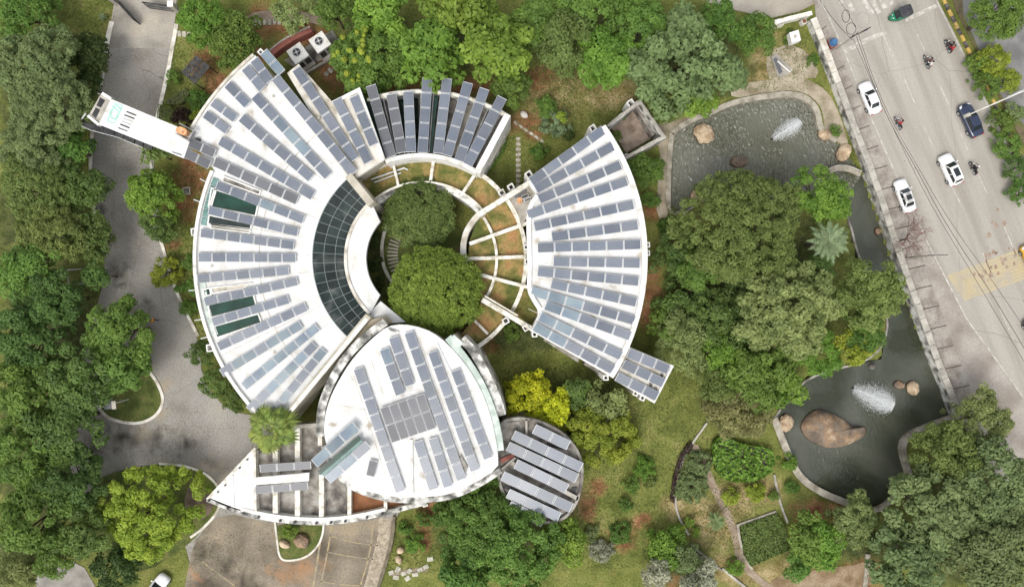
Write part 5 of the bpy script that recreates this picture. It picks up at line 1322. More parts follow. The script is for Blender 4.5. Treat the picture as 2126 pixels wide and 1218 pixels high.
# courtyard
T('dome_tree', 'dark dense tree filling the top of the round courtyard', 868, 442, 76, 6.2, 'dome', 'domedark', depth=3.0)
T('dome_tree', 'large dense olive-green tree filling the bottom of the round courtyard', 901, 606, 98, 9.5, 'dome', 'dome', depth=4.5)
for px, py, r, lab in ((776,500,16,'upper shrub in the shaded courtyard bed'), (776,545,17,'middle shrub in the shaded courtyard bed'), (783,590,16,'lower shrub in the shaded courtyard bed')):
    T('round_shrub', lab, px, py, r, 1.2, 'small', 'dark', cat='shrub')
# east side between right fan and ponds
T('conifer_tree', 'feathery green conifer left of the upper pond', 1342, 350, 40, 4.5, 'fine', 'mid')
T('round_shrub', 'dark bush below the feathery conifer', 1352, 415, 20, 2, 'small', 'mid', cat='shrub')
T('leafy_tree', 'largest dark olive tree beside the upper pond', 1556, 468, 132, 12, 'fine', 'olive', depth=6.5)
T('leafy_tree', 'bright green tree at the small stone bridge', 1712, 405, 66, 8, 'fine', 'bright')
T('leafy_tree', 'dark tangled tree right of the right fan\'s outer wall', 1402, 530, 58, 5, 'loose', 'forest')
T('leafy_tree', 'dark tangled tree in the shade below the olive tree', 1425, 610, 62, 5, 'loose', 'forest')
T('leafy_tree', 'feathery light green tree right of the right fan\'s annex', 1432, 712, 68, 6.5, 'wispy', 'pale')
T('leafy_tree', 'light green wispy tree right of the feathery tree by the annex', 1500, 730, 50, 6, 'wispy', 'bright')
T('leafy_tree', 'pale lobed tree in the centre of the eastern wood', 1652, 640, 106, 11, 'lobed', 'pale', depth=5.5)
T('leafy_tree', 'dark olive tree leaning against the boundary wall', 1815, 608, 74, 9, 'fine', 'olive')
T('leafy_tree', 'yellow-green ragged tree above the lower fountain', 1775, 722, 40, 6, 'loose', 'lime')
T('leafy_tree', 'green tree hanging over the lower pond', 1700, 730, 56, 6.5, 'wispy', 'bright')
T('leafy_tree', 'green tree left of the lower pond', 1590, 778, 80, 8, 'lobed', 'mid')
T('leafy_tree', 'brownish-green tree above the broad-leaved bed', 1545, 850, 72, 6.5, 'fine', 'brown')
T('leafy_tree', 'dark small tree between the olive and the pale tree', 1545, 610, 46, 6, 'loose', 'dark')
T('leafy_tree', 'mid green tree filling the gap below the silver palm', 1700, 555, 36, 6.5, 'fine', 'forest')
T('leafy_tree', 'mid green tree beside the right fan between two dark trees', 1455, 560, 46, 6, 'fine', 'mid')
T('leafy_tree', 'green tree filling the shade left of the pale lobed tree', 1490, 655, 56, 6.5, 'fine', 'forest')
T('leafy_tree', 'olive tree directly right of the small lower annex', 1395, 680, 44, 4.5, 'loose', 'mid')
T('leafy_tree', 'feathery tree above the brownish tree', 1500, 800, 52, 6, 'wispy', 'olive')
T('leafy_tree', 'green tree left of the whale boulder bank', 1630, 800, 44, 6, 'lobed', 'bright')
T('leafy_tree', 'dark green tree under the feathery tree by the annex', 1540, 700, 48, 6, 'fine', 'forest')
# south
T('leafy_tree', 'bright yellow tree beside the round block', 1095, 822, 52, 5.5, 'puff', 'yellow', depth=2.6)
T('leafy_tree', 'yellow-flushed tree touching the round block\'s panels', 1150, 850, 42, 5.2, 'puff', 'yellow', depth=2.2)
T('leafy_tree', 'dark green small tree between the yellow and olive trees', 1200, 815, 34, 4.5, 'fine', 'forest')
T('leafy_tree', 'yellowish-olive tree right of the round block', 1250, 905, 78, 6.5, 'puff', 'lime', depth=4)
T('leafy_tree', 'light green tree just above the round block\'s right side', 1258, 840, 48, 5.2, 'loose', 'pale')
T('leafy_tree', 'bright green tree below the pointed hall', 985, 1085, 92, 9, 'lobed', 'mid')
T('leafy_tree', 'green tree at the bottom edge below the round block', 1075, 1150, 98, 9.5, 'lobed', 'mid')
T('leafy_tree', 'small green tree tucked under the round block\'s lower right', 1170, 1118, 52, 6, 'lobed', 'bright')
T('leafy_tree', 'tree at the bottom edge left of the centre', 968, 1182, 62, 7, 'lobed', 'mid')
T('leafy_tree', 'round-crowned green tree at the bottom beside the garden path', 1385, 1142, 44, 4, 'fine', 'bright')
T('flowering_tree', 'white-flowering left tree at the bottom edge', 1372, 1198, 40, 4.5, 'loose', 'white')
T('flowering_tree', 'white-flowering right tree at the bottom edge', 1450, 1198, 44, 4.5, 'loose', 'white')
T('leafy_tree', 'grey bush-like tree between the white-flowering trees', 1430, 1165, 34, 4, 'fine', 'grey')
T('leafy_tree', 'green tree left of the vegetable bed\'s lower corner pond side', 1684, 1118, 50, 5.5, 'fine', 'mid')
T('leafy_tree', 'yellowish tree at the lower pond\'s bottom corner', 1780, 1085, 56, 6, 'lobed', 'pale')
T('leafy_tree', 'green tree between the vegetable bed and the lower pond', 1715, 1130, 50, 5.5, 'fine', 'bright')
T('leafy_tree', 'low green tree at the lower right of the vegetable bed', 1655, 1178, 30, 3.5, 'fine', 'mid')
T('leafy_tree', 'yellowish-green tree right of the lower pond', 1975, 945, 72, 8, 'lobed', 'olive')
T('leafy_tree', 'light tree between the lower pond and the road', 2052, 880, 66, 7, 'fine', 'pale')
T('leafy_tree', 'large grey-green tree in the lower right', 1960, 1070, 98, 10, 'big', 'grey')
T('leafy_tree', 'grey-green tree at the right edge in the lower right', 2080, 1010, 88, 10, 'big', 'grey')
T('leafy_tree', 'grey tree in the bottom right corner', 2075, 1150, 96, 10, 'big', 'grey')
T('leafy_tree', 'dark grey tree at the bottom edge right of the earth path', 1895, 1170, 84, 9, 'big', 'grey')
# right of the road
T('leafy_tree', 'dark green tree in the top right corner', 2082, 20, 62, 8, 'fine', 'mid')
T('round_shrub', 'dark bush on the verge near the yellow kerb', 2040, 130, 26, 2.2, 'small', 'mid', cat='shrub')
T('round_shrub', 'yellow-green bush on the verge above the street lamp', 2070, 122, 36, 3.0, 'small', 'lime', cat='shrub')
T('round_shrub', 'dark green bush on the verge just above the lamp pole', 2058, 172, 32, 2.4, 'small', 'mid', cat='shrub')
T('round_shrub', 'yellow-green bush on the verge beside the slip road', 2102, 165, 26, 2.4, 'small', 'lime', cat='shrub')
for k, (px, py, r, s) in enumerate(((2088,250,30,'mid'), (2112,232,22,'grey'), (2102,300,34,'mid'), (2118,350,30,'forest'), (2126,400,26,'mid'))):
    T('round_shrub', ['uppermost dark bush on the verge below the street lamp', 'greyish bush on the right edge below the street lamp', 'second dark bush on the verge below the street lamp', 'third dark bush on the verge near the right edge', 'lowest bush on the verge at the right edge'][k], px, py, r, 2.2, 'small', s, cat='shrub')
# garden beds in the south-east
T('leafy_tree', 'green tree between the ragged yellow tree and the boundary wall', 1800, 690, 44, 6, 'fine', 'mid')
for px, py, r, z, s, lab in ((1520,1033,20,1.6,'lime','left clipped lime dome beside the earth path'), (1572,1022,24,1.7,'lime','right clipped lime dome below the broad-leaved bed'), (1608,1030,14,1.1,'mid','dark round bush right of the clipped domes'),
        (1438,1010,38,1.2,'grey','grey-leaved bush left of the earth path'), (1455,962,30,1.2,'grey','upper grey-leaved bush left of the earth path'), (1432,1085,12,1.0,'bright','small green bush beside the curved border'), (1445,1105,12,1.0,'bright','lower small green bush beside the curved border'),
        (1415,1100,13,1.4,'lime','narrow lime bush on the garden border'), (1640,960,20,1.2,'bright','flower bush on the pond\'s left bank'), (1648,1010,16,1.2,'mid','dark bush below the flower bush on the bank'), (1530,1180,20,1.4,'bright','bright bush right of the white-flowering trees'),
        (1340,975,26,1.6,'bright','light bush on the lawn right of the olive tree'), (1310,1010,20,1.4,'mid','green bush on the lawn below the olive tree'), (1300,1050,16,1.2,'mid','lower green bush on the lawn'), (1350,1000,16,1.3,'olive','olive bush on the lawn beside the purple border'),
        (1250,1150,28,1.6,'white','pale flowering bush at the bottom left of the garden'), (1290,1110,26,1.5,'mid','green bush left of the round-crowned tree'), (1230,1110,18,1.2,'grey','grey bush beside the lower lawn'), (1740,270,14,1.3,'mid','bush on the rocks beside the upper pond'),
        (600,1108,19,1.8,'bright','round green bush on the small forecourt island'), (860,1130,22,1.4,'bright','bush on the lawn right of the forecourt'), (838,1100,16,1.2,'mid','small bush right of the dark forecourt kerb'), (880,1080,18,1.6,'mid','bush under the canopy\'s right tip'),
        (1062,690,20,1.5,'mid','bush in the lawn below the garden ring'), (1010,330,22,1.6,'mid','long bush beside the north block\'s right wall'), (1030,300,16,1.5,'mid','upper bush beside the north block\'s right wall'), (1390,470,24,1.6,'mid','bush at the lower left corner of the upper pond'),
        (700,770,26,3.0,'dark','dark shrub in the gap between left fan and hall'), (680,820,26,2.6,'dark','lower dark shrub in the gap beside the hall'), (725,735,16,3.0,'mid','green shrub in the gap under the link roof'), (1290,240,10,.9,'mid','weed clump inside the walled yard'), (1278,285,16,1.2,'olive','scrubby weeds along the walled yard\'s edge'), (1690,125,14,.6,'mid','weed patch beside the boundary wall'), (1640,75,14,.8,'mid','green weeds left of the weather box')):
    T('round_shrub', lab, px, py, r, z, 'small', s, cat='shrub')

# clipped hedges and beds built from leaves over a shape
def leaf_bed(name, label, pts, h, sp, leaf=.12, dens=60, cat='hedge', kind=None, base=0.0, bump=.1):
    TREE_SEED[0] += 1; rs = np.random.RandomState(TREE_SEED[0])
    wp = WP(pts, h + base)
    xs = [p[0] for p in wp]; ys = [p[1] for p in wp]
    area = (max(xs) - min(xs)) * (max(ys) - min(ys))
    n = int(area * dens)
    X = rs.uniform(min(xs), max(xs), n); Y = rs.uniform(min(ys), max(ys), n)
    ins = inside_mask(X, Y, wp); X, Y = X[ins], Y[ins]; n = len(X)
    Zt = base + h * rs.uniform(.55, 1.0, n) + bump * np.sin(X * 3) * np.cos(Y * 3)
    P = np.stack([X, Y, Zt], 1); Nn = rs.normal(size=(n, 3)) * .5 + np.array([0, 0, 1]); Nn /= np.linalg.norm(Nn, axis=1, keepdims=True)
    # sides
    SP, SN = [], []
    for k in range(len(wp)):
        a, c = np.array(wp[k]), np.array(wp[(k + 1) % len(wp)])
        L = np.linalg.norm(c - a); m = int(L * h * dens * .6) + 1
        t = rs.uniform(0, 1, m)[:, None]; q = a + (c - a) * t
        SP.append(np.concatenate([q, (base + rs.uniform(.02, h * .95, m))[:, None]], 1))
        nn = np.array([c[1] - a[1], a[0] - c[0], L * .6]); SN.append(np.tile(nn / np.linalg.norm(nn), (m, 1)))
    P = np.concatenate([P] + SP); Nn = np.concatenate([Nn] + SN)
    me = leaf_mesh(name, P, Nn, leaf * rs.uniform(.6, 1.3, len(P)), rs.uniform(0, 1, len(P)), [LEAF[sp]], .5, rs)
    cx, cy = sum(xs) / len(xs), sum(ys) / len(ys)
    root = thing(name, label, cat, (cx, cy, 0))
    attach(link(bpy.data.objects.new('foliage', me)), root)
    b = MB(); b.prism([((p[0] - cx) * .9 + cx, (p[1] - cy) * .9 + cy) for p in wp], base + h * .45, base, bottom=False); b.build('twigs', joint_mat, root)
    return root
leaf_bed('clipped_hedge', 'low wedge-shaped clipped hedge beside the drive above the sign slab', [(333,212),(380,183),(392,190),(388,205),(372,216),(350,216)], .8, 'pale', .09, 130)
leaf_bed('clipped_hedge', 'low green bed beside the drive next to the purple bush', [(328,216),(355,220),(362,235),(352,252),(325,248)], .4, 'bright', .1, 90)
leaf_bed('clipped_hedge', 'purple-brown border hedge along the curved garden edge', [(1432,915),(1440,925),(1416,965),(1406,1010),(1400,1045),(1392,1040),(1398,990),(1412,945)], .5, 'purple', .1, 110)
leaf_bed('vegetable_bed', 'square bed of dense dark green plants with pale kerb', [(1538,1092),(1612,1066),(1628,1090),(1640,1140),(1560,1175),(1545,1150)], .5, 'domedark', .17, 120, cat='plant bed')
leaf_bed('broad_leaf_bed', 'bed of large bright broad-leaved plants left of the lower pond', smooth_line([(1478,920),(1500,905),(1545,925),(1600,930),(1612,950),(1600,985),(1560,1000),(1520,1000),(1490,985),(1482,955)], 1, True), 1.0, 'bright', .30, 24, cat='plant bed', bump=.25)
leaf_bed('clipped_hedge', 'narrow hedge strip along the north block\'s side ledge', [(1006,352),(1016,358),(1048,310),(1054,290),(1046,288)], .7, 'bright', .1, 100)
leaf_bed('grass_strip', 'lime green grass strip between the left wood and the drive kerb', [(181,270),(186,272),(183,340),(178,345)], .3, 'lime', .08, 120, cat='grass')
leaf_bed('grass_strip', 'yellow-green grass strip left of the drive above the sign slab', [(212,105),(217,108),(203,185),(197,190),(199,150)], .3, 'lime', .08, 120, cat='grass')
band('bed_kerb', [(1612,1062),(1532,1090),(1536,1120),(1548,1160),(1562,1182)], 5, .25, -.1, stone_bank, kind='structure')
band('garden_border', smooth_line([(1468,878),(1436,922),(1415,960),(1404,1010),(1402,1050),(1412,1080),(1430,1110)], 2), 4, .25, -.1, concrete_light, kind='structure')
band('garden_border', smooth_line([(1608,985),(1612,1010),(1622,1050),(1636,1085)], 2), 4, .2, -.1, concrete_light, kind='structure')
band('garden_border', smooth_line([(1500,1180),(1530,1205),(1555,1225)], 1), 5, .25, -.1, concrete_light, kind='structure')
band('garden_border', smooth_line([(1435,1130),(1470,1160),(1500,1185)], 1), 3, .2, -.1, concrete, kind='structure')
band('garden_border', [(1803,1150),(1800,1185),(1795,1230)], 9, .2, -.1, stone_bank, kind='structure')

# grass tufts over the open lawns
def tufts():
    rs = np.random.RandomState(11)
    spots = [(1300,870,170,110,5200), (1180,760,150,60,2600), (1120,205,90,70,2600), (1240,200,120,60,2600), (1080,340,60,60,1300), (150,50,110,50,2200), (390,140,60,60,1300), (385,450,40,110,1600), (390,600,40,90,1200), (1500,1060,90,100,2200), (1600,130,80,60,1400), (1270,1080,120,100,3000), (860,1120,70,70,1500), (280,820,55,50,900), (430,1020,30,60,500), (620,1120,40,40,400)]
    P = []
    keep = []
    for px, py, rx, ry, n in spots:
        q = np.stack([px + rs.uniform(-1, 1, n) * rx, py + rs.uniform(-1, 1, n) * ry], 1); P.append(q)
    Q = np.concatenate(P)
    for poly in (POND, DRIVE, FORE, roof_pts, circ, apts, inner_r + outer_r):
        Q = Q[~inside_mask(Q[:, 0], Q[:, 1], poly)]
    X = (Q[:, 0] - 1063) / PPM; Y = (609 - Q[:, 1]) / PPM
    n = len(X)
    pos = np.stack([X, Y, np.full(n, .06)], 1)
    nn = rs.normal(size=(n, 3)) * .6 + np.array([0, 0, 1]); nn /= np.linalg.norm(nn, axis=1, keepdims=True)
    me = leaf_mesh('grass_tufts', pos, nn, rs.uniform(.05, .17, n), rs.uniform(0, .8, n), [LEAF['olive']], .35, rs)
    tag(link(bpy.data.objects.new('grass_tufts', me)), 'short uneven tufts of grass across the open lawns', 'grass', kind='stuff')
tufts()
def fallen_leaves():
    rs = np.random.RandomState(21)
    Q = []
    for px, py, rx, ry, n in ((260,450,70,420,900), (330,900,140,60,700), (560,1150,180,60,800), (430,1150,60,60,400), (1350,880,120,100,500), (1500,1080,120,110,700), (440,140,60,60,300), (1160,200,110,70,500), (1900,620,60,240,500), (860,1120,60,60,300)):
        Q.append(np.stack([px + rs.normal(0, .5, n) * rx, py + rs.normal(0, .5, n) * ry], 1))
    Q = np.concatenate(Q)
    for poly in (POND, roof_pts, circ, apts, inner_r + outer_r):
        Q = Q[~inside_mask(Q[:, 0], Q[:, 1], poly)]
    n = len(Q); X = (Q[:, 0] - 1063) / PPM; Y = (609 - Q[:, 1]) / PPM
    nn = rs.normal(size=(n, 3)) * .3 + np.array([0, 0, 1]); nn /= np.linalg.norm(nn, axis=1, keepdims=True)
    me = leaf_mesh('fallen_leaves', np.stack([X, Y, np.full(n, .075)], 1), nn, rs.uniform(.03, .09, n), rs.uniform(0, 1, n), [LEAF['brown']], .6, rs)
    tag(link(bpy.data.objects.new('fallen_leaves', me)), 'brown fallen leaves strewn over drive and garden', 'leaves', kind='stuff')
fallen_leaves()

# ---- palms
def palm(name, label, px, py, rpx, ztop, sp, n, width, droop, trunk_r, fan=False, cat='palm', trunk_base=None):
    TREE_SEED[0] += 1; rs = np.random.RandomState(TREE_SEED[0])
    c = W(px, py, ztop); R = rpx * mscale(ztop)
    base = c if trunk_base is None else W(trunk_base[0], trunk_base[1], 0)
    root = thing(name, label, cat, (base.x, base.y, 0))
    b = MB(); b.tube([(base.x, base.y, -.1), (base.x * .5 + c.x * .5, base.y * .5 + c.y * .5, ztop * .5), (c.x, c.y, ztop)], [trunk_r * 1.3, trunk_r, trunk_r * .9], 8); b.build('trunk', mat('palm_bark', [(.4,(.22,.2,.17)),(.6,(.36,.33,.28))], scale=2, rough=1) if 'palm_bark' not in MATS else MATS['palm_bark'], root, smooth=True)
    for k in range(n):
        a = 2 * math.pi * (k * .381966 * 1.0) + rs.uniform(-.1, .1)
        lvl = k / n
        L = R * (1.0 - (.72 if fan else .35) * (1 - lvl)) * rs.uniform(.85, 1.1)
        up = .75 * (1 - lvl)
        P, Nn, S = [], [], []
        spine = []
        m = 14
        for q in range(m + 1):
            t = q / m
            r = L * t * (1 - .08 * up)
            z = ztop + L * (up * t - droop * t * t * (1 + .3 * lvl))
            spine.append(Vector((c.x + r * math.cos(a), c.y + r * math.sin(a), z)))
        fb = MB()
        side = Vector((-math.sin(a), math.cos(a), 0))
        tints = []
        if not fan:
            fb.tube(spine, [.035] * 6 + [.02] * (m - 5), 3)
            tints += [.9] * len(fb.v)
            for q in range(2, m + 1):
                t = q / m
                ll = width * (math.sin(math.pi * min(1, t * .9 + .1)) * .8 + .2)
                d = (spine[q] - spine[q - 1]).normalized()
                for s in (-1, 1):
                    for h in (0, .5):
                        p = spine[q - 1].lerp(spine[q], h)
                        tip = p + side * s * ll * .85 + d * ll * .55 + Vector((0, 0, -.12 * ll))
                        wv = d * .075
                        fb.face([p - wv, p + wv, tip]); tints += [rs.uniform(.2, .9)] * 3
        else:
            stem = int(m * .5)
            fb.tube(spine[:stem + 1], .025, 3); tints += [.6] * len(fb.v)
            p = spine[stem]; d = (spine[stem] - spine[stem - 1]).normalized()
            nf = 11
            for q in range(nf):
                f = (q / (nf - 1) - .5) * 2.9
                dirv = (d * math.cos(f) + side * math.sin(f)).normalized()
                ll = L * .52 * (1 - .25 * abs(f) / 1.45) * rs.uniform(.9, 1.05)
                tip = p + dirv * ll + Vector((0, 0, -.3 * ll))
                midp = p + dirv * ll * .55
                wv = Vector((-dirv.y, dirv.x, 0)) * ll * .12
                fb.face([p, midp - wv, tip, midp + wv]); tints += [rs.uniform(.2, 1)] * 4
        o = fb.build('frond', LEAF[sp], root)
        at = o.data.attributes.new('tint', 'FLOAT', 'POINT'); at.data.foreach_set('value', tints)
    return root
palm('fan_palm', 'green fan palm in front of the lower tip of the left fan', 560, 893, 64, 9.6, 'palm', 30, .4, .3, .17, fan=True, trunk_base=(598, 872))
palm('silver_palm', 'silvery grey feather palm between the eastern trees', 1722, 500, 54, 6.5, 'silver', 30, .55, .28, .2)
palm('garden_palm', 'small dark feather palm left of the earth path', 1487, 1082, 26, 1.6, 'grey', 16, .3, .35, .1)
palm('agave', 'pale spiky agave on the lawn left of the gate', 213, 36, 11, .5, 'silver', 16, .12, .15, .06, cat='plant')

# ---- bare reddish tree beside the road
def bare_tree():
    rs = random.Random(5)
    base = W(1868, 500)
    root = thing('bare_tree', 'leafless reddish-brown tree over the footpath below the dusty white car', 'tree', base)
    b = MB()
    b.tube([(base.x, base.y, -.1), (base.x + .1, base.y + .2, 1.4)], [.12, .09], 6); b.build('trunk', bark, root)
    t = MB()
    def grow(p, d, L, r, lev):
        q = p + d * L
        t.tube([p, q], [r, r * .6], 4 if lev > 1 else 3, cap=False)
        if lev == 0: return
        for _ in range(3 if lev > 1 else 4):
            nd = (d + Vector((rs.gauss(0, .6), rs.gauss(0, .6), rs.gauss(.1, .35)))).normalized()
            grow(q, nd, L * rs.uniform(.55, .85), r * .6, lev - 1)
    for _ in range(11):
        grow(Vector((base.x + .1, base.y + .2, 1.3)), Vector((rs.gauss(0, .7), rs.gauss(0, .7), .7)).normalized(), rs.uniform(1.0, 1.4), .05, 4)
    t.build('crown', mat('twig', [(.35,(.10,.055,.045)),(.6,(.24,.13,.105))], scale=1, rough=1), root)
bare_tree()

# ================================================================== OBJECTS
from mathutils import noise
def wet_line(m):
    nt = m.node_tree; N = nt.nodes; L = nt.links
    p = N['Principled BSDF']; old = p.inputs['Base Color'].links[0].from_socket
    geo = N.new('ShaderNodeNewGeometry'); sx = N.new('ShaderNodeSeparateXYZ'); L.new(geo.outputs['Position'], sx.inputs[0])
    f = N.new('ShaderNodeMapRange'); f.inputs['From Min'].default_value = -.02; f.inputs['From Max'].default_value = -.16; L.new(sx.outputs['Z'], f.inputs[0])
    mx = N.new('ShaderNodeMix'); mx.data_type = 'RGBA'; mx.blend_type = 'MULTIPLY'; L.new(f.outputs[0], mx.inputs[0]); L.new(old, mx.inputs[6]); mx.inputs[7].default_value = (.22, .2, .17, 1)
    L.new(mx.outputs[2], p.inputs['Base Color'])
for q_ in (rock_mat, rock_pale): wet_line(q_)
# ---- boulders and fountains in the ponds
def boulder(label, px, py, rx, ry, h, rot, m, seed, dent=None, base=-.6):
    rs = random.Random(seed)
    c = W(px, py, 0)
    bm = bmesh.new(); bmesh.ops.create_icosphere(bm, subdivisions=4, radius=1)
    ph = [rs.uniform(0, 6) for _ in range(9)]
    for v in bm.verts:
        p = v.co
        k = 1 + .07 * math.sin(2.1 * p.x + ph[0]) * math.cos(2.4 * p.y + ph[1]) + .06 * math.sin(4 * p.y + ph[2]) * math.cos(3.3 * p.z + ph[3]) + .025 * math.sin(9 * p.x + ph[4]) * math.sin(8 * p.y + ph[5])
        x, y, z = p * k
        if dent: x, y = dent(x, y)
        z = math.copysign(abs(z) ** .7, z)
        fc = noise.voronoi(Vector((x, y, z)) * 1.7 + Vector((seed, 0, 0)))[0]
        kk = 1 - .10 * max(0, .25 - (fc[1] - fc[0])) / .25 + .05 * noise.noise(Vector((x, y, z)) * 5)
        x, y, z = x * kk, y * kk, z * kk
        v.co = (x * rx, y * ry, z * h)
    me = bpy.data.meshes.new('boulder'); bm.to_mesh(me); bm.free()
    me.polygons.foreach_set('use_smooth', [True] * len(me.polygons)); me.materials.append(m)
    o = link(bpy.data.objects.new('boulder', me)); o.location = (c.x, c.y, base + h * .35); o.rotation_euler.z = rot
    return tag(o, label, 'boulder', 'boulders in the ponds')
def tail(x, y):
    if x > .45: y *= max(.46, 1 - 1.9 * (x - .45)); y += .5 * (x - .45) ; x *= 1 + .32 * (x - .45)
    return x, y
def whale():
    q = [(295,545),(300,505),(318,468),(352,425),(392,400),(430,390),(480,396),(560,430),(640,470),(690,512),(720,530),(755,528),(788,519),(808,535),(812,556),(800,590),(750,625),(700,645),(620,680),(560,690),(480,682),(400,652),(330,602)]
    P = [(1580 + x * .279, 740 + y * .279) for x, y in smooth_line(q, 2, True)]
    c = (1722, 893); bs = -.55; H = 2.0
    b = MB(); rings = 14; n = len(P)
    cw = W(*c, .6)
    for k in range(rings + 1):
        t = k / rings
        for p in P:
            w = W(p[0], p[1], .1)
            x = cw.x + (w.x - cw.x) * t; y = cw.y + (w.y - cw.y) * t
            thick = max(.35, 1 - .5 * max(0, (x - cw.x) / 5.2))
            z = bs + H * thick * (1 - t ** 3.0) ** .55 * (1 + .10 * noise.noise(Vector((x * .5, y * .5, 3)))) + .12 * noise.noise(Vector((x, y, 0)) * 1.6) + .05 * noise.noise(Vector((x, y, 9)) * 4)
            if k == rings: z = bs
            b.v.append((x, y, z))
    for k in range(rings):
        for s_ in range(n):
            t_ = (s_ + 1) % n
            b.f.append((k * n + s_, (k + 1) * n + s_, (k + 1) * n + t_, k * n + t_)[::-1]); b.m.append(0)
    b.build('boulder', rock_mat, smooth=True, label='large brown whale-shaped boulder in the lower pond', cat='boulder', group='boulders in the ponds')
whale()
boulder('pale round boulder at the lower pond\'s left bank', 1632, 877, .95, 1.2, .9, 0, rock_pale, 2)
boulder('reddish smaller boulder of the pair near the lower fountain', 1868, 799, .8, .55, .6, -.2, rock_mat, 3)
boulder('pale larger boulder of the pair near the lower fountain', 1896, 805, .85, 1.0, .8, .2, rock_pale, 4)
boulder('round tan boulder on the left of the upper pond', 1462, 277, 1.35, 1.35, .9, .3, rock_pale, 5)
boulder('pale boulder at the upper pond\'s right bank', 1713, 279, 1.0, .75, .8, -.3, rock_pale, 6)
boulder('tall tan boulder beside the stone bridge', 1752, 316, .95, 1.3, 1.0, -.35, rock_pale, 7)
boulder('half-hidden boulder under the olive tree at the pond', 1536, 335, 1.2, .8, .7, .1, rock_mat, 8)
boulder('grey boulder at the upper pond\'s lower left corner', 1450, 405, 1.1, 1.0, .7, .1, rock_pale, 9)
boulder('small dark stone in the channel below the silver palm', 1824, 480, .5, .6, .5, .1, rock_mat, 10)
boulder('dark stone standing in the lower pond above its fountain', 1811, 760, .35, .45, .8, .1, concrete, 11)
boulder('brown left rock on the forecourt island', 592, 1127, .75, .5, .5, -.4, rock_pale, 12, base=.1)
boulder('brown right rock on the forecourt island', 628, 1120, 1.05, .85, .7, -.5, rock_mat, 13, base=.1)
boulder('small rock on the lawn right of the dark forecourt kerb', 832, 1140, .5, .45, .4, .2, rock_pale, 14, base=0)
boulder('lower small rock on the lawn right of the forecourt kerb', 828, 1160, .4, .55, .4, .4, rock_pale, 15, base=0)
boulder('white rock on the soil right of the north block', 1088, 239, .55, .38, .3, -.7, mat('white_rock', (.7, .66, .6), rough=.9), 16, base=.05)
spray_mat = mat('water_spray', (.86, .88, .88), rough=.4, fine=0)
def fountain(label, p0, p1, wpx, n, seed, peak):
    rs = np.random.RandomState(seed)
    A, B = W(*p0, 0), W(*p1, 0)
    root = thing('fountain', label, 'fountain', (A.x, A.y, -.3))
    b = MB(); b.cyl((A.x, A.y, -.8), .12, .8, 8); b.build('nozzle', dark_metal, root)
    t = rs.beta(1.6, 1.3, n)
    d = np.array([B.x - A.x, B.y - A.y]); L = np.linalg.norm(d); d = d / L; nrm = np.array([-d[1], d[0]])
    w = wpx * mscale(0)
    off = rs.normal(0, 1, n) * w * .28 * (0.45 + np.sin(np.pi * t) * .75)
    z = -.25 + peak * 4 * t * (1 - t) * rs.uniform(.1, 1, n)
    pos = np.stack([A.x + d[0] * L * t + nrm[0] * off, A.y + d[1] * L * t + nrm[1] * off, z], 1)
    nn = rs.normal(size=(n, 3)) + np.array([0, 0, .8]); nn /= np.linalg.norm(nn, axis=1, keepdims=True)
    me = leaf_mesh('spray', pos, nn, rs.uniform(.012, .036, n), np.ones(n), [spray_mat], .8, rs)
    attach(tag(link(bpy.data.objects.new('spray', me)), kind='stuff'), root)
    # jet arcs
    for k in range(5):
        pts = []
        for q in range(9):
            tt = q / 8; o2 = (k - 2) * w * .05 * tt
            pts.append((A.x + d[0] * L * tt + nrm[0] * o2, A.y + d[1] * L * tt + nrm[1] * o2, -.25 + peak * (.7 + .07 * k) * 4 * tt * (1 - tt)))
        b = MB(); b.tube(pts, .012, 4); b.build('jet', spray_mat, root)
fountain('white fountain spray in the middle of the upper pond', (1604,288), (1664,250), 24, 11000, 1, 1.5)
fountain('long white fountain spray in the lower pond above the whale boulder', (1772,806), (1858,845), 34, 24000, 2, 1.6)
br = thing('foot_bridge', 'small curved stone bridge at the right end of the upper pond', 'bridge', W(1750, 352))
b = MB(); b.strip(WP(smooth_line([(1716,358),(1735,348),(1760,348),(1788,360)], 2), .6), .8, .6, .2); b.build('deck', stone_bank, br)
b = MB(); b.strip(WP(smooth_line([(1716,354),(1735,344),(1760,344),(1788,356)], 2), .8), .18, .85, .603); b.build('parapet', concrete_light, br)

# ---- stepping stones
def stones(pts, wpx, hpx, par_pts, wband):
    base = band('stepping_path', par_pts, wband, .012, -.1, dirt_path, kind='structure')
    for px, py, a in pts:
        c = W(px, py, .06); b = MB(); b.box((c.x, c.y, .03), (wpx * mscale(0) * RND.uniform(.9, 1.1), hpx * mscale(0) * RND.uniform(.9, 1.1), .09), math.radians(a) + RND.uniform(-.12, .12), taper=.95); b.build('stepping_stone', stone_slab, base)
stones([(372 + 10 * k, 70 + 1 * k, 5) for k in range(3)], 7, 11, [(370,70),(395,73)], 6)
stones([(530 + 10 * k, 48 - .5 * k, -5) for k in range(11)], 6, 12, [(526,48),(635,42)], 6)
stones([(677 + 8.5 * k, 154 - 7.5 * k, 40) for k in range(5)], 6, 11, [(674,157),(712,123)], 6)
stones([(1076, 288 + 11 * k, 90) for k in range(10)], 6, 10, [(1076,285),(1074,392)], 6)
stones([(1070 + 11 * k, 255 + 7.5 * k, 45) for k in range(6)], 5, 8, [(1068,253),(1128,296)], 5)
stones([(812,1188,20),(826,1182,60),(838,1190,10),(850,1185,50),(862,1192,0),(872,1182,30),(822,1198,0),(846,1200,40),(884,1176,30),(893,1160,10)], 12, 9, [(808,1190),(890,1180)], 10)

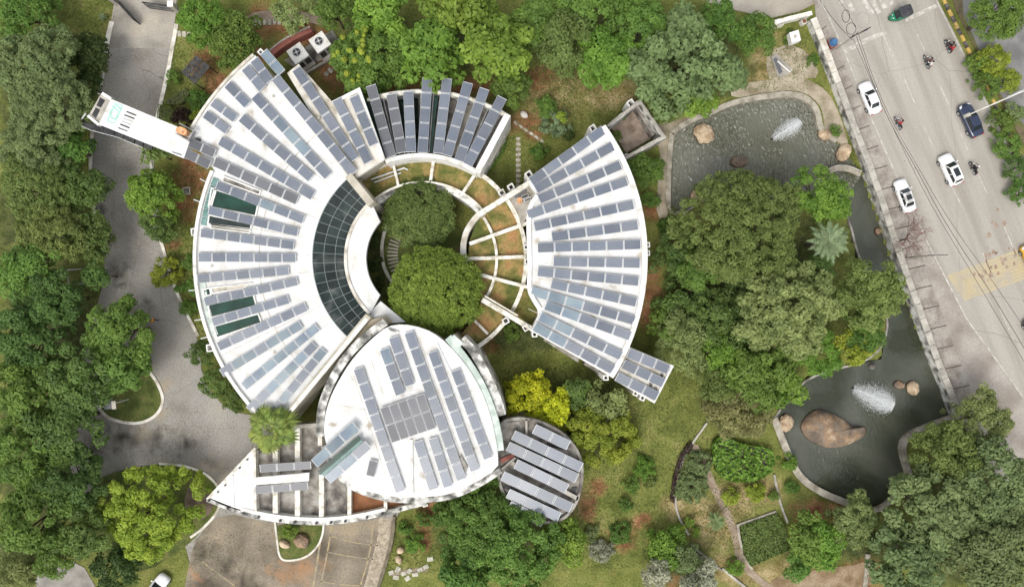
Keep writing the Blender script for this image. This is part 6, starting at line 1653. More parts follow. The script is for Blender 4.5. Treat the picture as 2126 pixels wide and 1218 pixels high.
# ---- shelter, cooling units, curved red wall
gz = thing('garden_shelter', 'small garden shelter with a dark flat roof of square sheets', 'shelter', W(405, 146))
q = [(376,150),(408,115),(437,138),(404,176)]
def bil(u, v):
    return (q[0][0] * (1-u) * (1-v) + q[1][0] * u * (1-v) + q[2][0] * u * v + q[3][0] * (1-u) * v, q[0][1] * (1-u) * (1-v) + q[1][1] * u * (1-v) + q[2][1] * u * v + q[3][1] * (1-u) * v)
for i in range(4):
    for j in range(2):
        u0, u1, v0, v1 = i / 4 + .012, (i + 1) / 4 - .012, j / 2 + .015, (j + 1) / 2 - .015
        z = 2.6 + .12 * (j == 0) + RND.uniform(-.03, .03)
        slab('roof_sheet', [bil(u0, v0), bil(u1, v0), bil(u1, v1), bil(u0, v1)], z, z - .05, thatch, gz, zpx=2.6)
for u, v in ((.05, .05), (.95, .05), (.95, .95), (.05, .95)):
    p = bil(u, v); c = W(p[0], p[1], 2.6); b = MB(); b.box((c.x, c.y, 1.28), (.1, .1, 2.56)); b.build('post', dark_metal, gz)
for v in (.1, .9):
    a, c = W(*bil(.02, v), 2.5), W(*bil(.98, v), 2.5); b = MB(); b.strip([(a.x, a.y), (c.x, c.y)], .1, 2.54, 2.44); b.build('rafter', dark_metal, gz)
rwall = thing('curved_wall', 'curved dull red wall behind the cooling units', 'wall', W(600, 85))
b = MB(); b.strip(WP(smooth_line([(563,110),(585,92),(612,76),(645,60)], 2), 1.4), .75, 1.4, -.1); b.build('wall', brick_red, rwall)
b = MB(); b.strip(WP(smooth_line([(560,104),(582,86),(610,70),(643,55)], 2), 1.5), .2, 1.5, -.1); b.build('coping', concrete_light, rwall)
def cooler(label, px, py):
    z = 2.6; c = W(px, py, z); rz = math.radians(35)
    root = thing('cooling_unit', label, 'air conditioner', (c.x, c.y, 0), 'cooling units')
    b = MB(); b.box((c.x, c.y, z / 2 + .15), (2.0, 2.0, z - .3), rz); b.build('casing', steel_white, root)
    b = MB(); b.box((c.x, c.y, z + .015), (2.06, 2.06, .05), rz); b.build('lid', white_paint, root)
    b = MB(); b.cyl((c.x - .1, c.y + .1, z + .04), .58, .1, 24); b.build('fan_housing', steel_white, root)
    b = MB(); b.cyl((c.x - .1, c.y + .1, z + .142), .5, .01, 24); b.build('fan_opening', dark_metal, root)
    for k in range(4):
        b = MB(); b.box((c.x - .1 + .22 * math.cos(k * 1.571 + .4), c.y + .1 + .22 * math.sin(k * 1.571 + .4), z + .16), (.42, .16, .02), k * 1.571 + .4); b.build('fan_blade', grey_metal, root)
    b = MB(); b.cyl((c.x - .1, c.y + .1, z + .15), .1, .05, 10); b.build('fan_hub', white_paint, root)
    for s in (-.5, .5):
        o = Vector((s * math.cos(rz) + 1.02 * math.sin(rz), s * math.sin(rz) - 1.02 * math.cos(rz)))
        b = MB(); b.box((c.x + o.x, c.y + o.y, 1.3), (.75, .04, 1.7), rz); b.build('grille', dark_metal, root)
    b = MB(); b.box((c.x + 1.3 * math.sin(rz), c.y - 1.3 * math.cos(rz), .35), (2.1, .5, .7), rz); b.build('plinth', concrete_light, root)
cooler('left white cooling unit with a round roof fan', 618, 111)
cooler('right white cooling unit with a round roof fan', 664, 88)
pl = slab('plant_yard', [(590,125),(690,62),(712,98),(625,150)], .08, -.1, concrete, kind='structure')
pipe = thing('duct', 'concrete duct beam running below the cooling units', 'duct', W(670, 120))
b = MB(); b.strip(WP([(632,152),(675,128),(712,104)], .6), .3, .6, 0); b.build('duct_beam', concrete_light, pipe)

# ---- gate at the top left
def gate_leaf(label, p0, p1, h):
    a, c = W(*p0, 0), W(*p1, 0)
    root = thing('gate_leaf', label, 'gate', (a.x, a.y, 0), 'gate leaves')
    rz = math.atan2(c.y - a.y, c.x - a.x); L = (c - a).length; m = (a + c) / 2
    for z in (.15, h * .5, h):
        b = MB(); b.box((m.x, m.y, z), (L, .09, .1), rz); b.build('rail', dark_metal, root)
    n = int(L / .22)
    for k in range(n + 1):
        p = a.lerp(c, k / n); b = MB(); b.box((p.x, p.y, h / 2 + .08), (.05 if 0 < k < n else .1, .05 if 0 < k < n else .1, h - .15), rz); b.build('bar', dark_metal, root)
    b = MB(); b.box((m.x, m.y, h * .42), (L - .1, .02, h * .72), rz); b.build('sheet', grey_metal, root)
gate_leaf('left dark metal gate leaf standing open across the drive', (252,8), (292,52), 2.0)
gate_leaf('right dark metal gate leaf across the top of the drive', (368,26), (312,18), 2.0)
for px, py, lab in ((246,8,'left pale gate pillar at the top of the drive'), (372,24,'right pale gate pillar at the top of the drive')):
    c = W(px, py); r_ = thing('gate_pillar', lab, 'pillar', c, 'gate pillars'); b = MB(); b.box((c.x, c.y, 1.1), (.6, .6, 2.4)); b.build('shaft', concrete_light, r_); b = MB(); b.box((c.x, c.y, 2.36), (.75, .75, .12)); b.build('cap', white_paint, r_)
# ---- path lamps and other posts on the left
def lamp_post(label, px, py, h, ang, arm, head=(.75, .28), green=False):
    c = W(px, py, 0); root = thing('lamp_post', label, 'lamp post', c, 'lamp posts in the grounds')
    b = MB(); b.tube([(c.x, c.y, -.1), (c.x, c.y, h)], [.07, .05], 7); b.build('pole', grey_metal, root)
    e = Vector((c.x + arm * math.cos(ang), c.y + arm * math.sin(ang), h + .2))
    b = MB(); b.tube([(c.x, c.y, h - .05), e], .045, 6); b.build('arm', steel_white, root)
    b = MB(); b.box((e.x + .2 * math.cos(ang), e.y + .2 * math.sin(ang), e.z + .03), (head[0], head[1], .12), ang, taper=.8); b.build('lamp_head', white_paint, root)
    if green:
        b = MB(); b.box((c.x - .3, c.y + .5, h + .25), (.75, .5, .04), ang + 1.2); b.build('solar_board', bright_green_plastic, root)
lamp_post('white path lamp in the shade left of the drive near the top', 165, 120, 4.5, .1, 1.3)
lamp_post('white path lamp with a green board at the sign slab\'s end', 158, 232, 5.0, 2.9, .9, green=True)
lamp_post('white path lamp among the trees below the sign slab', 128, 340, 4.5, .1, 1.6)
lamp_post('white path lamp among the trees above the goal frame', 136, 455, 5.0, .35, 1.6)
b_ = thing('lamp_post', 'tall lamp with a small solar board on the grass island', 'lamp post', W(268, 828))
c = W(268, 828)
b = MB(); b.tube([(c.x, c.y, 0), (c.x - .2, c.y - .1, 5.5)], .07, 6); b.build('pole', steel_white, b_)
b = MB(); b.tube([(c.x - .2, c.y - .1, 5.4), (c.x - 3.0, c.y - .9, 5.8)], .05, 6); b.build('arm', steel_white, b_)
b = MB(); b.box((c.x - 3.1, c.y - .95, 5.82), (.5, .22, .12), .3); b.build('lamp_head', white_paint, b_)
b = MB(); b.box((c.x + .4, c.y + .25, 5.4), (1.0, 1.3, .04), .1); b.build('solar_board', panel_dark, b_)
b = MB(); b.box((c.x + 1.15, c.y + .1, 5.45), (.5, 1.0, .08), .1); b.build('battery_box', concrete_light, b_)
gf = thing('goal_frame', 'thin white pipe frame standing in the shade left of the drive', 'frame', W(150, 578))
for p0, p1 in (((137,560),(170,558)), ((137,560),(144,590)), ((144,590),(182,588))):
    b = MB(); b.tube([W(*p0, 2.0), W(*p1, 2.0)], .05, 6); b.build('pipe', steel_white, gf)
for p in ((137,560), (144,590)):
    c = W(*p, 2.0); b = MB(); b.tube([(c.x, c.y, 0), (c.x, c.y, 2.02)], .05, 6); b.build('post', steel_white, gf)
for px, py, lab in ((387,396,'square pale manhole frame on the soil left of the fan'), (408,147+0,'')):
    if lab:
        o = thing('manhole', lab, 'manhole', W(px, py)); sq = [(px-7,py-6),(px+6,py-7),(px+7,py+6),(px-6,py+7)]
        b = MB(); b.strip(WP(sq, .12), .16, .12, -.05, closed=True); b.build('frame', concrete_light, o); slab('cover', [(px-5,py-4),(px+4,py-5),(px+5,py+4),(px-4,py+5)], .08, -.05, [concrete, concrete], o)
# ---- terrace clutter beside the right fan
ta = thing('water_tank', 'small orange tank on the service terrace beside the right fan', 'tank', W(1078, 417, 4.6))
slab('tank_body', smooth_line([(1072,414),(1080,408),(1086,416),(1078,424)], 1, True), 5.3, 4.61, orange_plastic, ta)
slab('lid', [(1077,414),(1081,414),(1081,418),(1077,418)], 5.36, 5.3, orange_plastic, ta)
for k, (px, py) in enumerate(((1090,408), (1095,414))):
    o = thing('condenser', ['upper dark condenser box on the service terrace', 'lower dark condenser box on the service terrace'][k], 'air conditioner', W(px, py, 4.6), 'condensers')
    c = W(px, py, 5.1); b = MB(); b.box((c.x, c.y, 4.9), (.9, .4, .55), .4); b.build('casing', steel_white, o); b = MB(); b.box((c.x, c.y, 5.185), (.75, .28, .02), .4); b.build('grille', dark_metal, o)
sp_ = thing('solar_board', 'small dark solar board lying flat on the service terrace', 'solar panels', W(1080, 398, 4.6))
slab('board', [(1064,402),(1090,388),(1094,398),(1070,412)], 4.75, 4.68, [panel_dark, alu], sp_); slab('stand', [(1072,402),(1086,395),(1088,400),(1075,407)], 4.675, 4.6, [alu, alu], sp_)

# ---- weather station by the upper pond
ws = thing('weather_box', 'white square box on a stand beside the upper pond lawn', 'box', W(1650, 78))
slab('box', [(1639,68),(1658,62),(1663,84),(1644,90)], 1.6, .6, white_paint, ws)
c = W(1651, 76, 1.6); b = MB(); b.cyl((c.x, c.y, 1.6), .2, .08, 12); b.build('vent', concrete_light, ws); b = MB(); b.box((c.x, c.y, .3), (.5, .5, .6)); b.build('stand', concrete, ws)
ps = thing('ground_solar_panel', 'tilted dark solar panel with a white strut on a slab by the pond', 'solar panels', W(1622, 138))
slab('slab', [(1602,118),(1612,112),(1646,146),(1622,162),(1614,158)], .15, -.05, concrete_light, ps)
b = MB(); b.face([W(1605,122,1.7), W(1612,119,1.7), W(1625,150,.4), W(1618,154,.4)]); b.face([W(1605,122,1.62), W(1618,154,.32), W(1625,150,.32), W(1612,119,1.62)]); b.build('panel', panel_dark, ps)
b = MB(); b.tube([W(1614,127,1.4), W(1640,150,.2)], .1, 6); b.build('strut', white_paint, ps)
bx = thing('planter_box', 'small white planter box on the corner of the compound wall', 'box', W(1664, 50)); c = W(1664, 50); b = MB(); b.box((c.x, c.y, .45), (.6, .6, .9), .4); b.build('box', white_paint, bx); b = MB(); b.box((c.x, c.y, .915), (.48, .48, .02), .4); b.build('soil', red_soil, bx)
bx = thing('planter_box', 'larger cream planter box behind the compound wall', 'box', W(1613, 58)); c = W(1613, 52); b = MB(); b.box((c.x, c.y, .45), (1.0, .9, .9), .2); b.build('box', beam_white, bx); b = MB(); b.box((c.x, c.y, .915), (.8, .7, .02), .2); b.build('soil', concrete_light, bx)
dr = thing('street_stall', 'blue tarpaulin covered stall on the footpath by the cable pole', 'stall', W(1722, 95))
c = W(1722, 95); b = MB(); b.box((c.x, c.y, .5), (1.0, 1.1, 1.0), .4); b.build('box', brick_red, dr); b = MB(); b.cyl((c.x + .05, c.y + .05, 1.0), .55, .5, 10, r2=.35); b.build('tarpaulin', blue_plastic, dr)

# ---- cables and poles along the road
CZ = 8.2
pole = thing('utility_pole', 'grey concrete utility pole with cross-arm at the top of the road', 'pole', W(1716, 118))
c = W(1716, 118); b = MB(); b.tube([(c.x, c.y, -.2), (c.x, c.y, CZ + .4)], [.16, .11], 8); b.build('shaft', concrete_light, pole)
for z in (CZ, CZ - .6):
    b = MB(); b.box((c.x + .4, c.y + .15, z), (2.4, .12, .12), .45); b.build('cross_arm', dark_metal, pole)
for t in (-.9, 0, .9):
    b = MB(); b.cyl((c.x + .4 + t * .9, c.y + .15 + t * .43, CZ + .06), .06, .22, 6); b.build('insulator', concrete, pole)
def cable(label, pts, z0, sag, r=.022):
    P = []
    S = smooth_line(pts, 2)
    for k, p in enumerate(S):
        t = k / (len(S) - 1); P.append(W(p[0], p[1], z0 - sag * 4 * t * (1 - t)))
    b = MB(); b.tube(P, r, 5); return b.build('overhead_cable', tyre_mat, label=label, cat='cable', group='overhead cables')
cable('leftmost overhead cable running down the road from the pole', [(1770,78),(1795,135),(1812,175)] + [(1830,215),(1880,320),(1935,430),(2020,570),(2126,750)], CZ, .5)
cable('middle overhead cable running down the whole road', [(1778,76),(1815,180),(1850,260),(1900,345),(1960,460),(2060,610),(2160,780)], CZ, .7, .028)
cable('rightmost overhead cable running down the whole road', [(1782,72),(1818,178),(1853,256),(1905,345),(1968,455),(2080,610),(2180,760)], CZ, .6)
cable('overhead cable from the pole to the top edge', [(1770,84),(1735,48),(1698,-5),(1690,-30)], CZ, .3, .028)
cable('thin overhead cable from the coils to the top edge', [(1776,57),(1757,22),(1737,-5)], CZ, .2)
for k, (px, py, rx, ry) in enumerate(((1756,34,8,13), (1767,60,10,12), (1791,42,14,16))):
    P = [W(px + rx * math.cos(a), py + ry * math.sin(a), 6.8 + .15 * k) for a in np.linspace(0, 6.2832, 25)]
    b = MB(); b.tube(P, .035 if k < 2 else .025, 5); b.build('cable_coil', dark_metal if k < 2 else grey_metal, label=['upper left loop of coiled black cable hanging over the crossing', 'lower loop of coiled black cable hanging over the crossing', 'wide pale loop of cable hanging over the crossing'][k], cat='cable', group='cable coils')
p2 = thing('utility_pole', 'thin dark utility pole beside the bare reddish tree', 'pole', W(1880, 535))
c = W(1880, 535); b = MB(); b.tube([(c.x, c.y, -.2), (c.x, c.y, 6.5)], [.1, .07], 7); b.build('shaft', concrete, p2); b = MB(); b.box((c.x + .3, c.y, 6.4), (2.4, .08, .08), 0.02); b.build('cross_arm', dark_metal, p2)
sl = thing('street_lamp', 'long white street lamp arm reaching over the blue car', 'street lamp', W(2092, 200))
c = W(2092, 200); h = W(2012, 238, 7.6); tp = Vector((c.x, c.y, 7.0))
b = MB(); b.tube([(c.x, c.y, -.1), tp], [.13, .09], 8); b.build('pole', steel_white, sl)
b = MB(); b.tube([tp, tp.lerp(h, .5) + Vector((0, 0, .1)), h], [.08, .07, .06], 6); b.build('arm', white_paint, sl)
b = MB(); b.box((h.x - .2, h.y - .08, h.z + .02), (.9, .45, .2), math.atan2(tp.y - h.y, tp.x - h.x), taper=.75); b.build('lamp_head', concrete_light, sl)
e2 = Vector((c.x + 1.6, c.y + .9, 7.5)); b = MB(); b.tube([tp, e2], .06, 6); b.build('short_arm', white_paint, sl)

# ---- cars
def xf(o_pts, c, rz):
    ca, sa = math.cos(rz), math.sin(rz)
    return [(c[0] + x * ca - y * sa, c[1] + x * sa + y * ca, c[2] + z) for x, y, z in o_pts]
def car(label, px, py, hx, hy, L, Wd, paint, kind='sedan', sunroof=False, dusty=None, name='car'):
    c = W(px, py, 0.036); rz = math.atan2(-hy, hx); c = (c.x, c.y, c.z)
    root = thing(name, label, 'car', c, 'cars on the road')
    hl, hw = L / 2, Wd / 2
    suv = kind == 'suv'
    zr = 1.62 if suv else 1.45
    bl = .98 if suv else .90          # belt line
    # body: loft of cross sections along x (nose at +x)
    st = [(-1.00, .70, .62, bl * .80), (-.97, .86, .64, bl * .93), (-.86, .96, .66, bl * .99), (-.55, 1.0, .70, bl), (0, 1.0, .70, bl), (.35, 1.0, .69, bl * .99), (.55, .99, .68, bl * .95), (.80, .95, .62, bl * .86), (.93, .86, .56, bl * .76), (.985, .70, .52, bl * .66), (1.0, .55, .48, bl * .60)]
    ring = []
    b = MB()
    for x, w, sh, top in st:
        X = x * hl; w *= hw
        prof = [(-w * .93, .22), (-w, .45), (-w, sh), (-w * .93, top - .06), (-w * .74, top), (0, top + .035), (w * .74, top), (w * .93, top - .06), (w, sh), (w, .45), (w * .93, .22)]
        i = len(b.v); b.v += xf([(X, yy, zz) for yy, zz in prof], c, rz); ring.append(i)
    m = 11
    for k in range(len(ring) - 1):
        for s in range(m - 1):
            b.f.append((ring[k] + s, ring[k] + s + 1, ring[k + 1] + s + 1, ring[k + 1] + s)); b.m.append(0)
        b.f.append((ring[k] + m - 1, ring[k], ring[k + 1], ring[k + 1] + m - 1)); b.m.append(0)
    b.f.append(tuple(ring[0] + s for s in reversed(range(m)))); b.m.append(0)
    b.f.append(tuple(ring[-1] + s for s in range(m))); b.m.append(0)
    b.build('body', paint, root, smooth=True)
    # cabin: base outline at belt, top outline at roof
    xw0, xw1 = .40 * hl, .14 * hl                      # windscreen foot / head
    xr1, xr0 = (-.72 * hl, -.90 * hl) if suv else (-.42 * hl, -.68 * hl)
    wb, wt = hw * .88, hw * .66
    zb = bl - .02
    B4 = [(xw0, -wb * .92), (xw0, wb * .92), (xr0, wb * .9), (xr0, -wb * .9)]
    T4 = [(xw1, -wt * .96), (xw1, wt * .96), (xr1, wt * .95), (xr1, -wt * .95)]
    cab = MB()
    lo = xf([(x, y, zb) for x, y in B4], c, rz); hi = xf([(x, y, zr - .05) for x, y in T4], c, rz)
    for k in range(4):
        l = (k + 1) % 4; cab.face([lo[k], hi[k], hi[l], lo[l]])
    cab.face(hi); cab.build('cabin', paint, root)
    def window(nm, k, l, i0, i1, j0, j1):
        a0, a1, t0, t1 = (Vector(q) for q in (lo[k], lo[l], hi[k], hi[l]))
        n = (a1 - a0).cross(t0 - a0).normalized()
        cm = (a0 + a1 + t0 + t1) / 4
        if n.dot(cm - Vector((c[0], c[1], 1.0))) < 0: n = -n
        def P(u, v): return (a0.lerp(a1, u)).lerp(t0.lerp(t1, u), v) + n * .014
        w = MB(); w.face([P(i0, j0), P(i1, j0), P(i1, j1), P(i0, j1)]); w.build(nm, glass_car, root)
    window('windscreen', 0, 1, .07, .93, .04, .93); window('rear_window', 2, 3, .10, .90, .12, .93)
    for k, l in ((1, 2), (3, 0)):
        window('side_window', k, l, .05 if k == 1 else .54, .46 if k == 1 else .95, .18, .88); window('side_window', k, l, .50 if k == 1 else .06, .94 if k == 1 else .50, .18, .88)
    rf = MB()
    ro = []
    for x, y in T4: ro.append((x * 1.0, y))
    ropts = smooth_line(ro, 2, True)
    rb_ = []
    for sc, zz in ((1.03, zr - .055), (.98, zr - .01), (.80, zr + .015)):
        cx_ = (xw1 + xr1) / 2
        rb_.append(xf([(cx_ + (x - cx_) * sc, y * sc, zz) for x, y in ropts], c, rz))
    nn = len(ropts)
    for k in range(2):
        for s in range(nn):
            t = (s + 1) % nn; rf.face([rb_[k][s], rb_[k][t], rb_[k + 1][t], rb_[k + 1][s]])
    rf.face(rb_[2]); rf.build('roof', dusty or paint, root, smooth=True)
    if sunroof:
        cx_ = (xw1 + xr1) / 2
        s = MB(); s.face(xf([(cx_ + (x - cx_) * k, y * .62, zr + .024) for (x, y), k in zip(T4, ((.7 if kind == 'suv' else .55,) * 2 + (.5,) * 2))], c, rz)); s.build('sunroof', glass_car, root)
    for sx in (-.62, .62):
        for sy in (-1, 1):
            p = xf([(sx * hl, sy * (hw - .10), .32), (sx * hl, sy * (hw + .03), .32)], c, rz)
            w = MB(); w.tube([p[0], p[1]], .32, 14); wh = w.build('wheel', tyre_mat, root)
            p2_ = xf([(sx * hl, sy * (hw + .025), .32), (sx * hl, sy * (hw + .038), .32)], c, rz)
            w = MB(); w.tube([p2_[0], p2_[1]], .2, 10); w.build('rim', alu, wh)
    for sy in (-1, 1):
        w = MB(); w.v = xf([(hl * x, sy * hw * y, bl * z) for x, y, z in ((.985, .42, .70), (.93, .80, .74), (.80, .90, .84), (.84, .62, .90), (.94, .40, .80))], c, rz); w.v = [(x, y, z + .03) for x, y, z in w.v]; w.f = [(0, 1, 2, 3, 4) if sy < 0 else (4, 3, 2, 1, 0)]; w.m = [0]; w.build('headlight', lamp_clear, root)
        w = MB(); q_ = xf([(-hl * .985, sy * hw * .66, bl * .84)], c, rz)[0]; w.box(q_, (.12, .34, .16), rz); w.build('tail_light', lamp_red, root)
        w = MB(); q_ = xf([(xw0 * .82, sy * (hw + .08), bl + .05)], c, rz)[0]; w.box(q_, (.16, .22, .14), rz, taper=.8); w.build('mirror', paint, root)
    w = MB(); w.box(xf([(-hl * .99, 0, .38)], c, rz)[0], (.1, Wd * .72, .2), rz); w.build('bumper', paint, root)
    return root
dust_mat = mat('dusty_white_paint', [(.4, (.35, .34, .32)), (.6, (.62, .61, .59))], scale=2.5, rough=.5)
car('white saloon in the left lane nearest the upper pond wall', 1801, 206, -28, -68, 4.3, 1.75, car_white)
car('white car with a dark sunroof beside the motorcycle', 1967, 354, -32, -70, 4.2, 1.8, car_white, 'suv', sunroof=True)
car('dusty white saloon with a sunroof stopped at the footpath', 1873, 408, -26, -72, 4.4, 1.75, car_white, sunroof=True, dusty=dust_mat)
car('dark blue saloon under the street lamp head', 2009, 252, -34, -74, 4.5, 1.8, car_blue)
car('yellow taxi just entering at the right edge', 2136, 540, -32, -70, 4.2, 1.7, car_yellow)
car('dark grey car mostly beyond the right edge below the taxi', 2142, 692, -32, -70, 4.2, 1.7, mat('grey_car_paint', (.05, .052, .055), rough=.3, fine=0, coat=.8))
car('white car half hidden under trees at the bottom left edge', 330, 1216, 30, -40, 4.0, 1.75, car_white, 'suv')

# ---- people
def person(label, loc, rz, pose, shirt, trousers, helmet=None):
    root = thing('person', label, 'person', loc)
    if pose == 'ride':
        J = {'pel': (-.18, 0, .80), 'sp': (-.10, 0, 1.02), 'ch': (0, 0, 1.25), 'nk': (.05, 0, 1.42), 'hd': (.09, 0, 1.56), 'tp': (.09, 0, 1.68)}
        limbs = lambda s: {'hip': (-.16, s * .13, .78), 'kn': (.25, s * .24, .66), 'an': (.02, s * .20, .28), 'to': (.2, s * .2, .24), 'sh': (.02, s * .20, 1.32), 'el': (.18, s * .34, 1.12), 'wr': (.42, s * .30, 1.04), 'ha': (.50, s * .29, 1.03)}
    else:
        J = {'pel': (0, 0, .92), 'sp': (0, 0, 1.10), 'ch': (.02, 0, 1.30), 'nk': (.02, 0, 1.47), 'hd': (.05, 0, 1.60), 'tp': (.05, 0, 1.70)}
        limbs = lambda s: {'hip': (0, s * .09, .90), 'kn': (.16 * s + .04, s * .10, .50), 'an': (.24 * s - .06, s * .10, .09), 'to': (.24 * s + .1, s * .10, .05), 'sh': (.01, s * .19, 1.40), 'el': (-.12 * s, s * .26, 1.13), 'wr': (-.14 * s + .12, s * .28, .92), 'ha': (-.14 * s + .18, s * .28, .84)}
    V, E, Rr = [], [], []
    def add(p, r): V.append(p); Rr.append(r); return len(V) - 1
    pel = add(J['pel'], .15); sp = add(J['sp'], .13); ch = add(J['ch'], .16); nk = add(J['nk'], .06); hd = add(J['hd'], .10); tp = add(J['tp'], .07)
    E += [(pel, sp), (sp, ch), (ch, nk), (nk, hd), (hd, tp)]
    for s in (-1, 1):
        q = limbs(s)
        h_ = add(q['hip'], .10); k_ = add(q['kn'], .07); a_ = add(q['an'], .05); t_ = add(q['to'], .045)
        E += [(pel, h_), (h_, k_), (k_, a_), (a_, t_)]
        s_ = add(q['sh'], .075); e_ = add(q['el'], .052); w_ = add(q['wr'], .038); f_ = add(q['ha'], .035)
        E += [(ch, s_), (s_, e_), (e_, w_), (w_, f_)]
        for j in range(5):      # fingers
            sp2 = (j - 2) * .016; d = .05 + (.03, .045, .05, .045, .035)[j]
            f2 = add((q['ha'][0] + d * (1 if pose == 'ride' else .35), q['ha'][1] + sp2 * (1 if j else 1.8), q['ha'][2] - (.02 if pose == 'ride' else d)), .009); E.append((f_, f2))
    me = bpy.data.meshes.new('body'); me.from_pydata(V, E, [])
    tmp = bpy.data.objects.new('tmp_body', me); COL.objects.link(tmp)
    sk = tmp.modifiers.new('s', 'SKIN'); sk.use_smooth_shade = True
    ss = tmp.modifiers.new('u', 'SUBSURF'); ss.levels = 1; ss.render_levels = 1
    for k, sv in enumerate(me.skin_vertices[0].data): sv.radius = (Rr[k], Rr[k]); sv.use_root = (k == 0)
    dg = bpy.context.evaluated_depsgraph_get()
    bm_ = bpy.data.meshes.new_from_object(tmp.evaluated_get(dg)); bpy.data.objects.remove(tmp)
    bm_.name = 'body'; bm_.materials.clear()
    for q in (shirt, trousers, skin, tyre_mat): bm_.materials.append(q)
    hz = J['pel'][2] + .04
    for p in bm_.polygons:
        x, y, z = p.center
        if z > J['nk'][2] - .03: p.material_index = 2
        elif abs(y) > .22 and (z < 1.1 if pose == 'ride' else z < .95) and (x > .36 or pose != 'ride') and z > .8: p.material_index = 2
        elif z < (.32 if pose == 'ride' else .13): p.material_index = 3
        elif z < hz and abs(y) < .32 and not (pose != 'ride' and abs(y) > .22): p.material_index = 1
        else: p.material_index = 0
    o = link(bpy.data.objects.new('body', bm_)); o.parent = root
    hx, hy, hz2 = J['hd']
    bmh = bmesh.new(); bmesh.ops.create_uvsphere(bmh, u_segments=14, v_segments=9, radius=.135 if helmet else .115)
    for v in bmh.verts: v.co = (v.co.x * 1.1, v.co.y, v.co.z)
    bmesh.ops.delete(bmh, geom=[v for v in bmh.verts if v.co.z < (-.09 if helmet else -.02)], context='VERTS')
    hm = bpy.data.meshes.new('helmet' if helmet else 'hair'); bmh.to_mesh(hm); bmh.free(); hm.materials.append(helmet or hair_mat)
    hm.polygons.foreach_set('use_smooth', [True] * len(hm.polygons))
    h = link(bpy.data.objects.new('helmet' if helmet else 'hair', hm)); h.location = (hx - .01, hy, hz2 + .03); h.parent = root
    f = MB()
    for s in (-1, 1): f.box((hx + .095, s * .035, hz2 + .01), (.02, .025, .012))
    f.build('eyes', hair_mat).parent = root
    f = MB(); f.tube([(hx + .09, 0, hz2 + .01), (hx + .125, 0, hz2 - .025)], [.008, .016], 5); f.build('nose', skin).parent = root
    f = MB(); f.box((hx + .095, 0, hz2 - .055), (.015, .04, .008)); f.build('mouth', brick_red).parent = root
    root.rotation_euler.z = rz
    return root
def cloth(n, c): return mat(n, c, rough=.9, fine=.15)
def motorcycle(label, plabel, px, py, hx, hy, paint, shirt, trousers, helmet, second=None):
    c = W(px, py, .036); rz = math.atan2(-hy, hx)
    root = thing('motorcycle', label, 'motorcycle', (c.x, c.y, .036), 'motorcycles on the road')
    root.rotation_euler.z = rz
    def part(b, nm, m, sm=False):
        o = b.build(nm, m, smooth=sm); o.parent = root; return o
    for x in (-.62, .66):
        b = MB(); b.tube([(x, -.05, .3), (x, .05, .3)], .30, 16); wh = part(b, 'wheel', tyre_mat)
        b = MB(); b.tube([(x, -.055, .3), (x, .055, .3)], .18, 12); r = b.build('rim', alu); r.parent = wh
        b = MB(); b.tube([(x - .2, 0, .55), (x, 0, .64), (x + .2, 0, .55)], .07, 6); part(b, 'mudguard', paint)
    b = MB(); b.tube([(.58, 0, .35), (.42, 0, .95)], .05, 6); part(b, 'fork', dark_metal)
    b = MB(); b.tube([(-.6, 0, .35), (0, 0, .35), (.4, 0, .8)], .06, 6); part(b, 'frame', dark_metal)
    b = MB(); b.box((.0, 0, .42), (.42, .26, .32)); part(b, 'engine', grey_metal)
    b = MB(); b.tube([(-.02, 0, .76), (.15, 0, .82), (.36, 0, .80)], [.12, .16, .09], 8); part(b, 'tank', paint, True)
    b = MB(); b.tube([(-.75, 0, .80), (-.4, 0, .76), (-.04, 0, .74)], [.09, .13, .11], 8); part(b, 'seat', tyre_mat, True)
    b = MB(); b.tube([(.36, -.34, 1.0), (.44, 0, .98), (.36, .34, 1.0)], .02, 6); part(b, 'handlebar', dark_metal)
    b = MB(); b.tube([(.5, 0, .88), (.6, 0, .87)], [.1, .09], 10); part(b, 'headlight', lamp_clear)
    b = MB(); b.tube([(-.7, .14, .32), (-.05, .14, .3)], .045, 6); part(b, 'exhaust', alu)
    b = MB(); b.box((-.82, 0, .74), (.06, .14, .08)); part(b, 'tail_light', lamp_red)
    person(plabel, (c.x, c.y, .036), rz, 'ride', shirt, trousers, helmet)
    if second:
        person(second[0], (c.x - .42 * math.cos(rz), c.y - .42 * math.sin(rz), .06), rz, 'ride', second[1], trousers, None)
blk = cloth('black_cloth', (.02, .02, .022)); red = cloth('red_cloth', (.42, .03, .035)); dk = cloth('dark_trousers', (.03, .032, .04)); wht = cloth('white_cloth', (.62, .6, .58)); brn = cloth('maroon_cloth', (.12, .045, .04)); org = cloth('orange_cloth', (.75, .30, .03))
hel_b = mat('black_helmet', (.02, .02, .02), rough=.25, fine=0); hel_w = mat('pale_helmet', (.55, .55, .55), rough=.25, fine=0)
motorcycle('dark motorcycle carrying a red-clad pair near the right road edge', 'rider in dark clothes on the topmost motorcycle', 1965, 99, -28, -64, mat('bike_grey', (.05, .05, .055), rough=.3, fine=0), blk, dk, hel_b, ('passenger in red sitting behind the topmost rider', red))
motorcycle('grey motorcycle in the middle of the road below the auto-rickshaw', 'rider in maroon on the middle motorcycle', 1921, 131, -24, -66, mat('bike_silver', (.3, .3, .3), rough=.3, fine=0), brn, dk, hel_b, ('passenger in white sitting behind the maroon rider', wht))
motorcycle('scooter-like motorcycle alone in the left lane', 'rider in red alone in the left lane', 1861, 258, -28, -64, mat('bike_pale', (.4, .42, .42), rough=.3, fine=0), red, dk, hel_b)
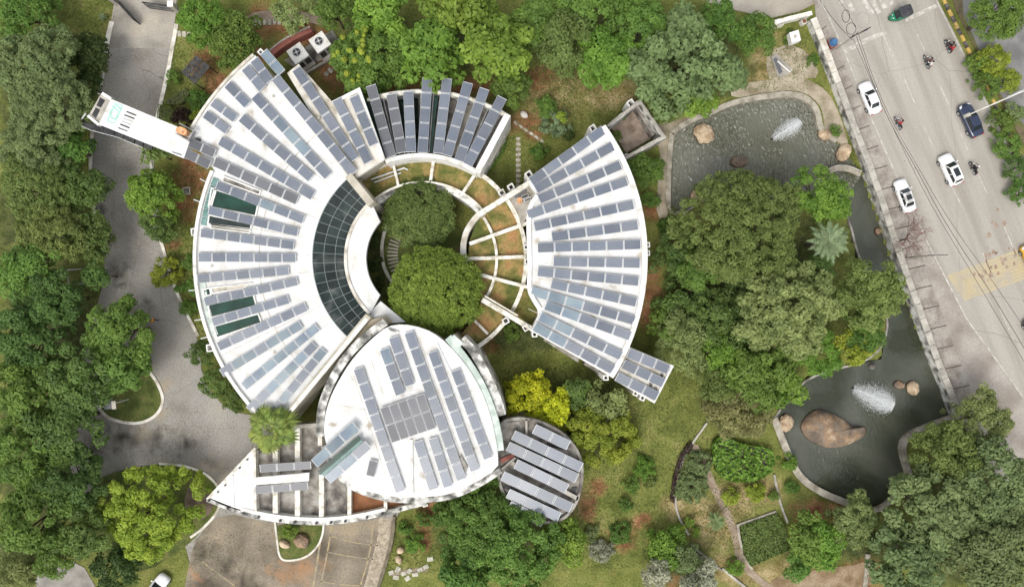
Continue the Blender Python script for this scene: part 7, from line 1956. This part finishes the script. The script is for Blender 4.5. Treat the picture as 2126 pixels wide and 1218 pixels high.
motorcycle('black motorcycle beside the white car with sunroof', 'rider in black beside the white car with sunroof', 2016, 351, -28, -64, mat('bike_black', (.02, .02, .02), rough=.3, fine=0), blk, blk, hel_w)
person('person in an orange shirt walking along the shaded drive', W(326, 664, .04), 2.6, 'walk', org, dk)

# ---- auto-rickshaw
def rickshaw():
    c = W(1861, 35, .036); rz = math.atan2(-.35, -.94)
    root = thing('auto_rickshaw', 'green auto-rickshaw with a black canvas hood on the stop line', 'auto-rickshaw', (c.x, c.y, .036)); root.rotation_euler.z = rz
    def part(b, nm, m, sm=False):
        o = b.build(nm, m, smooth=sm); o.parent = root; return o
    b = MB()
    st = [(-1.25, .55, .9), (-1.15, .66, 1.0), (-.2, .68, .85), (.35, .66, .62), (.75, .5, .75), (1.1, .3, .85), (1.28, .12, .7)]
    rg_ = []
    for x, w, h in st:
        i = len(b.v); b.v += [(x, -w, .22), (x, -w, h * .7), (x, -w * .8, h), (x, w * .8, h), (x, w, h * .7), (x, w, .22)]; rg_.append(i)
    for k in range(len(rg_) - 1):
        for s in range(6):
            t = (s + 1) % 6; b.f.append((rg_[k] + s, rg_[k] + t, rg_[k + 1] + t, rg_[k + 1] + s)); b.m.append(0)
    b.f.append(tuple(rg_[0] + s for s in reversed(range(6)))); b.m.append(0); b.f.append(tuple(rg_[-1] + s for s in range(6))); b.m.append(0)
    part(b, 'body', car_green, True)
    b = MB()
    st = [(-1.3, .6, 1.0, 1.5), (-1.15, .68, 1.0, 1.68), (-.5, .69, 1.05, 1.76), (.25, .66, 1.3, 1.72), (.42, .6, 1.55, 1.66)]
    rg_ = []
    for x, w, z0, z1 in st:
        i = len(b.v); b.v += [(x, -w, z0), (x, -w * .96, z1 - .12), (x, -w * .7, z1), (x, w * .7, z1), (x, w * .96, z1 - .12), (x, w, z0)]; rg_.append(i)
    for k in range(len(rg_) - 1):
        for s in range(5): b.f.append((rg_[k] + s, rg_[k] + s + 1, rg_[k + 1] + s + 1, rg_[k + 1] + s)); b.m.append(0)
    b.f.append(tuple(rg_[0] + s for s in range(6))); b.m.append(0)
    part(b, 'hood', canvas_black, True)
    b = MB(); b.face([(.72, -.48, .8), (.72, .48, .8), (.46, .5, 1.6), (.46, -.5, 1.6)]); part(b, 'windscreen', glass_car)
    b = MB(); b.box((-.75, 0, .95), (.5, 1.1, .2)); part(b, 'seat', brn)
    b = MB(); b.box((.75, 0, .8), (.1, 1.1, .08)); part(b, 'front_panel', bright_green_plastic)
    b = MB(); b.tube([(.6, -.3, 1.05), (.68, 0, 1.0), (.6, .3, 1.05)], .025, 6); part(b, 'handlebar', dark_metal)
    for x, yv in ((1.0, 0), (-.85, -.6), (-.85, .6)):
        b = MB(); b.tube([(x, yv - .06, .22), (x, yv + .06, .22)], .22, 14); part(b, 'wheel', tyre_mat)
    for s in (-1, 1):
        b = MB(); b.cyl((.98, s * .22, .8), .07, .08, 8); part(b, 'headlight', lamp_clear)
        b = MB(); b.box((.66, s * .62, 1.1), (.06, .16, .12)); part(b, 'mirror', dark_metal)
rickshaw()
